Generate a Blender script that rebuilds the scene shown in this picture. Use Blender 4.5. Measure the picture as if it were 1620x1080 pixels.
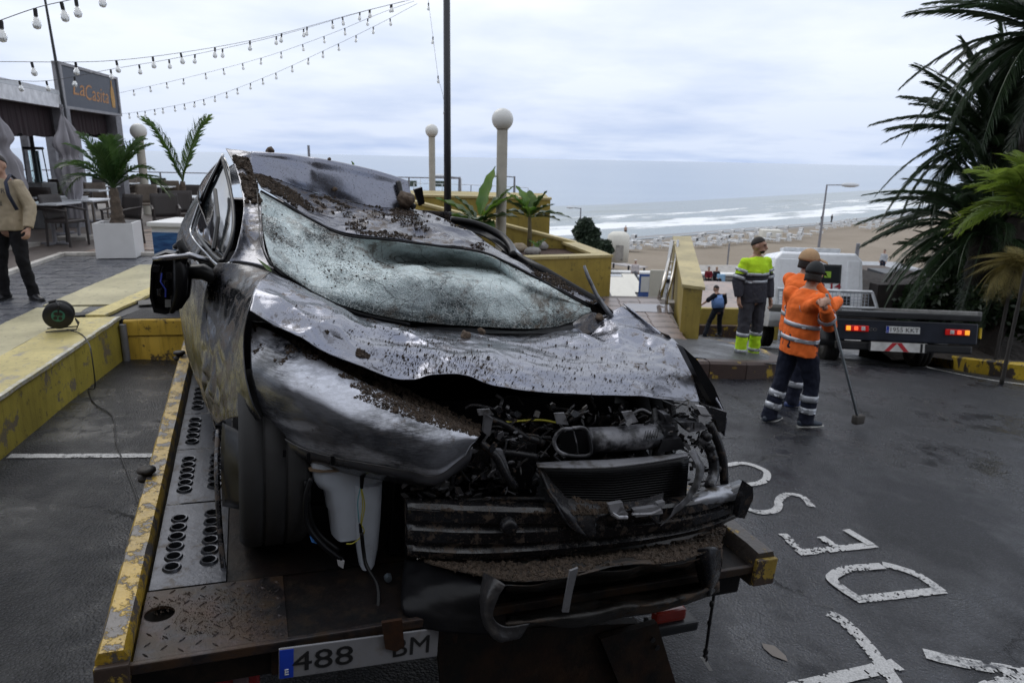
import bpy, bmesh, math, random
import numpy as np
from mathutils import Vector, Matrix, noise
random.seed(7)
for o in list(bpy.data.objects): bpy.data.objects.remove(o)
SC = bpy.context.scene
C = SC.collection
PI = math.pi
R = math.radians
# ---------------------------------------------------------------- camera
F, CH, PITCH, ROLL = 1090.0, 2.65, R(14.9), R(1.15)
fwd = Vector((0, math.cos(PITCH), -math.sin(PITCH)))
r0 = Vector((1, 0, 0)); u0 = r0.cross(fwd)
RGT = r0*math.cos(ROLL)+u0*math.sin(ROLL)
UPV = -r0*math.sin(ROLL)+u0*math.cos(ROLL)
CP = Vector((0, 0, CH))
cd = bpy.data.cameras.new('camera'); cam = bpy.data.objects.new('camera', cd); C.objects.link(cam)
m = Matrix((RGT, UPV, -fwd)).transposed().to_4x4(); m.translation = CP
cam.matrix_world = m
cd.sensor_width = 36; cd.lens = F/1620*36; cd.clip_start = .05; cd.clip_end = 60000
cd.dof.use_dof = True; cd.dof.focus_distance = 2.9; cd.dof.aperture_fstop = 5.0
SC.camera = cam
SC.render.engine = 'CYCLES'
# ---------------------------------------------------------------- world
SUN_AZ, SUN_EL = R(-32), R(46)     # azimuth from +Y towards +X
W = bpy.data.worlds.new('World'); SC.world = W; W.use_nodes = True
nt = W.node_tree; nt.nodes.clear()
def wn(t, **k):
    n = nt.nodes.new(t)
    for a, b in k.items(): setattr(n, a, b)
    return n
out = wn('ShaderNodeOutputWorld'); bg = wn('ShaderNodeBackground'); bg2 = wn('ShaderNodeBackground'); mixs = wn('ShaderNodeMixShader')
sky = wn('ShaderNodeTexSky', sky_type='NISHITA', sun_disc=False)
sky.sun_elevation = SUN_EL; sky.sun_rotation = SUN_AZ; sky.air_density = 1.2; sky.dust_density = 2
nt.links.new(sky.outputs[0], bg.inputs[0]); bg.inputs[1].default_value = .06
tc = wn('ShaderNodeTexCoord'); sp = wn('ShaderNodeSeparateXYZ'); nt.links.new(tc.outputs['Generated'], sp.inputs[0])
# overcast: flat cloud sheets, seen as bands that get thinner toward the horizon
den = wn('ShaderNodeMath', operation='ADD'); nt.links.new(sp.outputs[2], den.inputs[0]); den.inputs[1].default_value = .12
dx = wn('ShaderNodeMath', operation='DIVIDE'); dy = wn('ShaderNodeMath', operation='DIVIDE')
nt.links.new(sp.outputs[0], dx.inputs[0]); nt.links.new(den.outputs[0], dx.inputs[1])
nt.links.new(sp.outputs[1], dy.inputs[0]); nt.links.new(den.outputs[0], dy.inputs[1])
cb = wn('ShaderNodeCombineXYZ'); nt.links.new(dx.outputs[0], cb.inputs[0]); nt.links.new(dy.outputs[0], cb.inputs[1])
no = wn('ShaderNodeTexNoise'); no.inputs['Scale'].default_value = .62; no.inputs['Detail'].default_value = 7; no.inputs['Roughness'].default_value = .52
nt.links.new(cb.outputs[0], no.inputs['Vector'])
rp = wn('ShaderNodeValToRGB'); e = rp.color_ramp.elements
e[0].position = .34; e[0].color = (.54, .66, .93, 1); e[1].position = .56; e[1].color = (1.02, 1.08, 1.18, 1)
nt.links.new(no.outputs[0], rp.inputs[0])
# thin grey-blue band low over the horizon, thicker and whiter cloud higher
hz = wn('ShaderNodeValToRGB'); h = hz.color_ramp.elements
h[0].position = 0; h[0].color = (.52, .66, .95, 1); h[1].position = .28; h[1].color = (1.32, 1.34, 1.37, 1)
k = hz.color_ramp.elements.new(.05); k.color = (.62, .74, 1.0, 1)
k = hz.color_ramp.elements.new(.13); k.color = (.92, 1.0, 1.14, 1)
nt.links.new(sp.outputs[2], hz.inputs[0])
mx = wn('ShaderNodeMix', data_type='RGBA', blend_type='MIX')
fac = wn('ShaderNodeMapRange'); nt.links.new(sp.outputs[2], fac.inputs[0])
fac.inputs[1].default_value = 0; fac.inputs[2].default_value = .35; fac.inputs[3].default_value = .55; fac.inputs[4].default_value = .4
nt.links.new(fac.outputs[0], mx.inputs[0]); nt.links.new(rp.outputs[0], mx.inputs[6]); nt.links.new(hz.outputs[0], mx.inputs[7])
nt.links.new(mx.outputs[2], bg2.inputs[0]); bg2.inputs[1].default_value = 1.0
mixs.inputs[0].default_value = .93
nt.links.new(bg.outputs[0], mixs.inputs[1]); nt.links.new(bg2.outputs[0], mixs.inputs[2]); nt.links.new(mixs.outputs[0], out.inputs[0])
# ---------------------------------------------------------------- sun
sd = bpy.data.lights.new('sun', 'SUN'); sd.energy = .75; sd.angle = R(32); sd.color = (1, .96, .9)
so = bpy.data.objects.new('sun', sd); C.objects.link(so)
sdir = Vector((math.sin(SUN_AZ)*math.cos(SUN_EL), math.cos(SUN_AZ)*math.cos(SUN_EL), math.sin(SUN_EL)))
so.rotation_euler = sdir.to_track_quat('Z', 'Y').to_euler(); so.location = (0, 0, 30)
vs = SC.view_settings; vs.view_transform = 'Standard'; vs.look = 'None'; vs.gamma = 1; vs.use_curve_mapping = False; vs.exposure = 0

# ================================================================ helpers
def ray(px, py): return fwd + RGT*((px-810)/F) + UPV*((540-py)/F)
def onz(px, py, z): d = ray(px, py); return CP + d*((z-CH)/d.z)
def ony(px, py, y): d = ray(px, py); return CP + d*(y/d.y)
def G(x, y):
    z = .5-.069*(x+4)-.025*(min(y, 12)-6)
    if x < -4: z = .5-.025*(y-6)
    t = y-9.9
    z -= .21*(math.log1p(math.exp(min(t*2, 40)))/2)
    return max(z, -5.0)
def ong(px, py):
    z = 0
    for _ in range(30):
        p = onz(px, py, z); z = z*.5+.5*G(p.x, p.y)
    p = onz(px, py, z); return p
def setp(o, label=None, cat=None, group=None, kind=None):
    if label: o['label'] = label
    if cat: o['category'] = cat
    if group: o['group'] = group
    if kind: o['kind'] = kind
    return o
def empty(name, label, cat, loc=(0, 0, 0), rz=0, group=None, mat=None):
    o = bpy.data.objects.new(name, None); C.objects.link(o); o.empty_display_size = .1
    if mat is not None: o.matrix_world = mat
    else: o.location = loc; o.rotation_euler = (0, 0, rz)
    return setp(o, label, cat, group)
KIDS = {}
def mesh_obj(name, me, mat=None, parent=None, smooth=True):
    if mat is not None and not me.materials:
        me.materials.append(mat)
    if smooth is not None:
        me.polygons.foreach_set('use_smooth', [bool(smooth)]*len(me.polygons))
    o = bpy.data.objects.new(name, me); C.objects.link(o)
    if parent: o.parent = parent; KIDS.setdefault(parent.name, []).append(o)
    return o
def instance(name, me, parent=None, loc=(0, 0, 0), rot=(0, 0, 0), scale=(1, 1, 1)):
    o = bpy.data.objects.new(name, me); C.objects.link(o)
    if parent: o.parent = parent; KIDS.setdefault(parent.name, []).append(o)
    o.location = loc; o.rotation_euler = rot; o.scale = scale
    return o
def copy_tree(o, parent=None, loc=None, rz=None, label=None, sc=None):
    c = o.copy(); C.objects.link(c)
    if parent: c.parent = parent; KIDS.setdefault(parent.name, []).append(c)
    if loc is not None: c.location = loc
    if rz is not None: c.rotation_euler = (0, 0, rz)
    if sc is not None: c.scale = (sc, sc, sc)
    if label: c['label'] = label
    for ch in list(KIDS.get(o.name, [])): copy_tree(ch, c)
    return c
class MB:
    def __init__(s): s.v = []; s.f = []
    def add(s, vs, fs):
        b = len(s.v); s.v += [tuple(v) for v in vs]; s.f += [tuple(i+b for i in f) for f in fs]; return s
    def box(s, c, d, rz=0, M=None):
        hx, hy, hz = d[0]/2, d[1]/2, d[2]/2
        vs = [Vector((x*hx, y*hy, z*hz)) for z in (-1, 1) for y in (-1, 1) for x in (-1, 1)]
        T = Matrix.Translation(c) @ (M.to_4x4() if M is not None else Matrix.Rotation(rz, 4, 'Z'))
        return s.add([T @ v for v in vs], [(0, 2, 3, 1), (4, 5, 7, 6), (0, 1, 5, 4), (1, 3, 7, 5), (3, 2, 6, 7), (2, 0, 4, 6)])
    def bbox(s, c, d, b=.01, rz=0, M=None):
        # box with chamfered edges
        hx, hy, hz = d[0]/2, d[1]/2, d[2]/2; b = min(b, hx*.9, hy*.9, hz*.9)
        bm = bmesh.new(); bmesh.ops.create_cube(bm, size=1)
        for v in bm.verts: v.co = Vector((v.co.x*d[0], v.co.y*d[1], v.co.z*d[2]))
        bmesh.ops.bevel(bm, geom=bm.edges[:], offset=b, segments=2, affect='EDGES', profile=.6)
        T = Matrix.Translation(c) @ (M.to_4x4() if M is not None else Matrix.Rotation(rz, 4, 'Z'))
        bm.verts.index_update()
        s.add([T @ v.co for v in bm.verts], [[v.index for v in f.verts] for f in bm.faces]); bm.free(); return s
    def tube(s, pts, rad, n=8, cap=True, flat=1.0, up=None, rnd=False):
        pts = [Vector(p) for p in pts]
        if not hasattr(rad, '__len__'): rad = [rad]*len(pts)
        rad = list(rad)
        if rnd:
            for e, nb in ((0, 1), (-1, -2)):
                d = (pts[e]-pts[nb]); L = d.length or 1; d = d/L; r = rad[e]
                rr = min(r) if hasattr(r, '__len__') else r
                sc_ = lambda r, k: (tuple(q*k for q in r) if hasattr(r, '__len__') else r*k)
                new = [(pts[e]+d*rr*.5, sc_(r, .84)), (pts[e]+d*rr*.85, sc_(r, .5)), (pts[e]+d*rr*.99, sc_(r, .12))]
                if e == 0:
                    for q, w in new: pts.insert(0, q); rad.insert(0, w)
                else:
                    for q, w in new: pts.append(q); rad.append(w)
        vs = []; fs = []; X = None
        for i, p in enumerate(pts):
            t = (pts[min(i+1, len(pts)-1)]-pts[max(i-1, 0)])
            t = t.normalized() if t.length > 1e-9 else Vector((0, 0, 1))
            if X is None:
                a = Vector(up) if up else (Vector((0, 0, 1)) if abs(t.z) < .9 else Vector((1, 0, 0)))
                X = a.cross(t).normalized()
            else: X = (X-t*X.dot(t)).normalized()
            Y = t.cross(X)
            r = rad[i]; rx, ry = r if hasattr(r, '__len__') else (r, r*flat)
            for k in range(n):
                a = 2*PI*k/n; vs.append(p+X*math.cos(a)*rx+Y*math.sin(a)*ry)
        for i in range(len(pts)-1):
            for k in range(n):
                a = i*n+k; b = i*n+(k+1) % n; fs.append((a, b, b+n, a+n))
        if cap: fs.append(tuple(range(n-1, -1, -1))); fs.append(tuple(range((len(pts)-1)*n, len(pts)*n)))
        return s.add(vs, fs)
    def lathe(s, prof, n=24, T=None, cap=True):
        T = T or Matrix.Identity(4); vs = []; fs = []
        for r, z in prof:
            for k in range(n): a = 2*PI*k/n; vs.append(T @ Vector((r*math.cos(a), r*math.sin(a), z)))
        for i in range(len(prof)-1):
            for k in range(n):
                a = i*n+k; b = i*n+(k+1) % n; fs.append((a, b, b+n, a+n))
        if cap: fs.append(tuple(range(n-1, -1, -1))); fs.append(tuple(range((len(prof)-1)*n, len(prof)*n)))
        return s.add(vs, fs)
    def prism(s, poly, z0, z1):
        n = len(poly)
        f0 = z0 if hasattr(z0, '__len__') else [z0]*n; f1 = z1 if hasattr(z1, '__len__') else [z1]*n
        vs = [(p[0], p[1], f0[i]) for i, p in enumerate(poly)]+[(p[0], p[1], f1[i]) for i, p in enumerate(poly)]
        return s.add(vs, [tuple(range(n-1, -1, -1)), tuple(range(n, 2*n))]+[(i, (i+1) % n, (i+1) % n+n, i+n) for i in range(n)])
    def sphere(s, c, r, nu=12, nv=8, sc=(1, 1, 1)):
        vs = [Vector(c)+Vector((0, 0, -r*sc[2]))]; fs = []
        for j in range(1, nv):
            a = -PI/2+PI*j/nv
            for i in range(nu):
                b = 2*PI*i/nu; vs.append(Vector(c)+Vector((r*sc[0]*math.cos(a)*math.cos(b), r*sc[1]*math.cos(a)*math.sin(b), r*sc[2]*math.sin(a))))
        vs.append(Vector(c)+Vector((0, 0, r*sc[2]))); T = len(vs)-1
        for i in range(nu):
            fs.append((0, 1+(i+1) % nu, 1+i)); b = 1+(nv-2)*nu; fs.append((T, b+i, b+(i+1) % nu))
            for j in range(nv-2):
                a = 1+j*nu; fs.append((a+i, a+(i+1) % nu, a+nu+(i+1) % nu, a+nu+i))
        return s.add(vs, fs)
    def quad(s, *p): return s.add(p, [tuple(range(len(p)))])
    def mesh(s, name='m'):
        me = bpy.data.meshes.new(name); me.from_pydata([tuple(v) for v in s.v], [], s.f); me.update(); return me
    def build(s, name, mat, parent=None, smooth=False, label=None, cat=None, group=None, kind=None):
        return setp(mesh_obj(name, s.mesh(name), mat, parent, smooth), label, cat, group, kind)
def auto(o, ang=35):
    me = o.data
    try: me.set_sharp_from_angle(angle=R(ang))
    except Exception: pass
    return o
def solid(o, t=.003, off=-1):
    md = o.modifiers.new('thick', 'SOLIDIFY'); md.thickness = t; md.offset = off; return o
def catmull(P, k):
    P = np.asarray(P, float); n = len(P); outp = []
    for i in range(n-1):
        a = P[max(i-1, 0)] if i > 0 else 2*P[0]-P[1]
        b, c = P[i], P[i+1]; d = P[i+2] if i+2 < n else 2*P[n-1]-P[n-2]
        for j in range(k):
            t = j/k; outp.append(.5*((2*b)+(-a+c)*t+(2*a-5*b+4*c-d)*t*t+(-a+3*b-3*c+d)*t**3))
    outp.append(P[-1]); return np.array(outp)
def sheet_pts(rows, kr, kc):
    A = np.array([[list(p) for p in r] for r in rows], float)
    A = catmull(A, kr); A = np.swapaxes(catmull(np.swapaxes(A, 0, 1), kc), 0, 1)
    return A
def crumple(A, amp, scale, seed=0, ridged=.6, edge=.12, octaves=3, lin=False):
    """push a sheet in and out along its normal like dented metal"""
    nr, nc = A.shape[:2]
    du = np.gradient(A, axis=0); dv = np.gradient(A, axis=1)
    N = np.cross(du, dv); N /= (np.linalg.norm(N, axis=2, keepdims=True)+1e-9)
    O = A.copy()
    for i in range(nr):
        for j in range(nc):
            p = Vector(A[i, j])*scale+Vector((seed*3.1, seed*1.7, 0))
            h = 0; a = 1
            for k in range(octaves):
                v = noise.noise(p); w = (1-2*abs(v)*1.9)
                h += a*(ridged*w*.6+(1-ridged)*v*1.6); a *= .45; p = p*2.13+Vector((5.2, 1.3, 7))
            ei = min(i, nr-1-i)/(nr*edge+1e-6); ej = min(j, nc-1-j)/(nc*edge+1e-6)
            f = min(1, .25+.75*ei)*min(1, .25+.75*ej)
            O[i, j] = A[i, j]+N[i, j]*h*amp*f
    return O
def crease(A, amp, scale, seed=0, edge=.08):
    """sharp folds where flat facets of buckled sheet metal meet"""
    nr, nc = A.shape[:2]
    N = np.cross(np.gradient(A, axis=0), np.gradient(A, axis=1)); N /= (np.linalg.norm(N, axis=2, keepdims=True)+1e-9); O = A.copy()
    for i in range(nr):
        for j in range(nc):
            p0 = Vector(A[i, j]); p = p0*scale+Vector((seed*3.7, seed, 0))+noise.noise_vector(p0*3)*.35
            d_, _ = noise.voronoi(p); w = min(1, (d_[1]-d_[0])*1.6); m_ = max(0, .35+1.3*noise.noise(p0*2.2+Vector((seed, 9, 0))))
            f = min(1, .2+.8*min(i, nr-1-i)/(nr*edge+1e-6))*min(1, .2+.8*min(j, nc-1-j)/(nc*edge+1e-6))
            O[i, j] = A[i, j]+N[i, j]*(w-.4)*amp*m_*f
    return O
def grid_mesh(A, name='sheet', hole=None):
    nr, nc = A.shape[:2]
    vs = A.reshape(-1, 3).tolist()
    fs = [(i*nc+j, i*nc+j+1, (i+1)*nc+j+1, (i+1)*nc+j) for i in range(nr-1) for j in range(nc-1) if not (hole and hole(i/(nr-1), j/(nc-1)))]
    me = bpy.data.meshes.new(name); me.from_pydata(vs, [], fs); me.update()
    uv = me.uv_layers.new(name='UVMap')
    lv = np.zeros(len(me.loops), int); me.loops.foreach_get('vertex_index', lv)
    U = np.stack([(lv % nc)/(nc-1), (lv//nc)/(nr-1)], 1).astype(np.float32)
    uv.data.foreach_set('uv', U.ravel())
    return me
def text_mesh(txt, size, depth=.001, font=None, spacing=1.0, shear=0, offset=0):
    cu = bpy.data.curves.new('t', 'FONT'); cu.body = txt; cu.size = size; cu.extrude = depth; cu.align_x = 'CENTER'; cu.align_y = 'CENTER'
    cu.space_character = spacing; cu.shear = shear; cu.offset = offset; cu.resolution_u = 3
    o = bpy.data.objects.new('t', cu); C.objects.link(o)
    dg = bpy.context.evaluated_depsgraph_get(); me = bpy.data.meshes.new_from_object(o.evaluated_get(dg))
    bpy.data.objects.remove(o); return me
def frameM(o, x, y, z): 
    m = Matrix((x, y, z)).transposed().to_4x4(); m.translation = o; return m
def put_text(txt, size, M4, mat, parent, name='lettering', spacing=1., shear=0, offset=0, width=None):
    me = text_mesh(txt, size, .001, spacing=spacing, shear=shear, offset=offset)
    if width:
        xs = [v.co.x for v in me.vertices]; k = width/(max(xs)-min(xs)); cx = (max(xs)+min(xs))/2
        for v in me.vertices: v.co.x = (v.co.x-cx)*k
    me.materials.clear(); me.materials.append(mat)
    me.transform(M4)
    o = bpy.data.objects.new(name, me); C.objects.link(o); o.parent = parent; return o

# ================================================================ materials
MATS = {}
def nodes(m):
    m.use_nodes = True; t = m.node_tree; return t, t.nodes['Principled BSDF']
def noise_node(t, scale, detail=4, rough=.55, coord='Object', stretch=None, vec=None):
    n = t.nodes.new('ShaderNodeTexNoise'); n.inputs['Scale'].default_value = scale; n.inputs['Detail'].default_value = detail; n.inputs['Roughness'].default_value = rough
    if vec is None:
        c = t.nodes.new('ShaderNodeTexCoord'); vec = c.outputs[coord]
    if stretch:
        mp = t.nodes.new('ShaderNodeMapping'); mp.inputs['Scale'].default_value = stretch; t.links.new(vec, mp.inputs[0]); vec = mp.outputs[0]
    t.links.new(vec, n.inputs['Vector']); return n
def ramp(t, src, p0, p1, c0=(0, 0, 0, 1), c1=(1, 1, 1, 1)):
    r = t.nodes.new('ShaderNodeValToRGB'); r.color_ramp.elements[0].position = p0; r.color_ramp.elements[1].position = p1
    r.color_ramp.elements[0].color = c0; r.color_ramp.elements[1].color = c1; t.links.new(src, r.inputs[0]); return r.outputs[0]
def mixc(t, f, a, b, mode='MIX'):
    m = t.nodes.new('ShaderNodeMix'); m.data_type = 'RGBA'; m.blend_type = mode
    if hasattr(f, 'is_output') or isinstance(f, bpy.types.NodeSocket): t.links.new(f, m.inputs[0])
    else: m.inputs[0].default_value = f
    for s, i in ((a, 6), (b, 7)):
        if isinstance(s, bpy.types.NodeSocket): t.links.new(s, m.inputs[i])
        else: m.inputs[i].default_value = (*s, 1) if len(s) == 3 else s
    return m.outputs[2]
def mathn(t, op, a, b=None, clamp=False):
    m = t.nodes.new('ShaderNodeMath'); m.operation = op; m.use_clamp = clamp
    for i, s in enumerate((a, b)):
        if s is None: continue
        if isinstance(s, bpy.types.NodeSocket): t.links.new(s, m.inputs[i])
        else: m.inputs[i].default_value = s
    return m.outputs[0]
def bump(t, b, h, strength=.3, dist=.01, prev=None):
    n = t.nodes.new('ShaderNodeBump'); n.inputs['Strength'].default_value = strength; n.inputs['Distance'].default_value = dist
    t.links.new(h, n.inputs['Height'])
    if prev is not None: t.links.new(prev, n.inputs['Normal'])
    t.links.new(n.outputs[0], b.inputs['Normal']); return n.outputs[0]
def M(name, col, rough=.6, metal=0, var=.25, nscale=6, bmp=.15, bscale=60, spec=.5, trans=0, emit=None, estr=0, rvar=.1, dark=None, dpos=(.45, .62), dscale=3, coat=0, bdist=.004):
    if name in MATS: return MATS[name]
    m = bpy.data.materials.new(name); t, b = nodes(m)
    b.inputs['Metallic'].default_value = metal; b.inputs['Specular IOR Level'].default_value = spec
    n = noise_node(t, nscale); lo = tuple(c*(1-var) for c in col); hi = tuple(min(1, c*(1+var)) for c in col)
    c = mixc(t, ramp(t, n.outputs[0], .3, .7), lo, hi)
    if dark is not None:
        n2 = noise_node(t, dscale, 8, .65); c = mixc(t, ramp(t, n2.outputs[0], *dpos), c, dark)
    t.links.new(c, b.inputs['Base Color'])
    rr = t.nodes.new('ShaderNodeMapRange'); rr.inputs[3].default_value = max(.02, rough-rvar); rr.inputs[4].default_value = min(1, rough+rvar)
    t.links.new(n.outputs[0], rr.inputs[0]); t.links.new(rr.outputs[0], b.inputs['Roughness'])
    if bmp: bump(t, b, noise_node(t, bscale, 3).outputs[0], bmp, bdist)
    if trans: b.inputs['Transmission Weight'].default_value = trans
    if coat: b.inputs['Coat Weight'].default_value = coat; b.inputs['Coat Roughness'].default_value = .08
    if emit: b.inputs['Emission Color'].default_value = (*emit, 1); b.inputs['Emission Strength'].default_value = estr
    MATS[name] = m; return m
def paint_worn(name, col, under=(.07, .05, .04), cover=.55, scale=5, rough=.55, under2=None, sharp=.03, stretch=None, streak=.35, bscale=60, bs=.4):
    """old paint flaked and stained down to what is under it"""
    if name in MATS: return MATS[name]
    m = bpy.data.materials.new(name); t, b = nodes(m)
    n = noise_node(t, scale, 10, .72, stretch=stretch); n2 = noise_node(t, scale*.35, 6, .6); n3 = noise_node(t, scale*4, 5, .7)
    a = ramp(t, n.outputs[0], cover, cover+sharp)
    base = mixc(t, ramp(t, n2.outputs[0], .35, .65), tuple(c*.62 for c in col), col)
    st = noise_node(t, 3, 6, .7, stretch=(6, 6, .5))
    base = mixc(t, mathn(t, 'MULTIPLY', ramp(t, st.outputs[0], .5, .75), streak), base, tuple(c*.3 for c in col))
    base = mixc(t, mathn(t, 'MULTIPLY', ramp(t, n3.outputs[0], .58, .66), .7), base, tuple(c*.35+.01 for c in under))
    c = mixc(t, a, base, mixc(t, n3.outputs[0], under, under2 or tuple(x*2.2 for x in under)))
    t.links.new(c, b.inputs['Base Color']); b.inputs['Roughness'].default_value = rough
    h = mathn(t, 'SUBTRACT', noise_node(t, bscale, 4).outputs[0], mathn(t, 'MULTIPLY', a, .6))
    bump(t, b, h, bs, .006); MATS[name] = m; return m
# ================================================================ setting
def asphalt(name='asphalt', base=(.016, .018, .025), wet=(.08, .5), bsc=62, crack=True):
    m = bpy.data.materials.new(name); t, b = nodes(m)
    big = noise_node(t, .9, 7, .62); mid = noise_node(t, 7, 6, .7); fine = noise_node(t, bsc, 5, .75)
    c = mixc(t, ramp(t, big.outputs[0], .35, .68), tuple(x*.7 for x in base), tuple(x*1.35 for x in base))
    c = mixc(t, mathn(t, 'MULTIPLY', ramp(t, mid.outputs[0], .55, .78), .3), c, (.07, .065, .06))
    pl_ = noise_node(t, 1.7, 8, .68); c = mixc(t, mathn(t, 'MULTIPLY', ramp(t, pl_.outputs[0], .55, .68), .6), c, (.075, .078, .09))
    c = mixc(t, ramp(t, fine.outputs[0], .38, .62), tuple(x*.3 for x in base), c)
    vo = t.nodes.new('ShaderNodeTexVoronoi'); vo.inputs['Scale'].default_value = bsc*1.1
    tc = t.nodes.new('ShaderNodeTexCoord'); t.links.new(tc.outputs['Object'], vo.inputs['Vector'])
    c = mixc(t, mathn(t, 'MULTIPLY', ramp(t, vo.outputs['Distance'], .0, .28, (1, 1, 1, 1), (0, 0, 0, 1)), .7), c, (.21, .21, .235))
    hh = mathn(t, 'ADD', fine.outputs[0], mathn(t, 'MULTIPLY', vo.outputs['Distance'], -.9))
    if crack:
        ve = t.nodes.new('ShaderNodeTexVoronoi'); ve.feature = 'DISTANCE_TO_EDGE'; ve.inputs['Scale'].default_value = .42
        ad = t.nodes.new('ShaderNodeVectorMath'); ad.operation = 'MULTIPLY_ADD'
        nn = noise_node(t, 3, 6, .7); t.links.new(nn.outputs['Color'], ad.inputs[0]); ad.inputs[1].default_value = (.55, .55, 0); t.links.new(tc.outputs['Object'], ad.inputs[2])
        t.links.new(ad.outputs[0], ve.inputs['Vector'])
        ck = ramp(t, ve.outputs['Distance'], .002, .006, (1, 1, 1, 1), (0, 0, 0, 1))
        ck = mathn(t, 'MULTIPLY', ck, ramp(t, noise_node(t, .6, 3).outputs[0], .5, .56))
        c = mixc(t, ck, c, (.008, .008, .009)); hh = mathn(t, 'SUBTRACT', hh, mathn(t, 'MULTIPLY', ck, 3.))
    t.links.new(c, b.inputs['Base Color'])
    w = noise_node(t, .75, 6, .6); w2 = noise_node(t, 3.2, 6, .65)
    ww = mathn(t, 'MULTIPLY', ramp(t, w.outputs[0], .40, .60), ramp(t, w2.outputs[0], .3, .58))
    rr = t.nodes.new('ShaderNodeMapRange'); t.links.new(ww, rr.inputs[0]); rr.inputs[3].default_value = wet[1]; rr.inputs[4].default_value = wet[0]
    t.links.new(rr.outputs[0], b.inputs['Roughness'])
    t.links.new(mathn(t, 'ADD', mathn(t, 'MULTIPLY', ww, .4), .4), b.inputs['Specular IOR Level'])
    bump(t, b, hh, .9, .014); bn_ = [n_ for n_ in t.nodes if n_.type == 'BUMP'][0]; t.links.new(mathn(t, 'SUBTRACT', .9, mathn(t, 'MULTIPLY', ww, .62)), bn_.inputs['Strength']); return m
ASPH = asphalt()
def road_mesh():
    xs = list(np.arange(-60, -8, 4))+list(np.arange(-8, 12, .4))+list(np.arange(12, 30, 1.5))+list(np.arange(30, 90, 6)); ys = list(np.arange(-40, -2, 4))+list(np.arange(-2, 22, .4))+list(np.arange(22, 46.5, 2))
    vs = [(x, y, G(x, y)) for y in ys for x in xs]; n = len(xs)
    fs = [(j*n+i, j*n+i+1, (j+1)*n+i+1, (j+1)*n+i) for j in range(len(ys)-1) for i in range(n-1)]
    me = bpy.data.meshes.new('road'); me.from_pydata(vs, [], fs); return me
setp(mesh_obj('road', road_mesh(), ASPH), kind='structure')

# ---- beach and sea
SH = [(-400, -170), (-160, 0), (-60, 58), (-20, 87), (16, 113), (42, 134), (68, 154), (86, 171), (105, 189), (160, 245), (260, 350), (600, 760), (1500, 2000)]
def shore_n(i):
    a = SH[max(i-1, 0)]; b = SH[min(i+1, len(SH)-1)]; d = Vector((b[0]-a[0], b[1]-a[1], 0)).normalized(); return Vector((-d.y, d.x, 0))
SHD = []
for i in range(len(SH)-1):
    L = math.dist(SH[i], SH[i+1]); k = max(1, min(40, int(L/1.5)))
    for j in range(k):
        f = j/k; n = shore_n(i).lerp(shore_n(i+1), f).normalized()
        SHD.append((Vector((SH[i][0]*(1-f)+SH[i+1][0]*f, SH[i][1]*(1-f)+SH[i+1][1]*f, 0)), n))
def beach_mesh():
    vs = []; D = [-140, -90, -60, -40, -28, -20, -12, -8, -4, 0, 6, 14]
    Z = [-8.3, -8.5, -8.75, -8.95, -9.1, -9.25, -9.5, -9.62, -9.76, -9.9, -10.15, -10.6]
    for p, n in SHD:
        for d, z in zip(D, Z):
            q = p+n*d; vs.append((q.x, q.y, z+.12*noise.noise(Vector((q.x*.06, q.y*.06, 0)))*(1 if d < -10 else .2)))
    k = len(D); fs = [(i*k+j, i*k+j+1, (i+1)*k+j+1, (i+1)*k+j) for i in range(len(SHD)-1) for j in range(k-1)]
    me = bpy.data.meshes.new('beach'); me.from_pydata(vs, [], fs)
    uv = me.uv_layers.new(name='UVMap')
    for l in me.loops: uv.data[l.index].uv = (0, D[l.vertex_index % k]/100+2)
    return me
m = bpy.data.materials.new('sand'); t, b = nodes(m)
n1 = noise_node(t, .12, 6, .6); n2 = noise_node(t, 2.5, 6, .7)
c = mixc(t, ramp(t, n1.outputs[0], .3, .7), (.215, .175, .13), (.27, .225, .175)); c = mixc(t, mathn(t, 'MULTIPLY', ramp(t, n2.outputs[0], .45, .7), .4), c, (.14, .115, .085))
uvn = t.nodes.new('ShaderNodeUVMap'); s2 = t.nodes.new('ShaderNodeSeparateXYZ'); t.links.new(uvn.outputs[0], s2.inputs[0])
wet = ramp(t, mathn(t, 'SUBTRACT', s2.outputs[1], 1.0), .905, .975)
c = mixc(t, wet, c, (.10, .085, .07)); t.links.new(c, b.inputs['Base Color'])
rr = t.nodes.new('ShaderNodeMapRange'); t.links.new(wet, rr.inputs[0]); rr.inputs[3].default_value = .95; rr.inputs[4].default_value = .3; t.links.new(rr.outputs[0], b.inputs['Roughness'])
bump(t, b, n2.outputs[0], .5, .05)
setp(mesh_obj('beach', beach_mesh(), m), kind='structure')
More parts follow.
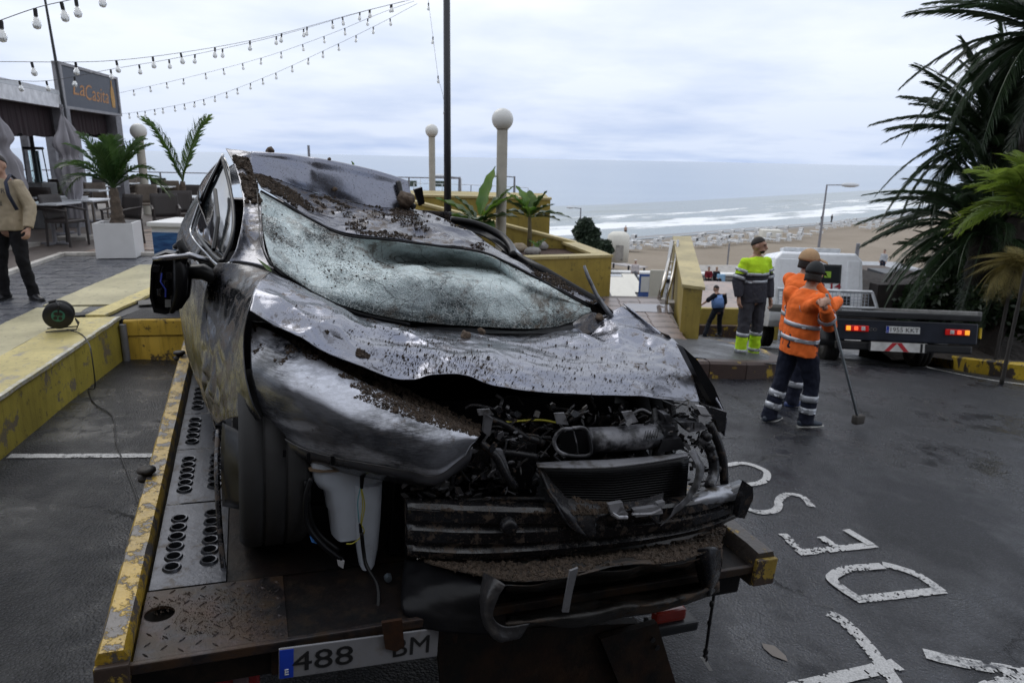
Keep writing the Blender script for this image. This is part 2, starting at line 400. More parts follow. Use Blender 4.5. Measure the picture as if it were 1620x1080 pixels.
# sea: wide sheet with swell relief in the material
m = bpy.data.materials.new('sea'); t, b = nodes(m)
na = noise_node(t, .05, 8, .6, stretch=(1, 2.6, 1)); nb = noise_node(t, .9, 6, .65, stretch=(1, 2.2, 1)); nl = noise_node(t, .006, 4, .5, stretch=(1, 5, 1))
c = mixc(t, ramp(t, nl.outputs[0], .35, .65), (.08, .15, .23), (.13, .20, .28))
t.links.new(c, b.inputs['Base Color']); b.inputs['Roughness'].default_value = .14; b.inputs['IOR'].default_value = 1.33
hh = mathn(t, 'ADD', mathn(t, 'MULTIPLY', na.outputs[0], 3), nb.outputs[0]); bump(t, b, hh, .12, .15)
SEA = m
mb = MB(); mb.quad((-30000, -200, -10), (30000, -200, -10), (30000, 45000, -10), (-30000, 45000, -10)); mb.build('sea', SEA, kind='structure')
def surf_mesh():
    D = list(np.arange(-3, 70, .9)); vs = []; k = len(D)
    for p, n in SHD:
        for d in D:
            q = p+n*d; z = -9.955
            wob = 5*noise.noise(Vector((q.x*.03, q.y*.03, 3)))
            for c0, a, w in ((20, .28, 1.6), (33, .5, 1.8), (47, .55, 2.2), (60, .35, 3)):
                amp = a*max(0, .35+1.5*noise.noise(Vector((q.x*.028+c0, q.y*.028, c0)))); z += amp*math.exp(-((d-c0-wob)/w)**2)
            z += .03*noise.noise(Vector((q.x*.5, q.y*.5, 0)))
            if d < 0: z = -9.955+.012*-d*6
            vs.append((q.x, q.y, z if d < 66 else -10.01))
    fs = [(i*k+j, i*k+j+1, (i+1)*k+j+1, (i+1)*k+j) for i in range(len(SHD)-1) for j in range(k-1)]
    me = bpy.data.meshes.new('surf'); me.from_pydata(vs, [], fs); uv = me.uv_layers.new(name='UVMap')
    for l in me.loops: uv.data[l.index].uv = (0, D[l.vertex_index % k]/100)
    return me
m = bpy.data.materials.new('surf'); t, b = nodes(m)
uvn = t.nodes.new('ShaderNodeUVMap'); s2 = t.nodes.new('ShaderNodeSeparateXYZ'); t.links.new(uvn.outputs[0], s2.inputs[0])
tc = t.nodes.new('ShaderNodeTexCoord')
mp = t.nodes.new('ShaderNodeMapping'); mp.inputs['Rotation'].default_value = (0, 0, R(-39)); t.links.new(tc.outputs['Object'], mp.inputs[0])
f1 = noise_node(t, .10, 9, .68, vec=mp.outputs[0], stretch=(.45, 2.2, 1)); f2 = noise_node(t, .5, 6, .7, vec=mp.outputs[0], stretch=(.4, 1.6, 1))
band = t.nodes.new('ShaderNodeValToRGB'); el = band.color_ramp.elements
el[0].position = 0; el[0].color = (.10,)*3+(1,); el[1].position = .7; el[1].color = (0, 0, 0, 1)
for p, v in ((.02, .02), (.07, .08), (.11, .34), (.2, .32), (.25, .1), (.30, .24), (.35, .22), (.4, .08), (.46, .16), (.5, .06), (.58, .05)):
    k = el.new(p); k.color = (v, v, v, 1)
t.links.new(s2.outputs[1], band.inputs[0])
fm = mathn(t, 'ADD', mathn(t, 'ADD', f1.outputs[0], band.outputs[0]), mathn(t, 'MULTIPLY', f2.outputs[0], .25))
foam = ramp(t, fm, .84, .95)
c = mixc(t, foam, (.13, .17, .18), (.78, .80, .82)); t.links.new(c, b.inputs['Base Color'])
rr = t.nodes.new('ShaderNodeMapRange'); t.links.new(foam, rr.inputs[0]); rr.inputs[3].default_value = .22; rr.inputs[4].default_value = .9; t.links.new(rr.outputs[0], b.inputs['Roughness'])
bump(t, b, mathn(t, 'ADD', f1.outputs[0], f2.outputs[0]), .4, .15)
setp(mesh_obj('surf', surf_mesh(), m), kind='structure')

# ---- promenade wall, roofs below the steps
CONC = M('concrete', (.33, .31, .29), .8, var=.2, bmp=.3, dark=(.12, .11, .10), dpos=(.52, .7))
WHITE = M('white_render', (.68, .68, .67), .7, var=.06, dark=(.4, .4, .38), dpos=(.6, .8), bmp=.1)
DARKM = M('dark_metal', (.025, .026, .03), .45, metal=.3, bmp=.05)
TILEB = M('brown_tile', (.20, .145, .125), .35, var=.25, nscale=2, bmp=.1, dark=(.09, .07, .06), dpos=(.5, .62), dscale=1.3)
mb = MB(); mb.box((42, 46.2, -7), (204, .5, 4.6)); o = mb.build('promenade_wall', CONC, label='long grey sea wall with a pale coping between the promenade and the sand', cat='wall')
mb = MB(); mb.box((42, 46.2, -4.64), (204, .8, .12)); mb.build('coping', WHITE, o)
# ---- pixel-wise painted road marks, put on the ground as strips
def mark_mat():
    m = bpy.data.materials.new('road_paint'); t, b = nodes(m)
    n = noise_node(t, 26, 7, .75); n2 = noise_node(t, 2.2, 5, .6); n3 = noise_node(t, 110, 2)
    a = mathn(t, 'ADD', mathn(t, 'MULTIPLY', n.outputs[0], .7), mathn(t, 'MULTIPLY', n2.outputs[0], .45))
    w = ramp(t, a, .60, .70)
    c = mixc(t, w, mixc(t, ramp(t, n3.outputs[0], .35, .6), (.30, .30, .30), (.48, .48, .48)), (.045, .047, .054)); t.links.new(c, b.inputs['Base Color'])
    b.inputs['Roughness'].default_value = .5; bump(t, b, n3.outputs[0], .5, .006); return m
PAINT = mark_mat()
def strip_on_ground(name, pxs, w, mat=PAINT, parent=None, lift=.005, fn=ong):
    P = catmull([list(fn(*p)) for p in pxs], 6) if len(pxs) > 2 else np.array([list(fn(*p)) for p in pxs])
    if len(P) == 2: P = np.array([P[0]*(1-k/12)+P[1]*k/12 for k in range(13)])
    seglen = np.r_[0, np.cumsum(np.linalg.norm(np.diff(P[:, :2], axis=0), axis=1))]; n = max(8, int(seglen[-1]/.011)); T_ = np.linspace(0, seglen[-1], n)
    P = np.stack([np.interp(T_, seglen, P[:, k]) for k in range(3)], 1); nc = 9; vs = []; fs = []
    for i in range(n):
        d = P[min(i+2, n-1)]-P[max(i-2, 0)]; d[2] = 0; d /= np.linalg.norm(d)+1e-9; q = np.array([-d[1], d[0], 0])
        for k in range(nc):
            s = (k/(nc-1)-.5)*(1+.10*noise.noise(Vector((P[i][0]*14, P[i][1]*14, k > 4)))); v = P[i]+q*w*s
            vs.append((v[0], v[1], G(v[0], v[1])+lift))
    for i in range(n-1):
        for k in range(nc-1):
            x, y = vs[i*nc+k][:2]; e_ = .16*(abs(k-3.5) > 3)
            if noise.noise(Vector((x*30, y*30, 0)))*.6+noise.noise(Vector((x*80, y*80, 4)))*.5+noise.noise(Vector((x*2.5, y*2.5, 7)))*.45+e_ > .40: continue
            fs.append((i*nc+k, i*nc+k+1, (i+1)*nc+k+1, (i+1)*nc+k))
    mb = MB(); mb.add(vs, fs); return mb.build(name, mat, parent)
def marks(name, strokes, w, label, group=None):
    e = empty(name, label, 'road marking', ong(*strokes[0][0]), group=group); k = 0
    for s in strokes:
        k += 1; o = strip_on_ground('stroke', s, w, lift=.005+.0015*k); o.location = -e.location; o.parent = e
    return e
marks('painted_letter', [[(1140, 738), (1172, 733), (1196, 738), (1213, 748), (1209, 761), (1185, 767), (1150, 768)]], .062, 'round white letter on the asphalt half hidden by the wreck bumper, farthest of the row')
marks('painted_letter', [[(1184, 806), (1205, 811), (1229, 806), (1233, 790), (1250, 782), (1272, 788), (1284, 802)]], .062, 'worn white letter S on the asphalt just off the wreck bumper')
marks('painted_letter', [[(1262, 875), (1384, 862)], [(1268, 874), (1238, 845)], [(1322, 866), (1298, 850)], [(1378, 863), (1338, 839)]], .07, 'white letter E on the asphalt between the S and the D')
marks('painted_letter', [[(1352, 949), (1492, 934)], [(1490, 936), (1455, 912), (1430, 902), (1396, 893)], [(1396, 896), (1342, 901), (1320, 910), (1316, 918), (1334, 933), (1360, 950)]], .07, 'white letter D on the asphalt below the letter E')
marks('painted_line', [[(1310, 970), (1335, 984), (1370, 1020), (1420, 1085)], [(1230, 1095), (1420, 1052)]], .08, 'thick worn white strokes crossing at the bottom of the road')
marks('painted_line', [[(1462, 1034), (1520, 1048), (1640, 1068)], [(1560, 1090), (1640, 1066)]], .09, 'worn white stroke at the bottom right corner of the road')
marks('parking_line', [[(14, 722), (300, 721)]], .075, 'thin white parking line left of the recovery truck bed')
strip_on_ground('edge_line', [(1462, 577), (1500, 588), (1560, 600), (1640, 611)], .07, M('thin_paint', (.5, .5, .48), .6, dark=(.2, .2, .2), dpos=(.5, .6), dscale=8), lift=.006)
setp(bpy.data.objects['edge_line'], 'thin pale line along the yellow kerb under the palms', 'road marking')
# puddle of brown water
P = [ong(*p) for p in ((1205, 1018), (1225, 1022), (1243, 1038), (1246, 1047), (1222, 1038), (1208, 1026))]
mb = MB(); mb.add([(p.x, p.y, G(p.x, p.y)+.006) for p in P], [tuple(range(6))]); mb.build('puddle', M('mud_water', (.10, .08, .065), .08, bmp=0), kind='stuff', label='small brown puddle in a dip of the asphalt', cat='puddle')
# concrete patches by the wall
for k, pts in enumerate((((95, 638), (165, 608), (172, 612), (140, 622), (100, 634)), ((120, 614), (150, 606), (173, 608), (160, 618), (110, 626)))):
    pass

# ================================================================ left terrace
TZ = .93
YEL = paint_worn('yellow_wall_paint', (.52, .42, .07), under=(.12, .10, .07), cover=.565, scale=4, streak=.6)
YTOP = paint_worn('yellow_cap_paint', (.60, .50, .19), under=(.17, .15, .12), cover=.56, scale=5, under2=(.3, .28, .25), streak=.25, sharp=.1)
CREAM = paint_worn('cream_cap_paint', (.50, .45, .27), under=(.22, .19, .16), cover=.6, scale=4, under2=(.35, .33, .3), streak=.2, sharp=.12)
A0 = onz(0, 628, TZ); A1 = onz(188, 503, TZ); d = (A1-A0).normalized(); A00 = A0-d*5
nrm = Vector((-d.y, d.x, 0))            # towards the terrace
W0 = empty('retaining_wall', 'yellow painted retaining wall running beside the parking space', 'wall', A00)
def wallpiece(name, a, b, z0, z1, th, nrm, mat, parent, seg=40, jit=.01):
    mb = MB(); L = (b-a).length; vs = []; 
    for i in range(seg+1):
        p = a+(b-a)*(i/seg)
        for k, (off, z) in enumerate(((0, z0), (0, z0*.5+z1*.5), (0, z1-.015), (.012, z1), (th, z1), (th, z0))):
            j = jit*noise.noise(p*2.3+Vector((0, 0, k*3.3))) if k < 4 else 0
            q = p+nrm*(off+j); vs.append((q.x, q.y, z+(jit*.5*noise.noise(p*3.1+Vector((k, 7, 0))) if 2 <= k <= 3 else 0)))
    fs = [(i*6+k, (i+1)*6+k, (i+1)*6+k+1, i*6+k+1) for i in range(seg) for k in range(5)]+[tuple(range(6)), tuple(seg*6+5-k for k in range(6))]
    mb.add(vs, fs); o = mb.build(name, mat, None, smooth=True); auto(o, 30); o.parent = parent; o.matrix_parent_inverse = Matrix.Translation(-parent.location); return o
wallpiece('wall_face', A00, A1, .1, TZ-.014, .28, nrm, YEL, W0, 90, .012)
def cap(name, a, b, off0, off1, z, mat, parent, seg=60, t=.03, j=.015, seed=0):
    n2 = Vector((-(b-a).y, (b-a).x, 0)).normalized(); vs = []
    for i in range(seg+1):
        p = a+(b-a)*(i/seg)
        for off in (off0, off1):
            jj = j*noise.noise(p*4+Vector((off*9+seed, 0, 0))); q = p+n2*(off+jj); vs += [(q.x, q.y, z), (q.x, q.y, z-t)]
    fs = []
    for i in range(seg):
        a_ = i*4; c_ = (i+1)*4
        fs += [(a_, c_, c_+2, a_+2), (a_+1, c_+1, c_, a_), (a_+2, c_+2, c_+3, a_+3)]
    fs += [(0, 2, 3, 1), (seg*4, seg*4+1, seg*4+3, seg*4+2)]
    mb = MB(); mb.add(vs, fs); o = mb.build(name, mat); o.parent = parent; o.matrix_parent_inverse = Matrix.Translation(-parent.location); return o
A2 = onz(240, 470, TZ)
cap('yellow_cap', A00, A1+d*.02, -.012, .48, TZ+.012, YTOP, W0)
cap('cream_band', A00, A1+d*.6, .485, 1.02, TZ+.010, CREAM, W0, seed=5)
cap('worn_edge', A00, A1, -.02, .018, TZ+.018, paint_worn('worn_edge', (.62, .60, .52), under=(.35, .3, .14), cover=.5, scale=14, under2=(.45, .42, .3)), W0, 120, .03, .008, 9)
# wall across the end of the parking space
B0 = A1.copy(); B1 = onz(300, 501, TZ); db = (B1-B0).normalized(); B2 = B0+db*2.4; nb_ = Vector((-db.y, db.x, 0))
YOR = paint_worn('ochre_wall_paint', (.62, .40, .055), under=(.05, .035, .02), cover=.58, scale=3.2, streak=.75)
W1 = empty('end_wall', 'low ochre wall closing the parking space behind the wrecked car', 'wall', B0)
wallpiece('wall_face', B0+Vector((.06, 0, 0)), B2, .1, TZ-.2, .3, nb_, YOR, W1, 60, .006)
wallpiece('wall_lip', B0+Vector((.05, -.02, 0)), B2+Vector((0, -.02, 0)), TZ-.19, TZ-.02, .3, nb_, YOR, W1, 60, .012)
mb = MB(); mb.tube([(B0.x+.05, B0.y-.035, .3), (B0.x+.05, B0.y-.035, TZ-.06)], .035, 12); mb.build('drain_pipe', M('grey_pipe', (.16, .16, .17), .5), label='short grey drain pipe in the corner of the two yellow walls', cat='pipe')
# platform behind the end wall
mb = MB(); pz = TZ-.012
q = [B0+Vector((.0, .02, 0)), B2+Vector((0, .02, 0)), Vector((B2.x-.3, 11.0, 0)), Vector((-4.6, 11.0, 0))]
mb.prism([(p.x, p.y) for p in q], .0, pz); mb.build('platform', asphalt('dry_asphalt', (.075, .072, .075), (.4, .7), 90, False), kind='structure')
w = cap('yellow_strip', B0+Vector((-.25, .0, 0)), onz(250, 462, TZ)+Vector((-.1, .3, 0)), -.10, .10, TZ+.03, YTOP, W0, 30)
cap('cream_band', A1+d*.62, onz(300, 430, TZ)+Vector((0, .6, 0)), .2, .98, TZ+.022, CREAM, W0, 30, seed=3)
for (px, py), (w_, h_) in (((100, 498), (.55, .16)), ((230, 478), (.5, .3))):
    p = onz(px, py, TZ); mb = MB(); mb.box((p.x+.2, p.y, TZ+.016), (w_, h_, .008), rz=.5); mb.build('cover_plate', M('grey_cover', (.10, .095, .09), .7, dark=(.04, .04, .04)), label='dark metal cover in the wall top '+('beside the cable reel' if px < 200 else 'near the poster box'), cat='cover')
# building front added unseen behind the photographer to shade the forecourt
hb = empty('added_hotel', 'beige hotel front across the street behind the photographer', 'building', (0, -8, .2))
mb = MB(); mb.box((0, -4, 6), (46, 8, 13)); mb.build('wall', M('added_hotel_wall', (.16, .14, .12), .9, bmp=.1), hb)
for ix in range(11):
    for iz in range(4):
        mb = MB(); mb.box((-20+ix*4, .02, 1.6+iz*3.0), (1.6, .06, 1.7)); mb.build('window', M('added_hotel_window', (.03, .035, .04), .1, bmp=0), hb)
# stone paving
m = bpy.data.materials.new('wet_stone_paving'); t, b = nodes(m)
n1 = noise_node(t, 1.2, 7, .65); n2 = noise_node(t, 22, 5, .7)
c = mixc(t, ramp(t, n1.outputs[0], .3, .7), (.03, .033, .045), (.075, .08, .10)); c = mixc(t, ramp(t, n2.outputs[0], .45, .75), c, (.17, .17, .18)); t.links.new(c, b.inputs['Base Color'])
rr = t.nodes.new('ShaderNodeMapRange'); t.links.new(n1.outputs[0], rr.inputs[0]); rr.inputs[1].default_value = .35; rr.inputs[2].default_value = .6; rr.inputs[3].default_value = .5; rr.inputs[4].default_value = .16; t.links.new(rr.outputs[0], b.inputs['Roughness'])
bump(t, b, n2.outputs[0], .5, .01); STONE = m
mb = MB(); mb.box((-12.3, 5.4, TZ-.06), (16.2, 12.6, .1)); PAV = mb.build('terrace_paving', M('mortar', (.04, .04, .045), .6), kind='structure')
sl = MB(); sl.bbox((0, 0, 0), (.585, .285, .03), .006); slab = sl.mesh('paving_slab'); slab.materials.append(STONE)
# deck tiles and slabs
E1 = onz(0, 440, TZ); E2 = onz(100, 405, TZ); E3 = onz(235, 405, TZ)
def left_of_tiles(x, y):      # beyond the pale edging: tiled deck
    if x < E2.x: return y > E2.y+(x-E2.x)*(E2.y-E1.y)/(E2.x-E1.x) 
    return y > E2.y+(x-E2.x)*(E3.y-E2.y)/(E3.x-E2.x)
cnt = 0; base_off = nrm*1.05
far = MB()
for iy in range(-2, 42):
    for ix in range(-1, 26):
        o_ = A0+nrm*(1.20+ix*.6+(.3 if iy % 2 else 0))+d*(iy*.3-1.2)
        if o_.x < -18 or left_of_tiles(o_.x, o_.y) or o_.y > 11.6: continue
        px = CP+Vector((0, 0, 0)); vis = o_.x > -o_.y*.80-.4
        rz = math.atan2(nrm.y, nrm.x); zz = TZ-.008+random.uniform(-.0025, .0025)
        if vis and cnt < 280:
            s = instance('paving_slab', slab, PAV, (o_.x, o_.y, zz), (random.uniform(-.004, .004), random.uniform(-.004, .004), rz)); cnt += 1
        else: far.bbox((o_.x, o_.y, zz), (.585, .285, .03), .006, rz)
far.build('paving_slab', STONE, PAV, kind='stuff')
TILED = M('deck_tile', (.27, .185, .14), .33, var=.2, nscale=1.5, bmp=.08, dark=(.10, .075, .06), dpos=(.5, .62), dscale=.8)
mb = MB(); mb.box((-13.5, 20.3, TZ-.03), (30, 19.2, .06)); 
mb = MB()
pl = [(E1.x-12, E1.y-7.5+.2), (E1.x, E1.y), (E2.x, E2.y), (E3.x, E3.y), (-1.8, E3.y+.1), (-1.8, 27.5), (-40, 27.5), (-40, 3)]
mb.prism(pl, -5.2, TZ+.012); DK = mb.build('tiled_deck', M('deck_grout', (.10, .08, .07), .6), kind='structure')
tm = MB(); tm.bbox((0, 0, 0), (.39, .39, .012), .003); tile = tm.mesh('deck_tile'); tile.materials.append(TILED); cnt = 0; far = MB()
for iy in range(0, 50):
    for ix in range(0, 62):
        x = -22+ix*.4; y = 6+iy*.4
        if not left_of_tiles(x, y-.45) or not left_of_tiles(x-.2, y-.45) or x > -2.2: continue
        if y > 26.8: continue
        vis = -.83*y < x < -.42*y and y < 16
        if vis and cnt < 290: instance('deck_tile', tile, DK, (x, y, TZ+.017+random.uniform(-.001, .001))); cnt += 1
        else: far.box((x, y, TZ+.014), (.39, .39, .012))
far.build('deck_tile', TILED, DK, kind='stuff')
EDG = M('pale_edging', (.55, .52, .48), .6, dark=(.3, .28, .25), dpos=(.5, .65))
e = empty('pale_edging', 'pale stone edging strip between grey paving and the tiled deck', 'edging', E2)
for a, b_ in ((E1+(E1-E2)*1.2, E2), (E2, E3), (E3, E3+Vector((4, .25, 0)))):
    mid = (a+b_)/2; v = b_-a; mb = MB(); mb.bbox((mid.x-E2.x, mid.y-E2.y, .035), (v.length, .1, .06), .008, math.atan2(v.y, v.x)); mb.build('edging_stone', EDG, e)
# ================================================================ terrace things
ALU = M('grey_aluminium', (.20, .20, .22), .45, metal=.2, bmp=.03)
LGREY = M('pale_fascia', (.50, .52, .55), .5, var=.08, bmp=.05)
MAROON = M('maroon_awning', (.022, .012, .016), .9, var=.3, bmp=.1)
WICK = bpy.data.materials.new('brown_wicker'); t, b = nodes(WICK)
wv = t.nodes.new('ShaderNodeTexWave'); wv.inputs['Scale'].default_value = 28; wv.inputs['Distortion'].default_value = .5; wv.bands_direction = 'Z'
tcn = t.nodes.new('ShaderNodeTexCoord'); t.links.new(tcn.outputs['Object'], wv.inputs['Vector'])
oi = t.nodes.new('ShaderNodeObjectInfo')
c = mixc(t, wv.outputs['Fac'], (.012, .009, .009), (.035, .026, .024)); t.links.new(c, b.inputs['Base Color']); b.inputs['Roughness'].default_value = .45; bump(t, b, wv.outputs['Fac'], .5, .004)
WICK2 = M('taupe_wicker', (.13, .105, .085), .6, var=.2, nscale=30, bmp=.3)
# --- pavilion
e = empty('pavilion', 'grey restaurant pavilion with a pale fascia over a dark maroon awning', 'pavilion', (-11.2, 12, TZ))
PAVI = e
def wbuild(mb, name, mat, parent, **k):
    o = mb.build(name, mat, None, **k); o.parent = parent; o.matrix_parent_inverse = parent.matrix_world.inverted() if False else Matrix.Translation(-parent.location); return o
bpy.context.view_layer.update()
def postpx(top, bot, y, w, parent, name='post', mat=ALU):
    a = ony(*top, y); b_ = ony(*bot, y); mb = MB(); zt = a.z; x = (a.x+b_.x)/2
    mb.box((b_.x, y, (zt+TZ)/2), (w, w, zt-TZ)); return wbuild(mb, name, mat, parent)
pA = ony(98, 166, 15.8); 
for px, y, w in ((112, 15.7, .24), (192, 19.3, .26), (176, 19.9, .16), (52, 20.5, .22), (92, 21.5, .24), (128, 22.5, .22), (-20, 12.4, .22)):
    q = ony(px, 285, y); ztop = ony(px, 172, y).z if y < 20 else 3.9
    mb = MB(); mb.box((q.x, y, (TZ+ztop)/2), (w, w, ztop-TZ)); wbuild(mb, 'post', ALU, e)
f0 = ony(0, 126, 13.2); f1 = ony(93, 141, 15.8); g0 = ony(0, 157, 13.2); g1 = ony(93, 172, 15.8)
dd = f1-f0; f0b = f0-dd*1.2; g0b = g0-(g1-g0)*1.2
zt = (f0.z+f1.z)/2; zb = (g0.z+g1.z)/2; print('fascia z', f0.z, f1.z, g0.z, g1.z)
mb = MB()
def slab2(a, b_, z0, z1, th):
    v = (b_-a); v.z = 0; mid = (a+b_)/2; mb.box((mid.x, mid.y, (z0+z1)/2), (v.length, th, z1-z0), math.atan2(v.y, v.x))
slab2(f0b, f1, zb+.28, zt, .10); wbuild(mb, 'fascia', LGREY, e)
mb = MB(); slab2(f0b, f1, zb, zb+.27, .16); wbuild(mb, 'gutter', M('white_gutter', (.62, .63, .66), .4), e)
mb = MB(); v = (f1-f0); v.z = 0; v.normalize(); n_ = Vector((-v.y, v.x, 0)); 
p = [f0b+n_*.1, f1+v*4.2+n_*.1, f1+v*4.2+n_*6.4, f0b+n_*6.4]
mb.prism([(q.x, q.y) for q in p], zb+.05, zb+.12); wbuild(mb, 'awning', MAROON, e)
def valance(a, b_, z, h, nm='valance'):
    L = (b_-a).length; k = int(L/.08); vs = []; fs = []
    for i in range(k+1):
        f = i/k; q = a+(b_-a)*f; ww = .02*math.sin(i*1.9); zz = z-h-.06*abs(math.sin(f*L*PI/.7))
        vs += [(q.x, q.y, z), (q.x+n_.x*ww, q.y+n_.y*ww, zz)]
    fs = [(2*i, 2*i+1, 2*i+3, 2*i+2) for i in range(k)]; m_ = MB(); m_.add(vs, fs); o = wbuild(m_, nm, MAROON, e); solid(o, .01)
valance(f0b+n_*.2, f1+n_*.2, zb+.06, .62)
valance(f1+n_*.2, f1+v*4.0+n_*.2, zb+.06, .50)
valance(f0b+n_*6.3, f1+v*4.2+n_*6.3, zb+.06, .70)
valance(f1+v*4.1+n_*.2, f1+v*4.1+n_*6.3, zb+.06, .55)
# --- sign board
s = empty('sign_board', 'dark grey restaurant sign with orange script and a bottle emblem above the awning', 'sign', (-11, 17, 3))
SA, SB, SCc, SD = ony(98, 165, 15.95), ony(187, 182, 19.1), ony(181, 127, 19.1), ony(92, 99, 15.95)
z0 = (SA.z+SB.z)/2; z1 = (SCc.z+SD.z)/2; print('sign', SA, SB, SCc, SD)
mid = (SA+SB)/2; v = SB-SA; v.z = 0; L = v.length; vd = v.normalized(); nd = Vector((vd.y, -vd.x, 0))
mb = MB(); mb.box((mid.x, mid.y, (z0+z1)/2), (L, .10, z1-z0), math.atan2(v.y, v.x)); wbuild(mb, 'panel', M('slate_panel', (.045, .053, .075), .5, var=.1, bmp=.05), s)
mb = MB()
for zz in (z0-.03, z1+.02): mb.box((mid.x, mid.y, zz), (L+.1, .16, .06), math.atan2(v.y, v.x))
for q in (SA, SB): mb.box((q.x, q.y, (z0+z1)/2), (.09, .16, z1-z0), math.atan2(v.y, v.x))
wbuild(mb, 'frame', M('sign_frame', (.24, .24, .26), .5), s)
ORG = M('orange_script', (.42, .20, .07), .6, bmp=0)
def sgn(u_, z_): return frameM(SA.lerp(SB, u_)*1+nd*.053+Vector((0, 0, z_-SA.lerp(SB, u_).z)), vd, Vector((0, 0, 1)), nd)
Ms = sgn(.40, z0+(z1-z0)*.52); Ms2 = sgn(.74, z0+(z1-z0)*.40)
def wtext(*a, **k):
    o = put_text(*a, **k); o.matrix_parent_inverse = Matrix.Translation(-s.location); return o
wtext('La', .52, sgn(.26, z0+(z1-z0)*.50), ORG, s, shear=.25, width=.62)
wtext('Casita', .5, sgn(.58, z0+(z1-z0)*.42), ORG, s, shear=.25, width=1.35)
mb = MB(); q = sgn(.88, z0+(z1-z0)*.5)
pts = [(-.09, -.3), (.09, -.3), (.12, -.1), (.1, .12), (.03, .25), (.03, .36), (-.03, .36), (-.03, .25), (-.1, .12), (-.12, -.1)]
mb.add([q @ Vector((x, y, 0)) for x, y in pts]+[q @ Vector((x, y, .006)) for x, y in pts], [tuple(range(10, 20))]+[(i, (i+1) % 10, (i+1) % 10+10, i+10) for i in range(10)])
wbuild(mb, 'bottle_emblem', M('gold_emblem', (.45, .25, .06), .6, bmp=0), s)
# --- thin leaning mast by the sign
a = ony(66, -30, 15.6); b_ = ony(101, 170, 15.6); mb = MB(); mb.tube([a, a.lerp(b_, .5), b_, b_+Vector((0, 0, -1.2))], [.02, .028, .035, .035], 6); mb.build('light_mast', DARKM, label='thin dark leaning mast rising beside the grey restaurant sign', cat='mast')
MAST = ony(70, 20, 15.6)
# --- black tall pole
a = ony(704, -60, 15.0); b_ = ony(708, 292, 15.0); mb = MB(); mb.tube([(b_.x, b_.y, 0), (b_.x, b_.y, 3), (b_.x, b_.y, 8.6)], [.085, .075, .062], 12); mb.build('tall_pole', M('black_pole', (.012, .013, .018), .4, bmp=.02), smooth=True, label='tall black pole standing in the middle between two globe lamps', cat='pole')
# --- globe lamps
GLOBE = M('opal_globe', (.62, .62, .60), .35, var=.03, bmp=0); POST = M('cream_post', (.40, .38, .33), .75, var=.1, dark=(.25, .2, .13), dpos=(.62, .72))
def globe(px, py, dpx, diam, label, zb):
    y = diam*F/dpx; c = CP+ray(px, py).normalized()*(y)
    e = empty('globe_lamp', label, 'lamp', (c.x, c.y, zb), group='globe lamps on cream posts')
    h = c.z-zb; r = diam/2
    mb = MB(); mb.tube([(0, 0, 0), (0, 0, h-r*.86)], r*.50, 20); mb.build('post', POST, e, smooth=False)
    mb = MB(); mb.tube([(0, 0, h-r*.9), (0, 0, h-r*.84)], r*.56, 20); mb.build('collar', M('collar', (.2, .17, .13), .6), e)
    mb = MB(); mb.sphere((0, 0, h), r, 28, 18); mb.build('globe', GLOBE, e, smooth=True)
    for n in e.children:
        if n.name.startswith('post'): auto(n)
    return e, c
globe(219, 208, 21, .42, 'leftmost white globe lamp, behind the terrace chairs and palm', TZ)
globe(683, 207, 19.5, .42, 'white globe lamp just left of the tall black pole', .3)
globe(795, 189, 32.5, .42, 'tallest white globe lamp, on a cream post right of the black pole', .3)
# --- patio heater
p = onz(72, 318, TZ); y = 15.5; p = ony(62, 300, y)
e = empty('patio_heater', 'slim patio heater with a glass tube and flat dark hood under the awning', 'heater', (p.x, y, TZ), group=None)
H = ony(55, 212, y).z-TZ
GLS = bpy.data.materials.new('clear_glass'); t, b = nodes(GLS); b.inputs['Base Color'].default_value = (.75, .9, .88, 1); b.inputs['Roughness'].default_value = .03; b.inputs['Transmission Weight'].default_value = 1; b.inputs['IOR'].default_value = 1.1
mb = MB(); mb.bbox((0, 0, .5), (.5, .5, 1.0), .02); mb.build('base', M('heater_base', (.13, .13, .13), .4, metal=.4), e)
mb = MB(); mb.lathe([(.1, 1.0), (.1, H-.35)], 12, cap=False); mb.build('glass_tube', GLS, e, smooth=True)
mb = MB(); mb.tube([(0, 0, 1.0), (0, 0, H)], .04, 8); mb.build('stem', DARKM, e)
mb = MB(); mb.lathe([(.32, H-.03), (.30, H), (.02, H+.07)], 20); mb.build('hood', DARKM, e, smooth=True)
mb = MB()
for k in range(4): a = k*PI/2+.4; mb.tube([(.2*math.cos(a), .2*math.sin(a), 1), (.17*math.cos(a), .17*math.sin(a), H-.3)], .012, 5)
mb.lathe([(.19, H-.33), (.21, H-.3), (.19, H-.27)], 14); mb.build('cage', DARKM, e)
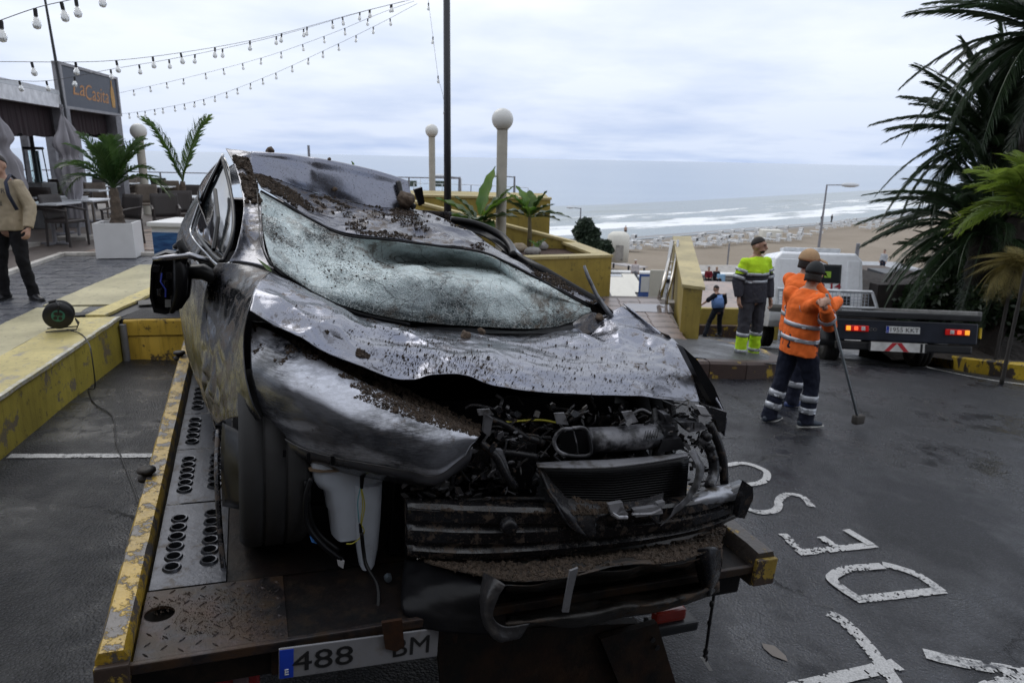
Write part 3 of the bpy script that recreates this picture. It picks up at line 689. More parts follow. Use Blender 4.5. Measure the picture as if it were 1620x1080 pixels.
# --- closed parasols
PARA = M('grey_canvas', (.27, .26, .285), .85, var=.15, nscale=3, bmp=.2, bscale=25)
def parasol(px, pyt, pyb, y, r, label):
    b_ = ony(px, pyb, y); t_ = ony(px, pyt, y); e = empty('closed_parasol', label, 'parasol', (b_.x, y, TZ), group='closed grey parasols')
    mb = MB(); mb.tube([(0, 0, 0), (0, 0, t_.z-TZ+.05)], .028, 8); mb.build('pole', ALU, e)
    mb = MB(); mb.box((0, 0, .04), (.6, .6, .08)); mb.build('base_plate', CONC, e)
    zt = t_.z-TZ; zb = .35; n = 48; rows = 40; vs = []; rng = random.Random(px)
    for i in range(rows+1):
        f = i/rows; z = zt+(zb-zt)*f; tie = 1-.45*math.exp(-((f-.42)/.06)**2)-.25*math.exp(-((f-.8)/.05)**2)
        rr_ = r*(.12+min(1, f*4)*.7+.3*math.sin(f*7+px))*tie
        for k in range(n):
            a = 2*PI*k/n; w = 1+.28*math.cos(8*a+f*2+.5*math.sin(f*9))+.14*math.cos(13*a-f*6+px)+.35*noise.noise(Vector((math.cos(a)*1.6, math.sin(a)*1.6, f*7+px)))
            vs.append((rr_*w*math.cos(a), rr_*w*math.sin(a), z+.05*noise.noise(Vector((a, f*9, px)))))
    fs = [(i*n+k, i*n+(k+1) % n, (i+1)*n+(k+1) % n, (i+1)*n+k) for i in range(rows) for k in range(n)]
    mb = MB(); mb.add(vs, fs); mb.build('canopy', PARA, e, smooth=True)
parasol(118, 170, 318, 13.6, .19, 'closed grey parasol tied beside the sign post')
parasol(4, 140, 300, 12.2, .26, 'closed grey parasol at the left edge behind the man in the sweatshirt')
# --- chairs and tables
def chair_proto(mat, arm=True):
    e = empty('terrace_chair', 'x', 'chair', (0, 0, 0), group='wicker terrace chairs')
    mb = MB(); mb.bbox((0, .0, .44), (.48, .48, .05), .015); mb.build('seat', mat, e)
    A = sheet_pts([[(-.24+.08*k+.0, -.22-.03*(abs(k-3)/3)**2*-1-.10*z_, .46+z_*.44) for k in range(7)] for z_ in (0, .33, .66, 1)], 2, 1)
    o = mesh_obj('backrest', grid_mesh(A), mat, e); solid(o, .03, 0)
    for sx in (-1, 1):
        mb = MB(); mb.tube([(sx*.22, .22, 0), (sx*.22, .22, .62 if arm else .43)], .022, 6); mb.build('leg', mat, e)
        mb = MB(); mb.tube([(sx*.22, -.24, 0), (sx*.22, -.21, .45)], .022, 6); mb.build('leg', mat, e)
        if arm: mb = MB(); mb.tube([(sx*.23, .24, .63), (sx*.235, 0, .66), (sx*.235, -.26, .68)], .025, 6, flat=.7); mb.build('armrest', mat, e)
    return e
cA = chair_proto(WICK); cB = chair_proto(WICK2)
usedA = [False]; usedB = [False]
def chair(px, py, rz, label, kind='A', z=TZ+.02):
    p = onz(px, py, z); src, u_ = (cA, usedA) if kind == 'A' else (cB, usedB)
    if not u_[0]: u_[0] = True; src.location = p; src.rotation_euler = (0, 0, rz); src['label'] = label; return src
    return copy_tree(src, None, p, rz, label)
chair(110, 388, R(-100), 'dark wicker armchair in profile, nearest the man in the sweatshirt')
chair(198, 386, R(160), 'dark wicker armchair seen from behind, partly hidden by the white planter')
chair(268, 382, R(-150), 'dark wicker armchair turned away behind the blue poster box')
chair(292, 372, R(-150), 'dark wicker armchair behind the slim palm trunk')
chair(233, 352, R(-165), 'taupe wicker armchair standing alone in the middle of the terrace', 'B')
chair(75, 362, R(20), 'dark wicker armchair behind the nearest white table')
chair(128, 352, R(10), 'taupe wicker chair across the table behind the planter palm', 'B')
chair(156, 348, R(-150), 'taupe wicker chair just left of the planter palm', 'B')
chair(152, 330, R(170), 'dark wicker chair under the left fronds of the planter palm')
chair(200, 330, R(170), 'taupe wicker chair with its back against the terrace rail', 'B')
chair(216, 326, R(190), 'farthest taupe wicker chair between two tables', 'B')
chair(262, 328, R(0), 'dark wicker chair left of the slim palm by the railing')
chair(282, 336, R(0), 'taupe wicker chair beneath the railing left of the wrecked car', 'B')
chair(100, 335, R(30), 'dark wicker chair beside the sign post', 'A')
chair(52, 345, R(80), 'taupe wicker chair under the patio heater', 'B')
chair(302, 352, R(180), 'dark wicker chair squeezed between the slim palm and the car')
TT = M('white_table_top', (.55, .57, .60), .18, var=.05, bmp=0)
e0 = empty('terrace_table', 'x', 'table', group='white topped terrace tables')
mb = MB(); mb.bbox((0, 0, .74), (.72, .72, .035), .008); mb.build('table_top', TT, e0)
mb = MB(); mb.tube([(0, 0, .03), (0, 0, .72)], .035, 10); mb.build('leg', ALU, e0)
mb = MB(); mb.box((0, 0, .015), (.5, .06, .03)); mb.box((0, 0, .016), (.06, .5, .034)); mb.build('foot', ALU, e0)
for k, (px, py, lb) in enumerate(((88, 386, 'nearest white table, right of the man in the sweatshirt'), (142, 376, 'white table left of the planter palm'), (104, 370, 'white table behind the nearest one, by the sign post'), (150, 350, 'white table in front of the tied parasol'), (178, 338, 'white table behind the planter palm'), (200, 330, 'far white table by the globe lamp post'), (258, 338, 'white table by the railing left of the slim palm'), (314, 366, 'white table right of the slim palm against the car'))):
    p = onz(px, py, TZ+.02)
    if k == 0: e0.location = p; e0['label'] = lb
    else: copy_tree(e0, None, p, random.uniform(0, .2), lb)
# --- glass railing at the terrace edge
def railing(name, pts, label, h=1.0, zb=TZ, glass=True, post_gap=1.6, mat=ALU, tr=.022, top=True):
    e = empty(name, label, 'railing', pts[0])
    gl = MATS.get('rail_glass')
    if not gl:
        gl = bpy.data.materials.new('rail_glass'); t, b = nodes(gl); b.inputs['Base Color'].default_value = (.97, .985, .985, 1); b.inputs['Roughness'].default_value = .02; b.inputs['Transmission Weight'].default_value = 1; b.inputs['IOR'].default_value = 1.03; MATS['rail_glass'] = gl
    for a, b_ in zip(pts[:-1], pts[1:]):
        a = Vector(a); b_ = Vector(b_); v = b_-a; k = max(1, int(v.length/post_gap))
        mb = MB(); mb.tube([a+Vector((0, 0, h)), b_+Vector((0, 0, h))], tr, 6); wbuild(mb, 'top_rail', mat, e)
        if not glass:
            mb = MB(); mb.tube([a+Vector((0, 0, h*.55)), b_+Vector((0, 0, h*.55))], tr*.6, 6); wbuild(mb, 'middle_rail', mat, e)
        for i in range(k+1):
            q = a+v*(i/k); mb = MB(); mb.box((q.x, q.y, q.z+h/2), (.045, .045, h-.02)); wbuild(mb, 'post', mat, e)
        if glass:
            for i in range(k):
                q = a+v*((i+.5)/k); mb = MB(); mb.box((q.x, q.y, q.z+h*.47), (v.length/k-.08, .012, h*.84), math.atan2(v.y, v.x)); wbuild(mb, 'glass_pane', gl, e)
    return e
railing('glass_railing', [(-24, 24.4, TZ), (-9, 24.6, TZ), (-1.9, 24.4, TZ)], 'glass railing along the sea edge of the restaurant terrace')
WM = M('white_metal', (.66, .68, .70), .4, bmp=0)
railing('white_railing', [tuple(onz(655, 313, .1)*1), tuple(onz(745, 316, .1)), tuple(onz(835, 322, .1))], 'white railing beside the black pole above the yellow wall', h=.9, glass=False, mat=WM, post_gap=1.5)
railing('white_railing', [tuple(onz(600, 308, -.3)*1), tuple(onz(730, 310, -.3))], 'farther white railing behind the globe lamp left of the black pole', h=1.35, glass=True, mat=WM, post_gap=2.5)
for px, py, h, lb in ((620, 302, .5, 'left'), (668, 303, .5, 'right')):
    p = onz(px+20, 305, -.3)+Vector((0, 4, 0)); mb = MB(); mb.bbox((0, 0, .6), (.9, .5, .5), .03); mb.box((0, -.26, .6), (.7, .02, .3)); o = mb.build('cabinet', M('dark_green_box', (.05, .07, .055), .5), label='dark cabinet behind the white railing, the one '+lb+' of the post', cat='cabinet'); o.location = p
# small street lamps behind the planters
def street_lamp(px, pyt, pyb, y, label, arm=.6, side=-1, pr=.05):
    t_ = ony(px, pyt, y); b_ = ony(px, pyb, y); e = empty('street_lamp', label, 'street lamp', (b_.x, b_.y, b_.z))
    h = t_.z-b_.z; mb = MB(); mb.tube([(0, 0, 0), (0, 0, h)], [pr*1.3, pr*.7], 8); mb.build('pole', ALU, e)
    mb = MB(); mb.tube([(0, 0, h-.05), (side*arm, 0, h+.02)], pr*.5, 6); mb.build('arm', ALU, e)
    mb = MB(); mb.sphere((side*arm*1.1, 0, h+.02), arm*.45, 10, 6, (1, .5, .25)); mb.build('lamp_head', LGREY, e, smooth=True)
    return e
street_lamp(813, 279, 330, 40, 'small street lamp just right of the tallest globe lamp', .9, -1, .07)
street_lamp(727, 280, 330, 34, 'small dark street lamp between the black pole and the first banana plant', .9, -1, .08)
street_lamp(917, 329, 372, 60, 'thin street lamp above the dark bushy tree', .8, -1, .07)
street_lamp(1295, 292, 392, 101, 'tall curved street lamp standing on the beach behind the white truck', 3.0, 1, .16)
for px, y0, y1, yy, lb in ((1154, 385, 425, 70, 'thin grey pole on the sand left of the man in yellow and grey'), (1358, 385, 410, 30, 'short dark pole behind the white truck roof, right side'), (488, 230, 262, 45, 'thin pole sticking up behind the wrecked car roof')):
    a = ony(px, y0, yy); b_ = ony(px-4, y1, yy); mb = MB(); mb.tube([(a.x, yy, b_.z-.5), (a.x, yy, a.z)], .08, 6); mb.build('thin_pole', ALU, label=lb, cat='pole')
# --- string lights
CAB = M('black_cable', (.015, .015, .018), .6, bmp=0)
BULB = bpy.data.materials.new('clear_bulb'); t, b = nodes(BULB); b.inputs['Base Color'].default_value = (.80, .80, .78, 1); b.inputs['Roughness'].default_value = .08; b.inputs['Transmission Weight'].default_value = .65; b.inputs['IOR'].default_value = 1.2
mb = MB(); mb.lathe([(.010, -.055), (.018, -.072), (.031, -.10), (.034, -.122), (.024, -.148), (.004, -.156)], 12); bulb_me = mb.mesh('bulb'); bulb_me.materials.append(BULB); bulb_me.polygons.foreach_set('use_smooth', [True]*len(bulb_me.polygons))
mb = MB(); mb.lathe([(.012, 0), (.015, -.01), (.015, -.06)], 10); sock_me = mb.mesh('socket'); sock_me.materials.append(CAB)
def string(px_pts, depths, bulbs, label, thick=.0035):
    pts = catmull([list(CP+ray(px, py)*dd) for (px, py), dd in zip(px_pts, depths)], 12)
    e = empty('string_lights', label, 'string lights', pts[0], group='festoon strings over the terrace')
    mb = MB(); mb.tube([Vector(p) for p in pts], thick, 5); wbuild(mb, 'cable', CAB, e)
    P = [Vector(p) for p in pts]
    for bx in bulbs:
        # nearest point of the cable, seen at that column
        best = None
        for i in range(len(P)-1):
            for f in (0, .25, .5, .75):
                q = P[i].lerp(P[i+1], f); r_ = q-CP; x = 810+F*r_.dot(RGT)/r_.dot(fwd)
                if best is None or abs(x-bx) < best[0]: best = (abs(x-bx), q)
        q = best[1]; o = instance('bulb', bulb_me, e, q-e.location, (random.uniform(-.12, .12), random.uniform(-.12, .12), 0)); sk = instance('socket', sock_me, o)
D0 = [9.5, 10.2, 11.2, 12.2, 13.2, 14.3]
string([(-20, 98), (180, 96), (340, 75), (450, 52), (560, 22), (640, 2)], [7.5, 9, 10.5, 12, 13.5, 14.5], [51, 119, 182, 241, 286, 341, 395, 445, 485, 541, 569, 586, 620], 'uppermost long string of bulbs rising to the black pole top')
string([(-10, 125), (75, 128), (175, 110), (300, 88), (440, 57), (570, 20), (650, 0)], [10, 10.5, 11, 12, 13, 14, 15], [31, 73, 118, 174, 219, 266, 309, 352, 438, 480, 525, 585, 618], 'second string of bulbs, crossing in front of the grey sign')
string([(186, 148), (300, 122), (420, 90), (520, 55), (600, 22), (655, 2)], [19, 18, 17, 16, 15, 14.6], [186, 211, 237, 263, 291, 324, 353, 383, 414, 445, 478, 512, 546, 582], 'third string of bulbs starting at the right edge of the sign')
string([(188, 181), (240, 174), (330, 155), (430, 118), (530, 72), (600, 38), (660, 6)], [19.3, 19, 18, 17, 16, 15.3, 14.8], [204, 217, 230, 244, 258, 276, 291, 307, 323, 340, 358, 376, 396, 415, 437, 463, 487, 511, 536, 563, 590, 617], 'lowest and longest string of small bulbs')
string([(-20, 40), (60, 12), (130, -5), (200, -30)], [5, 5.5, 6, 6.6], [2, 56, 97, 120, 163], 'string of large near bulbs in the top left corner')
string([(676, -10), (684, 50), (693, 120), (703, 170), (704, 290)], [15.2, 15.2, 15, 14.6, 14.4], [678, 685, 693, 703], 'loose string of bulbs hanging down beside the black pole')
# --- planter and palms
def leaf_mat(name, c0, c1, rough=.45, trans=.0):
    m = bpy.data.materials.new(name); t, b = nodes(m)
    n = noise_node(t, 1.7, 3); oi = t.nodes.new('ShaderNodeObjectInfo')
    c = mixc(t, ramp(t, n.outputs[0], .35, .65), c0, c1)
    hs = t.nodes.new('ShaderNodeHueSaturation'); t.links.new(c, hs.inputs['Color']); v_ = mathn(t, 'ADD', mathn(t, 'MULTIPLY', oi.outputs['Random'], .5), .75); t.links.new(v_, hs.inputs['Value'])
    t.links.new(hs.outputs[0], b.inputs['Base Color']); b.inputs['Roughness'].default_value = rough
    if trans:
        tr = t.nodes.new('ShaderNodeBsdfTranslucent'); t.links.new(hs.outputs[0], tr.inputs[0]); mx_ = t.nodes.new('ShaderNodeMixShader'); mx_.inputs[0].default_value = trans
        t.links.new(b.outputs[0], mx_.inputs[1]); t.links.new(tr.outputs[0], mx_.inputs[2]); t.links.new(mx_.outputs[0], t.nodes['Material Output'].inputs[0])
    return m
PALM_L = leaf_mat('fresh_palm_leaf', (.05, .11, .018), (.12, .20, .035), .4, .45)
PALM_D = leaf_mat('dark_palm_leaf', (.012, .028, .012), (.03, .055, .02), .4, .18)
PALM_B = leaf_mat('light_palm_leaf', (.09, .16, .02), (.19, .26, .04), .4, .4)
DRY = leaf_mat('dry_palm_leaf', (.18, .15, .05), (.30, .25, .09), .7, .3)
TRUNK = M('palm_trunk', (.085, .065, .05), .9, var=.4, nscale=12, bmp=1, bscale=14, bdist=.03)
def frond_mesh(L=1.0, droop=.6, pairs=34, leaf=.3, w=.012, rise=.9, vee=.5, seed=0, stemw=.012, lean=.75, curl=0):
    """frond along +x, arching; base at origin"""
    rng = random.Random(seed); mb = MB(); pts = []
    for i in range(15):
        f = i/14; pts.append(Vector((L*f*(1-.12*f*droop), curl*L*f*f, L*(rise*f*.5-droop*f*f*.62))))
    mb.tube(pts, [stemw*(1-.85*i/14) for i in range(15)], 5)
    for k in range(pairs):
        f = .10+.89*k/(pairs-1); i = min(13, int(f*14)); q = pts[i].lerp(pts[i+1], f*14-i); t_ = (pts[i+1]-pts[i]).normalized()
        side = Vector((0, 1, 0)); up_ = t_.cross(side)*-1
        ll = leaf*(.35+.65*math.sin(PI*min(1, f*.85+.13)))*rng.uniform(.85, 1.1)
        for s_ in (-1, 1):
            dr = (t_*lean*rng.uniform(.8, 1.2)+side*s_*(1-.3*f)+Vector((0, 0, vee*rng.uniform(.6, 1.2)))).normalized()
            a_ = q; m_ = q+dr*ll*.5+Vector((0, 0, -.02*ll)); e_ = q+dr*ll+Vector((0, 0, -.25*ll*rng.uniform(.5, 1.6)))
            wv_ = t_*w*.5+Vector((0, 0, w*.3))
            mb.add([a_-wv_*.6, a_+wv_*.6, m_+wv_, e_, m_-wv_], [(0, 1, 2, 4), (4, 2, 3)])
    return mb
def palm(name, label, base, fronds, trunk_pts, trunk_r, meshes, tmat=TRUNK, cat='palm'):
    e = empty(name, label, cat, base)
    mb = MB(); n = 14; P = catmull([list(p) for p in trunk_pts], 8); rr_ = catmull([[r_] for r_ in trunk_r], 8)[:, 0]
    rr_ = [r_*(1+.13*math.sin(i*2.3)) for i, r_ in enumerate(rr_)]
    mb.tube([Vector(p) for p in P], rr_, n); o = mb.build('trunk', tmat, e, smooth=True)
    top = Vector(P[-1])
    for az, tilt, sc, roll, mi in fronds:
        o = bpy.data.objects.new('frond', meshes[mi % len(meshes)]); C.objects.link(o); o.parent = e
        o.matrix_local = Matrix.Translation(top) @ Matrix.Rotation(az, 4, 'Z') @ Matrix.Rotation(-tilt, 4, 'Y') @ Matrix.Rotation(roll, 4, 'X') @ Matrix.Scale(sc, 4)
    return e
def fm(mat, **k):
    me = frond_mesh(**k).mesh('frond'); me.materials.append(mat); return me
# white planter
P0 = onz(150, 409, TZ+.02); P1 = onz(199, 409, TZ+.02); w_ = (P1-P0).length; c0 = (P0+P1)/2
PW = M('white_planter', (.62, .62, .63), .35, var=.04, bmp=.02)
rzp = math.atan2((P1-P0).y, (P1-P0).x)+.12
e = empty('planter_box', 'white cube planter holding the bushy palm on the terrace edge', 'planter', (c0.x, c0.y+.32, TZ+.02), rzp)
S_ = .58; h_ = .56
mb = MB()
for sx, sy, dx_, dy_ in ((0, -1, S_, .04), (0, 1, S_, .04), (-1, 0, .04, S_-.08), (1, 0, .04, S_-.08)): mb.box((sx*(S_/2-.02), sy*(S_/2-.02), h_/2), (dx_, dy_, h_))
mb.box((0, 0, .03), (S_-.08, S_-.08, .06)); mb.build('box', PW, e); mb = MB(); mb.box((0, 0, h_-.08), (S_-.085, S_-.085, .04)); mb.build('soil', M('dark_soil', (.03, .022, .017), .95, bmp=.8, bscale=30), e)
base = Vector((c0.x, c0.y+.32, TZ+.02+h_-.08))
ml = [fm(PALM_L, L=1.0, droop=dr, pairs=46, leaf=.42, w=.040, rise=1.5, vee=.5, seed=s_, stemw=.013, lean=.9) for s_, dr in ((1, .5), (2, .9), (3, 1.2))]
md = [fm(leaf_mat('planter_palm_leaf', (.03, .075, .018), (.07, .13, .03), .4, .35), L=1.0, droop=dr, pairs=40, leaf=.30, w=.026, rise=1.5, vee=.45, seed=s_, stemw=.013, lean=.9) for s_, dr in ((4, .7), (5, 1.0), (6, 1.4))]
rng = random.Random(4)
fr = [(R(180+rng.uniform(-14, 14)), R(22), 1.0, 0, 2), (R(172), R(30), 1.02, 0, 1), (R(5), R(22), .98, 0, 2), (R(-8), R(36), .8, 0, 1), (R(80), R(52), .95, 0, 0), (R(110), R(60), 1.0, 0, 0), (R(60), R(62), .95, 0, 0), (R(-80), R(58), .8, 0, 0), (R(-110), R(48), .8, 0, 1), (R(140), R(54), .9, 0, 0), (R(35), R(55), .9, 0, 0), (R(-60), R(66), .9, 0, 0), (R(15), R(62), .9, 0, 0), (R(165), R(66), .95, 0, 0), (R(200), R(56), .85, 0, 0)]
palm('potted_palm', 'bushy green palm with arching fronds growing in the white planter', base, [(a, b_-.35 if b_ < .7 else b_-.45, s_*1.05, c_, d_) for a, b_, s_, c_, d_ in fr], [(0, 0, -.05), (.02, 0, .25), (.0, .02, .62)], [.13, .09, .06], md)
# slim palm
q = onz(291, 356, TZ+.02); base = Vector((q.x, q.y, TZ+.02))
top = ony(289, 287, q.y)
palm('slim_palm', 'slim palm with two upright feathery fronds beside the wrecked car', base, [(R(184), R(38), 1.42, 0, 0), (R(-2), R(38), 1.5, 0, 0), (R(170), R(36), .4, 0, 0), (R(20), R(48), .45, 0, 1)], [(0, 0, 0), (.0, 0, .4), (top.x-base.x, 0, top.z-base.z)], [.13, .10, .06], ml)
# poster box
a = onz(240, 470, TZ); yb = 7.55; TL = ony(235, 354, yb); TR = ony(293, 350, yb+.1)
e = empty('poster_box', 'white topped display box with a blue boat trip poster beside the car', 'display box', (TL.x, yb, TZ))
h_ = TL.z-TZ
mb = MB(); mb.bbox((.42, .30, h_/2), (.80, .60, h_-.01), .01); mb.build('box', WHITE, e)
mb = MB(); mb.bbox((.42, .30, h_-.005), (.86, .66, .05), .01); mb.build('top', WHITE, e)
m = bpy.data.materials.new('boat_poster_blue'); t, b = nodes(m); n = noise_node(t, 4, 5, .6, stretch=(1, 1, 5))
t.links.new(mixc(t, ramp(t, n.outputs[0], .35, .7), (.015, .05, .16), (.07, .20, .42)), b.inputs['Base Color']); b.inputs['Roughness'].default_value = .3
mb = MB(); mb.box((.42, -.006, h_/2-.03), (.78, .008, h_-.12)); mb.build('poster', m, e)
mb = MB()
for bx, bz, s_ in ((.44, h_-.28, 1.0), (.30, h_-.56, .55)):
    mb.prism([(bx-.2*s_, -.012), (bx+.24*s_, -.012), (bx+.24*s_, -.0105), (bx-.2*s_, -.0105)], [bz+.01, bz, bz, bz+.01], [bz+.05*s_]*4)
    mb.box((bx+.02*s_, -.0115, bz+.075*s_), (.32*s_, .002, .035*s_)); mb.box((bx+.03*s_, -.0115, bz+.115*s_), (.24*s_, .002, .03*s_))
    for k in range(6): mb.box((bx+(-.12+.05*k)*s_, -.0117, bz+.095*s_), (.006, .002, .06*s_))
mb.build('boat_print', M('boat_print', (.5, .5, .5), .4, bmp=0), e)
# cable reel
q = onz(97, 522, TZ+.02); e = empty('cable_reel', 'black extension cable reel with a green socket face on the yellow wall', 'cable reel', (q.x, q.y, TZ+.022), R(28))
BLK = M('black_plastic', (.010, .010, .012), .4, bmp=.05, var=.3)
Rr = .125; T = Matrix.Translation((0, 0, Rr+.03)) @ Matrix.Rotation(R(90), 4, 'X')
mb = MB(); mb.lathe([(.05, -.075), (Rr, -.078), (Rr+.004, -.07), (Rr, -.062), (.06, -.06)], 32, T); mb.build('flange', BLK, e, smooth=True)
mb = MB(); mb.lathe([(.05, .075), (Rr, .078), (Rr+.004, .07), (Rr, .062), (.06, .06)], 32, T); mb.build('flange', BLK, e, smooth=True)
mb = MB()
for k in range(9): z = -.052+.013*k; mb.lathe([(.095, z-.0065), (.104, z), (.095, z+.0065)], 28, T)
mb.build('wound_cable', CAB, e, smooth=True)
mb = MB(); mb.lathe([(.056, .074), (.056, .084), (.05, .086)], 24, T); mb.build('socket_face', M('green_plastic', (.03, .16, .11), .4, bmp=0), e)
mb = MB()
for k in range(4): a = k*PI/2+.6; mb.lathe([(.017, .086), (.017, .0885)], 14, T @ Matrix.Translation((.029*math.cos(a), .029*math.sin(a), 0)))
mb.build('socket', BLK, e)
mb = MB(); mb.tube([(-.12, -.07, .006), (.13, -.07, .006), (.15, -.05, .05), (.13, .0, .10), (.15, .05, .05), (.13, .08, .006), (-.12, .08, .006)], .007, 6)
mb.tube([(.0, -.09, .16), (.02, -.10, .26), (.0, -.06, .29), (-.02, 0, .30)], .007, 6); mb.tube([(-.06, -.03, .285), (.0, -.05, .30)], .014, 8); mb.build('stand', BLK, e)
P = [q+Vector((.09, -.05, .02)), onz(128, 528, TZ+.02), onz(139, 541, TZ+.02), onz(141, 556, TZ-.02)+Vector((.03, -.02, 0))]
w3 = P[-1].copy(); w3.z = .6; w4 = w3.copy(); w4.z = .42
G2 = [ong(140, 618), ong(150, 640), ong(178, 660), ong(184, 700), ong(196, 735), ong(212, 775), ong(220, 800)]
P += [w3+Vector((.01, -.03, 0)), ]+[Vector((g.x, g.y, G(g.x, g.y)+.012)) for g in G2]
mb = MB(); mb.tube([Vector(p) for p in catmull([list(p) for p in P], 8)], .0055, 6); o = mb.build('cord', CAB, smooth=True); o.parent = e; o.matrix_parent_inverse = e.matrix_world.inverted() if False else (Matrix.Translation(e.location) @ Matrix.Rotation(R(28), 4, 'Z')).inverted()
o.name = 'cord'
# ================================================================ middle: planter, steps, kerbs
YW = paint_worn('mustard_render', (.36, .27, .055), under=(.24, .19, .06), cover=.66, scale=3, streak=.45, sharp=.2, bs=.15)
YWT = paint_worn('pale_mustard_render', (.50, .41, .19), under=(.3, .25, .12), cover=.62, scale=3, streak=.2, sharp=.2, bs=.15)
zp = .85
A = onz(968, 403, zp); Bf = onz(780, 408, zp); Cc = onz(912, 383, zp)
e = empty('raised_planter', 'mustard yellow raised planter with a sloping back wall behind the wreck', 'planter', (A.x, A.y, 0)); PL = e
hd = (Bf-A); hd.z = 0; hd.normalize(); bk = (Cc-A); bk.z = 0; bkL = bk.length; bk.normalize()
Bl = A+hd*6.5
mb = MB(); n1_ = Vector((-hd.y, hd.x, 0)); n1_ = n1_ if n1_.y > 0 else -n1_
def vwall(mb, a, b_, n_, th, z0, za, zb_):
    p = [a, b_, b_+n_*th, a+n_*th]; mb.prism([(q.x, q.y) for q in p], z0, [za, zb_, zb_, za])
vwall(mb, A, Bl, n1_, .22, -1.2, zp-.05, zp-.05); wbuild(mb, 'front_wall', YW, e)
mb = MB(); vwall(mb, A-n1_*.02+hd*-.02, Bl-n1_*.02, n1_, .28, zp-.05, zp, zp); wbuild(mb, 'front_coping', YWT, e)
n2_ = Vector((-bk.y, bk.x, 0)); n2_ = n2_ if n2_.x < 0 else -n2_
mb = MB(); vwall(mb, A+bk*.0-n2_*.0+bk*.23, A+bk*bkL, n2_, .25, -2, zp-.052, zp-.052); wbuild(mb, 'side_wall', YW, e)
mb = MB(); vwall(mb, A-n2_*.02+bk*.26, A+bk*(bkL+.1)-n2_*.02, n2_, .34, zp-.05, zp+.002, zp+.002); wbuild(mb, 'side_coping', YWT, e)
C0 = A+bk*bkL; D0_ = ony(672, 322, C0.y+.3)
v = D0_-C0; zD = D0_.z; v.z = 0; n3_ = Vector((-v.y, v.x, 0)).normalized(); n3_ = n3_ if n3_.y > 0 else -n3_
mb = MB(); vwall(mb, C0, C0+v*1.4, n3_, .22, -1, zp-.055, zp+(zD-zp)*1.4-.055); wbuild(mb, 'sloping_wall', YW, e)
mb = MB(); vwall(mb, C0-n3_*.02, C0+v*1.4-n3_*.02, n3_, .26, [0]*1 and 0, 0, 0) if False else None
p = [C0-n3_*.03, C0+v*1.4-n3_*.03, C0+v*1.4+n3_*.25, C0+n3_*.25]; zz = [zp, zp+(zD-zp)*1.4, zp+(zD-zp)*1.4, zp]
mb.prism([(q.x, q.y) for q in p], [z-.055 for z in zz], zz); wbuild(mb, 'sloping_coping', YWT, e)
mb = MB(); p = [A+hd*.2+n1_*.2, Bl+n1_*.2, Bl+n1_*4, C0+v*1.3, C0]; mb.prism([(q.x, q.y) for q in p], .2, zp-.16)
SOIL = M('red_brown_soil', (.055, .030, .024), .95, var=.4, nscale=20, bmp=1, bscale=18, bdist=.03); wbuild(mb, 'soil', SOIL, e)
# second wall behind, carrying the tallest lamp
yb = 17.0; q0 = ony(871, 313, yb); q1 = ony(680, 318, yb+.2)
e = empty('yellow_wall', 'plain mustard yellow wall behind the two banana plants', 'wall', (q0.x, q0.y, 0))
mb = MB(); mb.prism([(q1.x-1.5, yb+.3), (q0.x, yb), (q0.x, yb+3.2), (q1.x-1.5, yb+3.4)], -6, q0.z-.05); wbuild(mb, 'wall', YW, e)
mb = MB(); mb.prism([(q1.x-1.5, yb+.27), (q0.x+.03, yb-.03), (q0.x+.03, yb+.3), (q1.x-1.5, yb+.6)], q0.z-.05, q0.z); wbuild(mb, 'coping', YWT, e)
# banana-like plants
BAN = leaf_mat('broad_leaf', (.05, .13, .015), (.14, .24, .03), .38, .4); BAND = leaf_mat('dark_broad_leaf', (.02, .05, .012), (.05, .09, .02), .4, .25)
STEM = M('plant_stem', (.11, .09, .05), .7, var=.3)
def broad_leaf(L, wd, bend, seed):
    rng = random.Random(seed); rows = []; n = 14
    for i in range(n+1):
        f = i/n; x = L*f; z = -bend*L*f*f*.7; hw = wd*.85*(math.sin(PI*min(1, f**.8*.97+.03))**.7 if f < 1 else 0)*(1 if f < .97 else .3)
        rows.append([(x, s_*hw*(1+.06*rng.uniform(-1, 1)), z+abs(s_)*hw*.30+.02*math.sin(i*1.7+s_*2)*abs(s_)) for s_ in (-1, -.5, 0, .5, 1)])
    return grid_mesh(np.array(rows), 'leaf')
def banana(name, label, base, h, leaves, group='banana plants'):
    e = empty(name, label, 'plant', base, group=group)
    mb = MB(); mb.tube([(0, 0, -.08), (.02, 0, h*.5), (0, 0, h)], [.055, .045, .03], 8); mb.build('stem', STEM, e, smooth=True)
    for k, (az, tilt, L, wd, bend, dark) in enumerate(leaves):
        me = broad_leaf(L, wd, bend, k); o = mesh_obj('leaf', me, BAND if dark else BAN, e)
        st = L*.18; mb = MB(); mb.tube([(-st, 0, -.0), (0, 0, 0), (L*.5, 0, -bend*L*.25*.7-.004), (L*.95, 0, -bend*L*.9*.7-.003)], [.014, .013, .008, .003], 5); s_ = mb.build('midrib', M('leaf_rib', (.16, .22, .06), .5, bmp=0), o)
        T = Matrix.Translation((0, 0, h*.9)) @ Matrix.Rotation(az, 4, 'Z') @ Matrix.Rotation(-tilt, 4, 'Y') @ Matrix.Translation((st, 0, 0)); o.matrix_local = T
    return e
q = onz(836, 398, zp-.16)
h_ = ony(836, 338, q.y).z-q.z
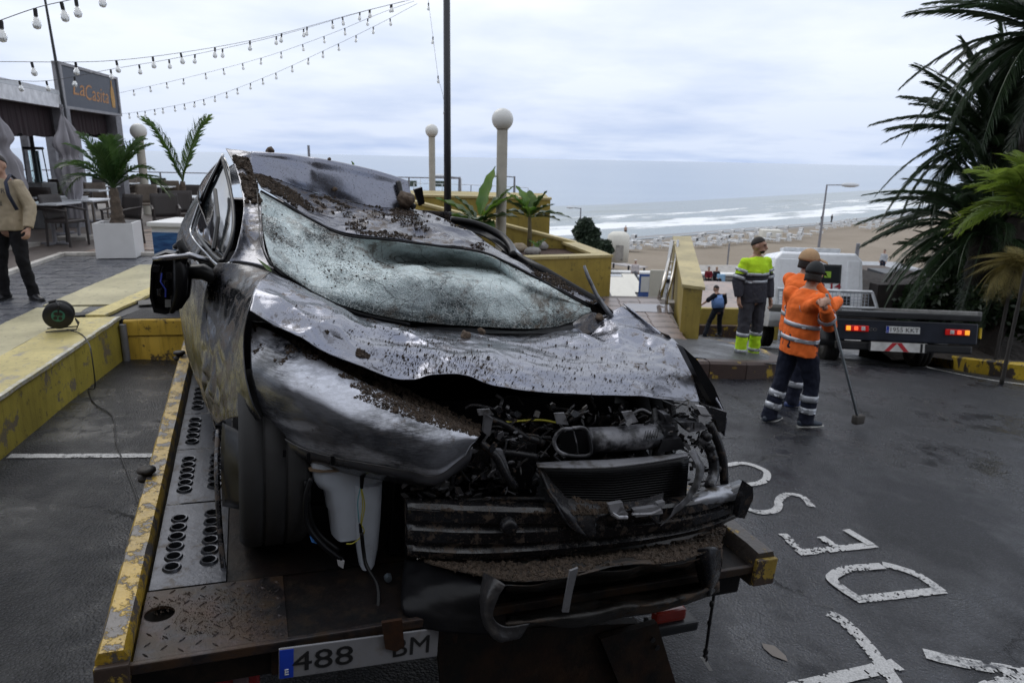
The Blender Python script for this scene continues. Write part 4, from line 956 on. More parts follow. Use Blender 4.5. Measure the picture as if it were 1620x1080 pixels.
banana('banana_plant', 'banana plant with a bare stem above three stones, right of its twin', q, h_, [(R(180), R(62), .60, .24, .5, 0), (R(150), R(72), .62, .22, .3, 0), (R(170), R(25), .70, .24, .9, 1), (R(195), R(48), .62, .22, .6, 1), (R(5), R(22), .72, .20, .7, 1), (R(-10), R(45), .5, .18, .5, 1), (R(15), R(66), .52, .2, .3, 0), (R(-30), R(58), .6, .13, .1, 1), (R(90), R(70), .55, .2, .4, 0), (R(-95), R(50), .45, .2, .8, 0), (R(20), R(10), .6, .18, .5, 1)])
q = onz(757, 408, zp-.16); h_ = ony(757, 348, q.y).z-q.z
banana('banana_plant', 'banana plant with tall upright leaves, left of its twin in the yellow planter', q, h_, [(R(40), R(74), 1.0, .22, .12, 0), (R(10), R(55), .86, .22, .25, 0), (R(-10), R(50), .78, .24, .35, 0), (R(170), R(38), .86, .22, .3, 0), (R(185), R(22), .7, .24, .3, 0), (R(175), R(60), .6, .2, .4, 1), (R(-20), R(30), .7, .26, .6, 1), (R(160), R(8), .7, .24, .4, 1), (R(-95), R(35), .5, .22, .7, 1), (R(-60), R(15), .5, .2, .6, 1)])
q = onz(575, 300, zp); q = ony(573, 268, 10.5); banana('banana_plant', 'single banana leaf tip showing above the roof of the wrecked car', (q.x, q.y, .4), q.z-.75, [(R(200), R(80), .55, .26, .1, 0), (R(20), R(70), .3, .2, .2, 1)])
q = onz(841, 400, zp-.14); banana('banana_plant', 'tiny banana shoot beside the stones', q+Vector((.12, -.1, 0)), .12, [(R(150), R(50), .22, .08, .4, 0), (R(20), R(60), .25, .08, .4, 0), (R(70), R(50), .2, .07, .4, 0)], None)
STN = M('grey_stone', (.27, .26, .25), .8, var=.2, bmp=.4, bscale=25)
def rock_mesh(seed, r, sc=(1.2, 1, .7), det=3, rough=.25):
    bm = bmesh.new(); bmesh.ops.create_icosphere(bm, subdivisions=det, radius=r)
    for v_ in bm.verts:
        k = 1+rough*noise.noise(v_.co/r*1.1+Vector((seed*3, 0, 0)))+rough*.35*noise.noise(v_.co/r*4+Vector((seed, 5, 0))); v_.co = Vector((v_.co.x*k*sc[0], v_.co.y*k*sc[1], v_.co.z*k*sc[2]))
    me = bpy.data.meshes.new('stone'); bm.to_mesh(me); bm.free(); return me
for px, py, r_, lb, mt in ((822, 397, .19, 'rounded tan stone, leftmost of three in the yellow planter', M('tan_stone', (.33, .27, .20), .8, bmp=.4)), (842, 403, .17, 'flat pale grey stone in front of the other two', STN), (855, 394, .17, 'rounded grey stone, rightmost of three in the yellow planter', STN)):
    q = onz(px, py, zp-.15); o = mesh_obj('stone', rock_mesh(px, r_*.82), mt); o.location = q+Vector((0, 0, .07)); setp(o, lb, 'stone', 'stones in the yellow planter')
# walkway of brown paving toward the steps
zw = .02
W_ = [onz(900, 580, zw), onz(1095, 575, zw), onz(1100, 540, zw), onz(1046, 471, zw), onz(900, 467, zw)]
P1w, P2w = onz(1046, 470, zw), onz(935, 467, zw)
mb = MB(); mb.prism([(.6, 8.9), (2.55, 8.9), (2.62, 10.0), (P1w.x+.05, P1w.y), (P2w.x-2, P2w.y)], -3.0, zw); WK = mb.build('walkway', M('walk_grout', (.12, .10, .09), .6), kind='structure')
tm = MB(); tm.bbox((0, 0, 0), (.388, .388, .016), .004); wt = tm.mesh('paving_tile'); wt.materials.append(TILEB)
for iy in range(0, 12):
    for ix in range(0, 8):
        x = 2.40-ix*.4+(iy*.4)*.06+(.35 if iy > 6 else 0)*0; y = 9.12+iy*.4
        if x > 2.45+(y-9.5)*.10+.1: continue
        if y > P1w.y-.1: continue
        instance('paving_tile', wt, WK, (x, y, zw+.004+random.uniform(-.002, .002)), (random.uniform(-.004, .004), 0, 0))
mb = MB()
for k in range(9): mb.box((P1w.x-.9, P1w.y+.30+k*.34, -.12-k*.17-.5), (3.2, .34, 1.0))
mb.build('steps', CONC, label='brown steps going down to the beach past the yellow wall', cat='steps')
# puddle sheen on the walkway
q = onz(1022, 486, zw+.02); mb = MB(); mb.prism([(q.x-.55, q.y-.35), (q.x+.42, q.y-.42), (q.x+.5, q.y+.3), (q.x-.3, q.y+.32)], zw+.017, zw+.019); mb.build('puddle', M('clear_puddle', (.16, .14, .14), .03, bmp=0, var=.1), kind='stuff', label='thin bright puddle at the top of the steps', cat='puddle')
# stair wall with a post-like near end
e = empty('stair_wall', 'tall narrow mustard yellow wall running down beside the steps', 'wall', (2.6, 9.8, 0))
n0 = onz(1075, 530, zw-.05); n1q = onz(1104, 541, zw-.1)
zt = .0
ta, tb = ony(1083, 447, n0.y), ony(1106, 458, n1q.y); zt = (ta.z+tb.z)/2
fa, fb = onz(1066, 374, zt), onz(1091, 374, zt)
base = [(n0.x, n0.y), (n1q.x, n1q.y), (fb.x, fb.y), (fa.x, fa.y)]
mb = MB(); mb.prism(base, -5, zt-.04); wbuild(mb, 'wall', YW, e)
mb = MB(); mb.prism([(n0.x-.03, n0.y-.03), (n1q.x+.03, n1q.y-.03), (fb.x+.03, fb.y), (fa.x-.03, fa.y)], zt-.04, zt+.01); wbuild(mb, 'coping', YWT, e)
# handrail
e = empty('handrail', 'shiny metal handrail descending along the left of the yellow stair wall', 'handrail', (2.9, 12.5, 0))
STEEL = M('steel', (.45, .42, .38), .2, metal=1, bmp=0, var=.1)
a = onz(1046, 470, .02)+Vector((.02, .1, 0)); 
hs = [ony(1043, 473, 12.9), ony(1052, 440, 13.1), ony(1058, 415, 14.6), ony(1063, 382, 16)]
mb = MB(); mb.tube(hs, .045, 8); mb.tube([h+Vector((.14, 0, .02)) for h in hs], .03, 8); wbuild(mb, 'rail', STEEL, e, smooth=True)
for h in (hs[0], hs[2], hs[3]): mb = MB(); mb.tube([h, h+Vector((.14, 0, .02)), h+Vector((.14, 0, -1.6))], .03, 6); wbuild(mb, 'post', STEEL, e)
# lower place seen between planter and stair wall
CRW = M('cream_awning', (.62, .60, .54), .7, var=.05)
for (x0, x1, y0, y1, yy, nm, lb, mt) in ((968, 1008, 448, 468, 26, 'market_tent', 'white slatted roof panel below the planter corner, left one', CRW), (1000, 1022, 446, 462, 27, 'market_tent', 'white slatted roof panel below the planter corner, right one', CRW)):
    a = ony(x0, y1, yy); b_ = ony(x1, y1, yy); top = ony(x1, y0, yy+3)
    e = empty(nm, lb, 'canopy', ((a.x+b_.x)/2, yy, a.z-2.2)); w = (b_.x-a.x)/2
    mb = MB(); mb.prism([(-w, 0), (w, 0), (w, 3), (-w, 3)], [2.15, 2.15, 2.4, 2.4], [2.2, 2.2, 2.45, 2.45]); mb.build('roof', mt, e)
    mb = MB(); mb.box((0, .02, 1.95), (2*w, .04, .5)); mb.build('valance', M('grey_valance', (.35, .35, .37), .7), e)
    for sx in (-1, 1): mb = MB(); mb.box((sx*w*.95, .1, 1), (.07, .07, 2.2)); mb.build('post', ALU, e)
e = empty('menu_sign', 'narrow blue and white upright sign standing at the foot of the steps', 'sign', ony(1019, 465, 22)+Vector((0, 0, -.3)))
mb = MB(); mb.box((0, 0, .5), (.38, .03, .9)); mb.build('board', M('blue_sign', (.06, .12, .35), .5, bmp=0), e)
mb = MB(); mb.box((0, -.02, .62), (.26, .01, .5)); mb.build('print', WHITE, e)
e = empty('notice_board', 'rounded cream board beside the foot of the handrail', 'board', ony(1037, 468, 20)+Vector((0, 0, -.4)))
mb = MB(); mb.bbox((0, 0, .6), (.42, .06, 1.15), .05); mb.build('panel', CRW, e)
mb = MB(); mb.box((.24, 0, .6), (.05, .07, 1.0)); mb.build('post', WHITE, e)
mb = MB(); a = ony(960, 443, 44); b_ = ony(1052, 443, 44); mb.box(((a.x+b_.x)/2-3, 44, a.z-.6), (b_.x-a.x+8, .3, 1.6)); o = mb.build('parapet', DARKM, label='dark parapet with a pale top between the roofs and the beach', cat='wall')
mb = MB(); mb.box(((a.x+b_.x)/2-3, 44, a.z+.26), (b_.x-a.x+8, .7, .14)); mb.build('coping', LGREY, o)
# boardwalk on the sand
a = onz(955, 415, -8.4); b_ = onz(1062, 431, -8.4); v = b_-a; L = v.length; e = empty('boardwalk', 'pale grey boardwalk crossing the sand below the bushy tree', 'boardwalk', (a.x, a.y, -8.45), math.atan2(v.y, v.x))
for k in range(int(L*1.5/1.2)): mb = MB(); mb.box((k*1.2-6, 0, .12), (1.14, 1.5, .1)); mb.build('plank', M('grey_plank', (.36, .34, .34), .8), e)
for k in range(9): mb = MB(); mb.box((k*2.0-6, -.8, .0), (.2, .1, .5)); mb.build('support', DARKM, e)
# bushy dark tree, hut
def blob_tree(name, label, base, clumps, leafn, ls, mat, trunk_h, cat='tree', tr=.12, group=None):
    e = empty(name, label, cat, base, group=group); rng = random.Random(int(abs(base[0])*10))
    mb = MB()
    for c_, r_ in clumps: mb.tube([(0, 0, 0), (c_[0]*.3, c_[1]*.3, trunk_h*.6), (c_[0]*.8, c_[1]*.8, c_[2])], [tr, tr*.7, tr*.2], 6)
    mb.build('trunk', TRUNK, e)
    mb = MB(); tot = sum(r_**2 for _, r_ in clumps)
    for c_, r_ in clumps:
        for k in range(int(leafn*r_*r_/tot)):
            d_ = Vector((rng.gauss(0, 1), rng.gauss(0, 1), rng.gauss(0, 1))).normalized(); rr_ = r_*(rng.random()**.4)*(1+.25*noise.noise(d_*2+Vector(c_)))
            p_ = Vector(c_)+Vector((d_.x*rr_, d_.y*rr_, d_.z*rr_*.85)); a_ = Vector((rng.uniform(-1, 1), rng.uniform(-1, 1), rng.uniform(-1, 1))).normalized()*ls*rng.uniform(.6, 1.3); b2 = a_.cross(Vector((rng.uniform(-1, 1), rng.uniform(-1, 1), .5))).normalized()*ls*.45
            mb.add([p_-a_, p_+b2, p_+a_, p_-b2], [(0, 1, 2, 3)])
    mb.build('crown', mat, e); return e
TLEAF = leaf_mat('dusty_dark_leaf', (.014, .028, .016), (.035, .055, .03), .6, .1)
yb_ = 48; c0 = ony(932, 395, yb_); k_ = yb_/F
cl = [((ony(x, y, yb_)-c0)[:], r_*k_*1.05) for x, y, r_ in ((926, 355, 13), (918, 368, 12), (934, 370, 16), (925, 382, 15), (942, 388, 15), (958, 386, 9), (963, 395, 8), (915, 392, 10))]
blob_tree('bushy_tree', 'dark bushy tamarisk tree above the right end of the yellow planter', c0-Vector((0, 0, 3)), [((c_[0], c_[1], c_[2]+3), r_) for c_, r_ in cl], 6000, .16, TLEAF, 3)
q = ony(978, 390, 55); e = empty('beach_hut', 'small rounded cream beach hut right of the bushy tree', 'hut', (q.x, q.y, q.z-1.2))
mb = MB(); mb.lathe([(.85, 0), (.9, 1.6), (.86, 2.1), (.55, 2.35), (.1, 2.4)], 16); mb.build('shell', CRW, e, smooth=True); mb = MB(); mb.box((0, -.86, .8), (.6, .08, 1.2)); mb.build('door', CONC, e)
q = ony(900, 384, 52); mb = MB(); mb.box((0, 0, 0), (5, 3, .25)); mb.box((0, 0, -1.3), (4.4, 2.6, 2.4)); o = mb.build('beach_kiosk', M('dark_kiosk', (.05, .05, .05), .7), label='low dark kiosk roof behind the bushy tree', cat='kiosk'); o.location = q

# kerb island on the right of the walkway
def kerb(name, label, pts, h, w, mat, stonelen=.5, z=lambda x, y: G(x, y)):
    pts = [Vector(p) for p in pts]; P = [Vector(p) for p in catmull([list(p) for p in pts], 12)] if len(pts) > 2 else pts
    e = empty(name, label, 'kerb', (P[0].x, P[0].y, z(P[0].x, P[0].y)))
    d_ = [0]
    for a_, b_ in zip(P[:-1], P[1:]): d_.append(d_[-1]+(b_-a_).length)
    def pos(s_):
        for i in range(len(P)-1):
            if s_ <= d_[i+1] or i == len(P)-2: f = (s_-d_[i])/(d_[i+1]-d_[i]); return P[i].lerp(P[i+1], f)
    n_ = max(1, int(d_[-1]/stonelen)); sl_ = d_[-1]/n_
    for k in range(n_):
        a_ = pos(k*sl_+.005); b_ = pos((k+1)*sl_-.005); dv_ = b_-a_; dv_.z = 0; nn_ = Vector((-dv_.y, dv_.x, 0)).normalized()
        mb = MB(); za = z(a_.x, a_.y); zb_ = z(b_.x, b_.y)
        prof = [(0, -.3), (0, h-.03), (.03, h), (w, h), (w, -.3)]
        vs = [(a_.x+nn_.x*o_, a_.y+nn_.y*o_, za+zz_) for o_, zz_ in prof]+[(b_.x+nn_.x*o_, b_.y+nn_.y*o_, zb_+zz_) for o_, zz_ in prof]
        mb.add(vs, [(0, 1, 2, 3, 4), (9, 8, 7, 6, 5)]+[(i, i+5, i+6, i+1) for i in range(4)]); wbuild(mb, 'kerb_stone', mat, e)
    return e
KY = paint_worn('kerb_yellow', (.66, .46, .03), under=(.028, .022, .02), cover=.50, scale=3.6, streak=.3)
KD = paint_worn('kerb_dark', (.50, .34, .03), under=(.035, .022, .018), cover=.40, scale=3.2, streak=.6, sharp=.04)
kp = [ong(1050, 598), ong(1110, 598), ong(1170, 600), ong(1232, 598)]
kq = kp+[ong(1243, 585)+Vector((.05, .1, 0)), ong(1225, 560)+Vector((.1, .3, 0))]
kerb('kerb', 'dark kerb with flaking yellow paint under the man in yellow and grey', [Vector((.5, 8.55, 0))]+kp+[Vector((kp[-1].x+.16, kp[-1].y+.35, 0)), Vector((kp[-1].x+.1, kp[-1].y+1.0, 0)), Vector((kp[-1].x-.25, kp[-1].y+2.0, 0)), Vector((kp[-1].x-.6, kp[-1].y+4, 0))], .22, .14, KD)
PAVE = asphalt('pavement_asphalt', (.075, .078, .085), (.3, .55), 90, False)
vs = []; L_ = [(.5, 8.68), (2.3, 8.6), (3.0, 8.6), (3.45, 8.62), (3.62, 9.0), (3.52, 9.7), (3.2, 10.6), (2.8, 12.6), (2.5, 12.6), (.4, 12.6)]
n_ = len(L_); cx_, cy_ = 2.4, 9.8
ring = [(x, y, G(x, y)+.21) for x, y in L_]; mb = MB(); mb.add([(cx_, cy_, G(cx_, cy_)+.21)]+ring, [(0, i+1, (i+1) % n_+1) for i in range(n_)]); mb.build('pavement', PAVE, kind='structure')
# low yellow wall and dark kerb behind the police officer
for (p, q, h, th, nm, lb, mt) in ((ony(1085, 516, 24), ony(1230, 520, 24), .72, .25, 'low_wall', 'low mustard wall behind the police officer', YW), (ony(1085, 520, 23.4), ony(1200, 520, 23.4), .16, .2, 'low_kerb', 'dark weathered kerb at the foot of the low mustard wall', KD)):
    v = q-p; mid = (p+q)/2; mb = MB(); mb.bbox((mid.x, mid.y, min(p.z, q.z)+h/2-.2), (v.length, th, h+.4), .02, math.atan2(v.y, v.x)); mb.build(nm, mt, label=lb, cat='wall' if nm == 'low_wall' else 'kerb')
# dark parapet under seated people + terrace
p = ong(1120, 470); a = ony(1108, 470, 36); 
mb = MB(); w0 = ony(1085, 448, 43); w1 = ony(1215, 450, 43); mb.box(((w0.x+w1.x)/2, 43, w0.z-.8), (w1.x-w0.x+2, .6, 1.7)); mb.build('parapet', DARKM, label='dark parapet on which two people sit', cat='wall')
mb = MB(); w0 = ony(1080, 438, 52); w1 = ony(1200, 432, 56); mb.prism([(w0.x, 50), (w1.x+4, 50), (w1.x+6, 60), (w0.x, 58)], -8.6, w0.z); mb.build('beach_terrace', CONC, kind='structure')
mb = MB(); w0 = ony(1105, 470, 30); w1 = ony(1215, 482, 30); zl = ony(1120, 462, 31).z; mb.prism([(w0.x-.5, 27), (w1.x+1, 27), (w1.x+3, 34), (w0.x, 34)], zl-.4, zl); mb.build('lower_path', TILED, kind='structure')
# right kerb with planting
kr = [ong(1462, 569), ong(1500, 580), ong(1560, 592), ong(1625, 602), ong(1700, 612)]
kerb('kerb', 'bright yellow kerb with worn black patches below the palms', kr, .26, .16, KY, .55)
bed = [kr[0]+Vector((.05, .25, 0)), kr[1]+Vector((.15, .2, 0)), kr[2]+Vector((.1, .2, 0)), kr[3]+Vector((.1, .2, 0)), kr[4]+Vector((.1, .2, 0)), Vector((14, 9, 0)), Vector((16, 15, 0)), Vector((8.3, 12.5, 0)), Vector((7.1, 11.0, 0))]
KP = catmull([list(p) for p in kr], 8); mb = MB(); bo = [.16, .3, .6, 1, 1.6, 2.4, 3.4, 4.5]; gv = []
for i, p in enumerate(KP):
    dv_ = KP[min(i+1, len(KP)-1)]-KP[max(i-1, 0)]; nn_ = np.array([-dv_[1], dv_[0]]); nn_ /= np.linalg.norm(nn_)
    for o_ in bo: x, y = p[0]+nn_[0]*o_, p[1]+nn_[1]*o_; gv.append((x, y, G(x, y)+.21+.06*min(1, o_)))
mb.add(gv, [(i*8+j, (i+1)*8+j, (i+1)*8+j+1, i*8+j+1) for i in range(len(KP)-1) for j in range(7)]); mb.build('flower_bed', M('bed_soil', (.04, .032, .022), .95, bmp=.8), kind='structure')
rng = random.Random(3); mb = MB()
from mathutils.geometry import intersect_point_tri_2d
for k in range(9000):
    px_ = rng.uniform(1462, 1640); base_y = 566+(px_-1462)*.2; py_ = base_y-rng.random()**1.4*42
    q = onz(px_, py_, G(7, 10)+.15)
    if q.y > 14: continue
    if min(math.hypot(q.x-k_[0], q.y-k_[1]) for k_ in KP[::2]) < .2 or q.y < np.interp(q.x, KP[:, 0], KP[:, 1])+.15: continue
    z_ = G(q.x, q.y)+.25; hh = rng.uniform(.02, .055)*(1+.9*noise.noise(Vector((q.x*1.7, q.y*1.7, 0)))); a_ = rng.uniform(0, 6.28); r_ = rng.uniform(.02, .045)
    dx_, dy_ = math.cos(a_)*r_, math.sin(a_)*r_
    mb.add([(q.x-dy_*.5, q.y+dx_*.5, z_+hh*.4), (q.x+dx_, q.y+dy_, z_+hh), (q.x+dy_*.5, q.y-dx_*.5, z_+hh*.5), (q.x-dx_*.6, q.y-dy_*.6, z_+hh*.9)], [(0, 1, 2, 3)])
mb.build('ground_cover', leaf_mat('grass_leaf', (.06, .13, .02), (.15, .24, .05), .5, .3), kind='stuff', label='bright green ground cover behind the yellow kerb', cat='ground cover')
q = ong(1592, 562); blob_tree('shrub', 'round grey-green shrub behind the bright yellow kerb', (q.x, q.y+.5, q.z), [((0, 0, .25), .3), ((.35, .1, .3), .28), ((-.2, .1, .18), .22)], 5000, .035, leaf_mat('shrub_leaf', (.03, .05, .025), (.07, .10, .05), .6, .2), .3, 'shrub', .02)
# retaining bank behind the truck (dark earth)
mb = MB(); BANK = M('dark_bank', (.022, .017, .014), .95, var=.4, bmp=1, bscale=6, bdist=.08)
bx = []
for i in range(26):
    for j in range(12):
        x = 7.2+i*.8; y = 12.5+j*.7+(x-7)*.15; z = G(x, 11)-.2+j*.06+.25*noise.noise(Vector((x*.8, y*.8, 0))); bx.append((x, y, z))
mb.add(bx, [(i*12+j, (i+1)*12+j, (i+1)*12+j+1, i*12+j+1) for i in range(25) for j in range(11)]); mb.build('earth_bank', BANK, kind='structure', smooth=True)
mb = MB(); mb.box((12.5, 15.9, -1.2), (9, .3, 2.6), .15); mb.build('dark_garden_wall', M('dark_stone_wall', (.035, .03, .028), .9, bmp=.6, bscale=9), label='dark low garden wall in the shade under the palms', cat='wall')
# beach buildings at the right
def bldg(name, label, x0, x1, yt, yb__, yy, mat, roof, dep=8):
    a = ony(x0, yb__, yy); b_ = ony(x1, yb__, yy); t_ = ony(x0, yt, yy)
    e = empty(name, label, 'building', ((a.x+b_.x)/2, yy, a.z)); w = b_.x-a.x; h = t_.z-a.z
    mb = MB(); mb.box((0, dep/2, h/2-1), (w, dep, h+2)); mb.build('wall', mat, e)
    mb = MB(); mb.box((0, dep/2, h+.08), (w+.5, dep+.8, .22)); mb.build('roof', roof, e)
    return e, w, h
e, w, h = bldg('beach_bar', 'low flat roofed beach bar with a dark open front behind the round sign', 1355, 1450, 428, 446, 47, M('bar_shade', (.045, .04, .04), .9), M('bar_roof', (.32, .33, .35), .7), 3)
bldg('beach_bar', 'low terracotta coloured beach terrace wall below the flat roof', 1355, 1480, 450, 464, 38, M('pinkish_wall', (.27, .20, .17), .85), M('brown_edge', (.08, .06, .05), .8), 6)
e, w, h = bldg('white_awning', 'long white awning panel behind the truck bed, left of the spiky plant', 1374, 1449, 464, 482, 26, WHITE, M('awning_edge', (.25, .23, .22), .7), 4)
bldg('garden_house', 'dim house wall half hidden under the dark palm fronds', 1455, 1520, 455, 475, 30, CONC, DARKM, 4)
q = ony(1407, 500, 22); e = empty('round_sign', 'back of a round traffic sign on a thin pole behind the truck bed', 'sign', (q.x, q.y, q.z-.3))
t_ = ony(1407, 450, 22); h = t_.z-q.z+.3; mb = MB(); mb.tube([(0, 0, 0), (0, 0, h)], .035, 8); mb.build('pole', DARKM, e)
mb = MB(); mb.lathe([(.18, -.012), (.19, 0), (.18, .012)], 24, Matrix.Translation((0, 0, h)) @ Matrix.Rotation(R(90), 4, 'X')); mb.build('disc', M('sign_back', (.09, .08, .08), .5), e)
# ---- palms on the right
FD = [fm(PALM_D, L=1.0, droop=dr, pairs=76, leaf=.16, w=.014, rise=.55, vee=.2, seed=s_, stemw=.009, lean=1.5) for s_, dr in ((11, .35), (12, .6), (13, .95), (14, 1.4))]
FT = [fm(PALM_D, L=1.0, droop=dr, pairs=60, leaf=.13, w=.015, rise=.6, vee=.12, seed=s_, stemw=.010, lean=1.5) for s_, dr in ((15, .7), (16, 1.05))]
DTR = M('dark_palm_trunk', (.022, .017, .014), .95, var=.4, nscale=12, bmp=1, bscale=14, bdist=.03)
def crown(n, L, seed, lo=-25, hi=80):
    rng = random.Random(seed); return [(2.39996*k+rng.uniform(-.2, .2), R(lo+(hi-lo)*((k+.5)/n)**.9)+rng.uniform(-.1, .1), L*rng.uniform(.85, 1.1), rng.uniform(-.4, .4), 3-min(3, int(4*(k+.5)/n)) if k % 5 else 1) for k in range(n)]
def palm_at(px, py, y, L, n, label, seed, thick=.28, name='date_palm', meshes=None, lo=-25, hi=80):
    c_ = ony(px, py, y); g = G(c_.x, y); base = Vector((c_.x, y, g)); h = c_.z-g
    return palm(name, label, base, crown(n, L, seed, lo, hi), [(0, 0, -.3), (.05, 0, h*.5), (0, 0, h)], [thick*1.1, thick, thick*1.25], meshes or FD, DTR)
palm_at(1572, 232, 15, 2.35, 96, 'large dark date palm whose fronds reach farthest left over the sea', 5, .2)
palm_at(1665, 60, 13.5, 2.5, 84, 'tallest date palm, its fronds sweeping in from the top right corner', 6, .2)
palm_at(1556, 372, 14.2, 2.45, 80, 'low dark date palm with long bare drooping fronds beside the truck', 7, .22, meshes=FT+FD[2:])
palm_at(1640, 330, 16.5, 3.0, 70, 'dark date palm at the right edge behind the bright green one', 8, .2)
palm_at(1545, 432, 15.2, 1.7, 80, 'lowest dark palm clump behind the truck tail lift', 9, .2)
FB = [fm(PALM_B, L=1.0, droop=dr, pairs=40, leaf=.34, w=.03, rise=1.1, vee=.3, seed=s_, stemw=.012, lean=.8) for s_, dr in ((21, .8), (22, 1.2))]
c_ = ony(1640, 345, 9.6); g = G(c_.x, 9.6)
palm('bright_palm', 'bright yellow-green feathery palm at the right edge in front of the dark palms', (c_.x, 9.6, g), crown(34, 1.15, 31, -5, 75), [(0, 0, 0), (.0, 0, .9), (0, 0, c_.z-g)], [.028, .024, .024], FB, M('grey_palm_trunk', (.035, .032, .03), .9, bmp=.4))
FY = [fm(DRY, L=1.0, droop=2.0, pairs=44, leaf=.3, w=.02, rise=1.0, vee=.1, seed=41, stemw=.01, lean=.6)]
c_ = ony(1604, 428, 12.6); g = G(c_.x, 12.6)
palm('dry_palm', 'drooping straw yellow palm leaves hanging under the bright green palm', (c_.x, 12.6, g), crown(60, .68, 33, -30, 70), [(0, 0, 0), (0, 0, .6), (0, 0, c_.z-g)], [.03, .03, .03], FY, M('grey_palm_trunk', (.035, .032, .03), .8))
q = onz(1472, 492, -.3); FS = [fm(leaf_mat('spiky_leaf', (.07, .11, .02), (.16, .18, .05), .5, .2), L=.5, droop=.9, pairs=4, leaf=.04, w=.02, rise=1.1, vee=.3, seed=51, stemw=.016)]
q = ony(1472, 492, 16.2); palm('yucca', 'small spiky yucca between the white awning and the palms', (q.x, q.y, q.z-.1), crown(34, 1.3, 35, 0, 85), [(0, 0, 0), (0, 0, .1), (0, 0, .25)], [.06, .06, .05], FS)
q = ony(1420, 492, 18); palm('yucca', 'tiny faded yucca beside the round sign pole', (q.x, q.y, q.z-.2), crown(24, .8, 36, 0, 85), [(0, 0, 0), (0, 0, .1), (0, 0, .2)], [.05, .05, .04], FS)

for px, py, y_, lb, rs_ in ((1500, 470, 15.0, 'dark dense bush under the palm fronds, left one', 1.0), (1560, 462, 14.6, 'dark dense bush under the palm fronds, middle one', 1.15), (1618, 470, 13.6, 'dark dense bush under the palm fronds, right one', 1.0)):
    q = ony(px, py, y_); blob_tree('bush', lb, (q.x, q.y, q.z-.7*rs_), [((0, 0, .5*rs_), .7*rs_), ((.6*rs_, .1, .8*rs_), .6*rs_), ((-.6*rs_, 0, .5*rs_), .55*rs_), ((.1, .1, 1.2*rs_), .5*rs_)], 5200, .09, PALM_D, .5, 'bush', .04)
# ---- sun loungers
LW = M('white_resin', (.62, .63, .64), .5, var=.05, bmp=0); SHD_M = M('lounger_shade', (.06, .06, .065), .9)
e0 = empty('sun_lounger', 'x', 'sun lounger', group='white sun loungers in rows on the sand')
mb = MB(); mb.box((0, .3, .34), (.68, 1.45, .09)); mb.build('seat', LW, e0)
mb = MB(); mb.box((0, -.62, .62), (.68, .1, .85), M=Matrix.Rotation(R(28), 4, 'X')); mb.build('backrest', LW, e0)
mb = MB()
for sx in (-.3, .3):
    for sy in (-.3, .9): mb.box((sx, sy, .15), (.09, .09, .3))
mb.box((0, .3, .27), (.66, 1.4, .05)); mb.box((0, -.80, .25), (.7, .5, .4)); mb.build('frame', LW, e0)
mb = MB(); mb.box((0, -.78, 1.2), (.78, .62, .06)); mb.box((-.37, -.78, 1.0), (.05, .62, .45)); mb.box((.37, -.78, 1.0), (.05, .62, .45)); mb.build('hood', LW, e0)
mb = MB(); mb.box((0, -.60, .98), (.68, .3, .4)); mb.build('hood_shade', SHD_M, e0)  # dark box filling the hood, coloured as its inner shade
rng = random.Random(12)
farrow = [(984, 386), (1010, 383), (1105, 378), (1132, 375), (1150, 373), (1166, 372), (1190, 370), (1204, 369), (1218, 367), (1236, 366), (1258, 373), (1274, 371), (1291, 367), (1300, 361), (1313, 359), (1325, 357), (1336, 356), (1347, 354), (1358, 353), (1368, 352), (1378, 351), (1390, 350), (1402, 349), (1413, 349), (1424, 348), (1437, 347), (1448, 346), (1460, 345), (1472, 344), (1368, 360), (1380, 358), (1394, 356), (1408, 355), (1422, 354), (1440, 353)]
near = [(980, 389), (992, 392), (1003, 392), (1030, 389), (1038, 385), (1062, 386), (1058, 391), (1107, 388), (1114, 386), (1130, 386), (1137, 383), (1158, 383), (1164, 381), (1180, 381), (1196, 380), (1208, 378), (1222, 380), (1240, 379), (1256, 377), (1100, 380)]
ordn = lambda k: str(k)+('th' if 10 < k % 100 < 14 else {1: 'st', 2: 'nd', 3: 'rd'}.get(k % 10, 'th'))
rows_ = [(sorted(farrow[:29]), 'in the row nearest the water'), (sorted(farrow[29:]), 'in the short middle row'), (sorted(near), 'in the row nearest the promenade')]
first_ = True
for rw_, where in rows_:
    for k, (px, py) in enumerate(rw_):
        p = onz(px, py+2, -9.05); rz = R(52)+rng.uniform(-.12, .12)+(PI if rng.random() < .2 else 0); sc_ = 1.0
        lb = 'white sun lounger, '+ordn(k+1)+' from the left '+where
        if first_: first_ = False; e0.location = p; e0.rotation_euler = (0, 0, rz); e0['label'] = lb; e0.scale = (sc_,)*3
        else: copy_tree(e0, None, p, rz, lb, sc_)
for px, py, s_ in ((1218, 376, 1.6),): 
    p = onz(px, py, -9.05); mb = MB(); mb.bbox((0, 0, .7), (3.2, 2, 1.2), .1); o = mb.build('beach_locker', CRW, label='cream box standing among the sun loungers above the truck', cat='box'); o.location = p
for px, py, s_ in ((1392, 371, 1), (1412, 375, 1), (1398, 373, 1)):
    pass
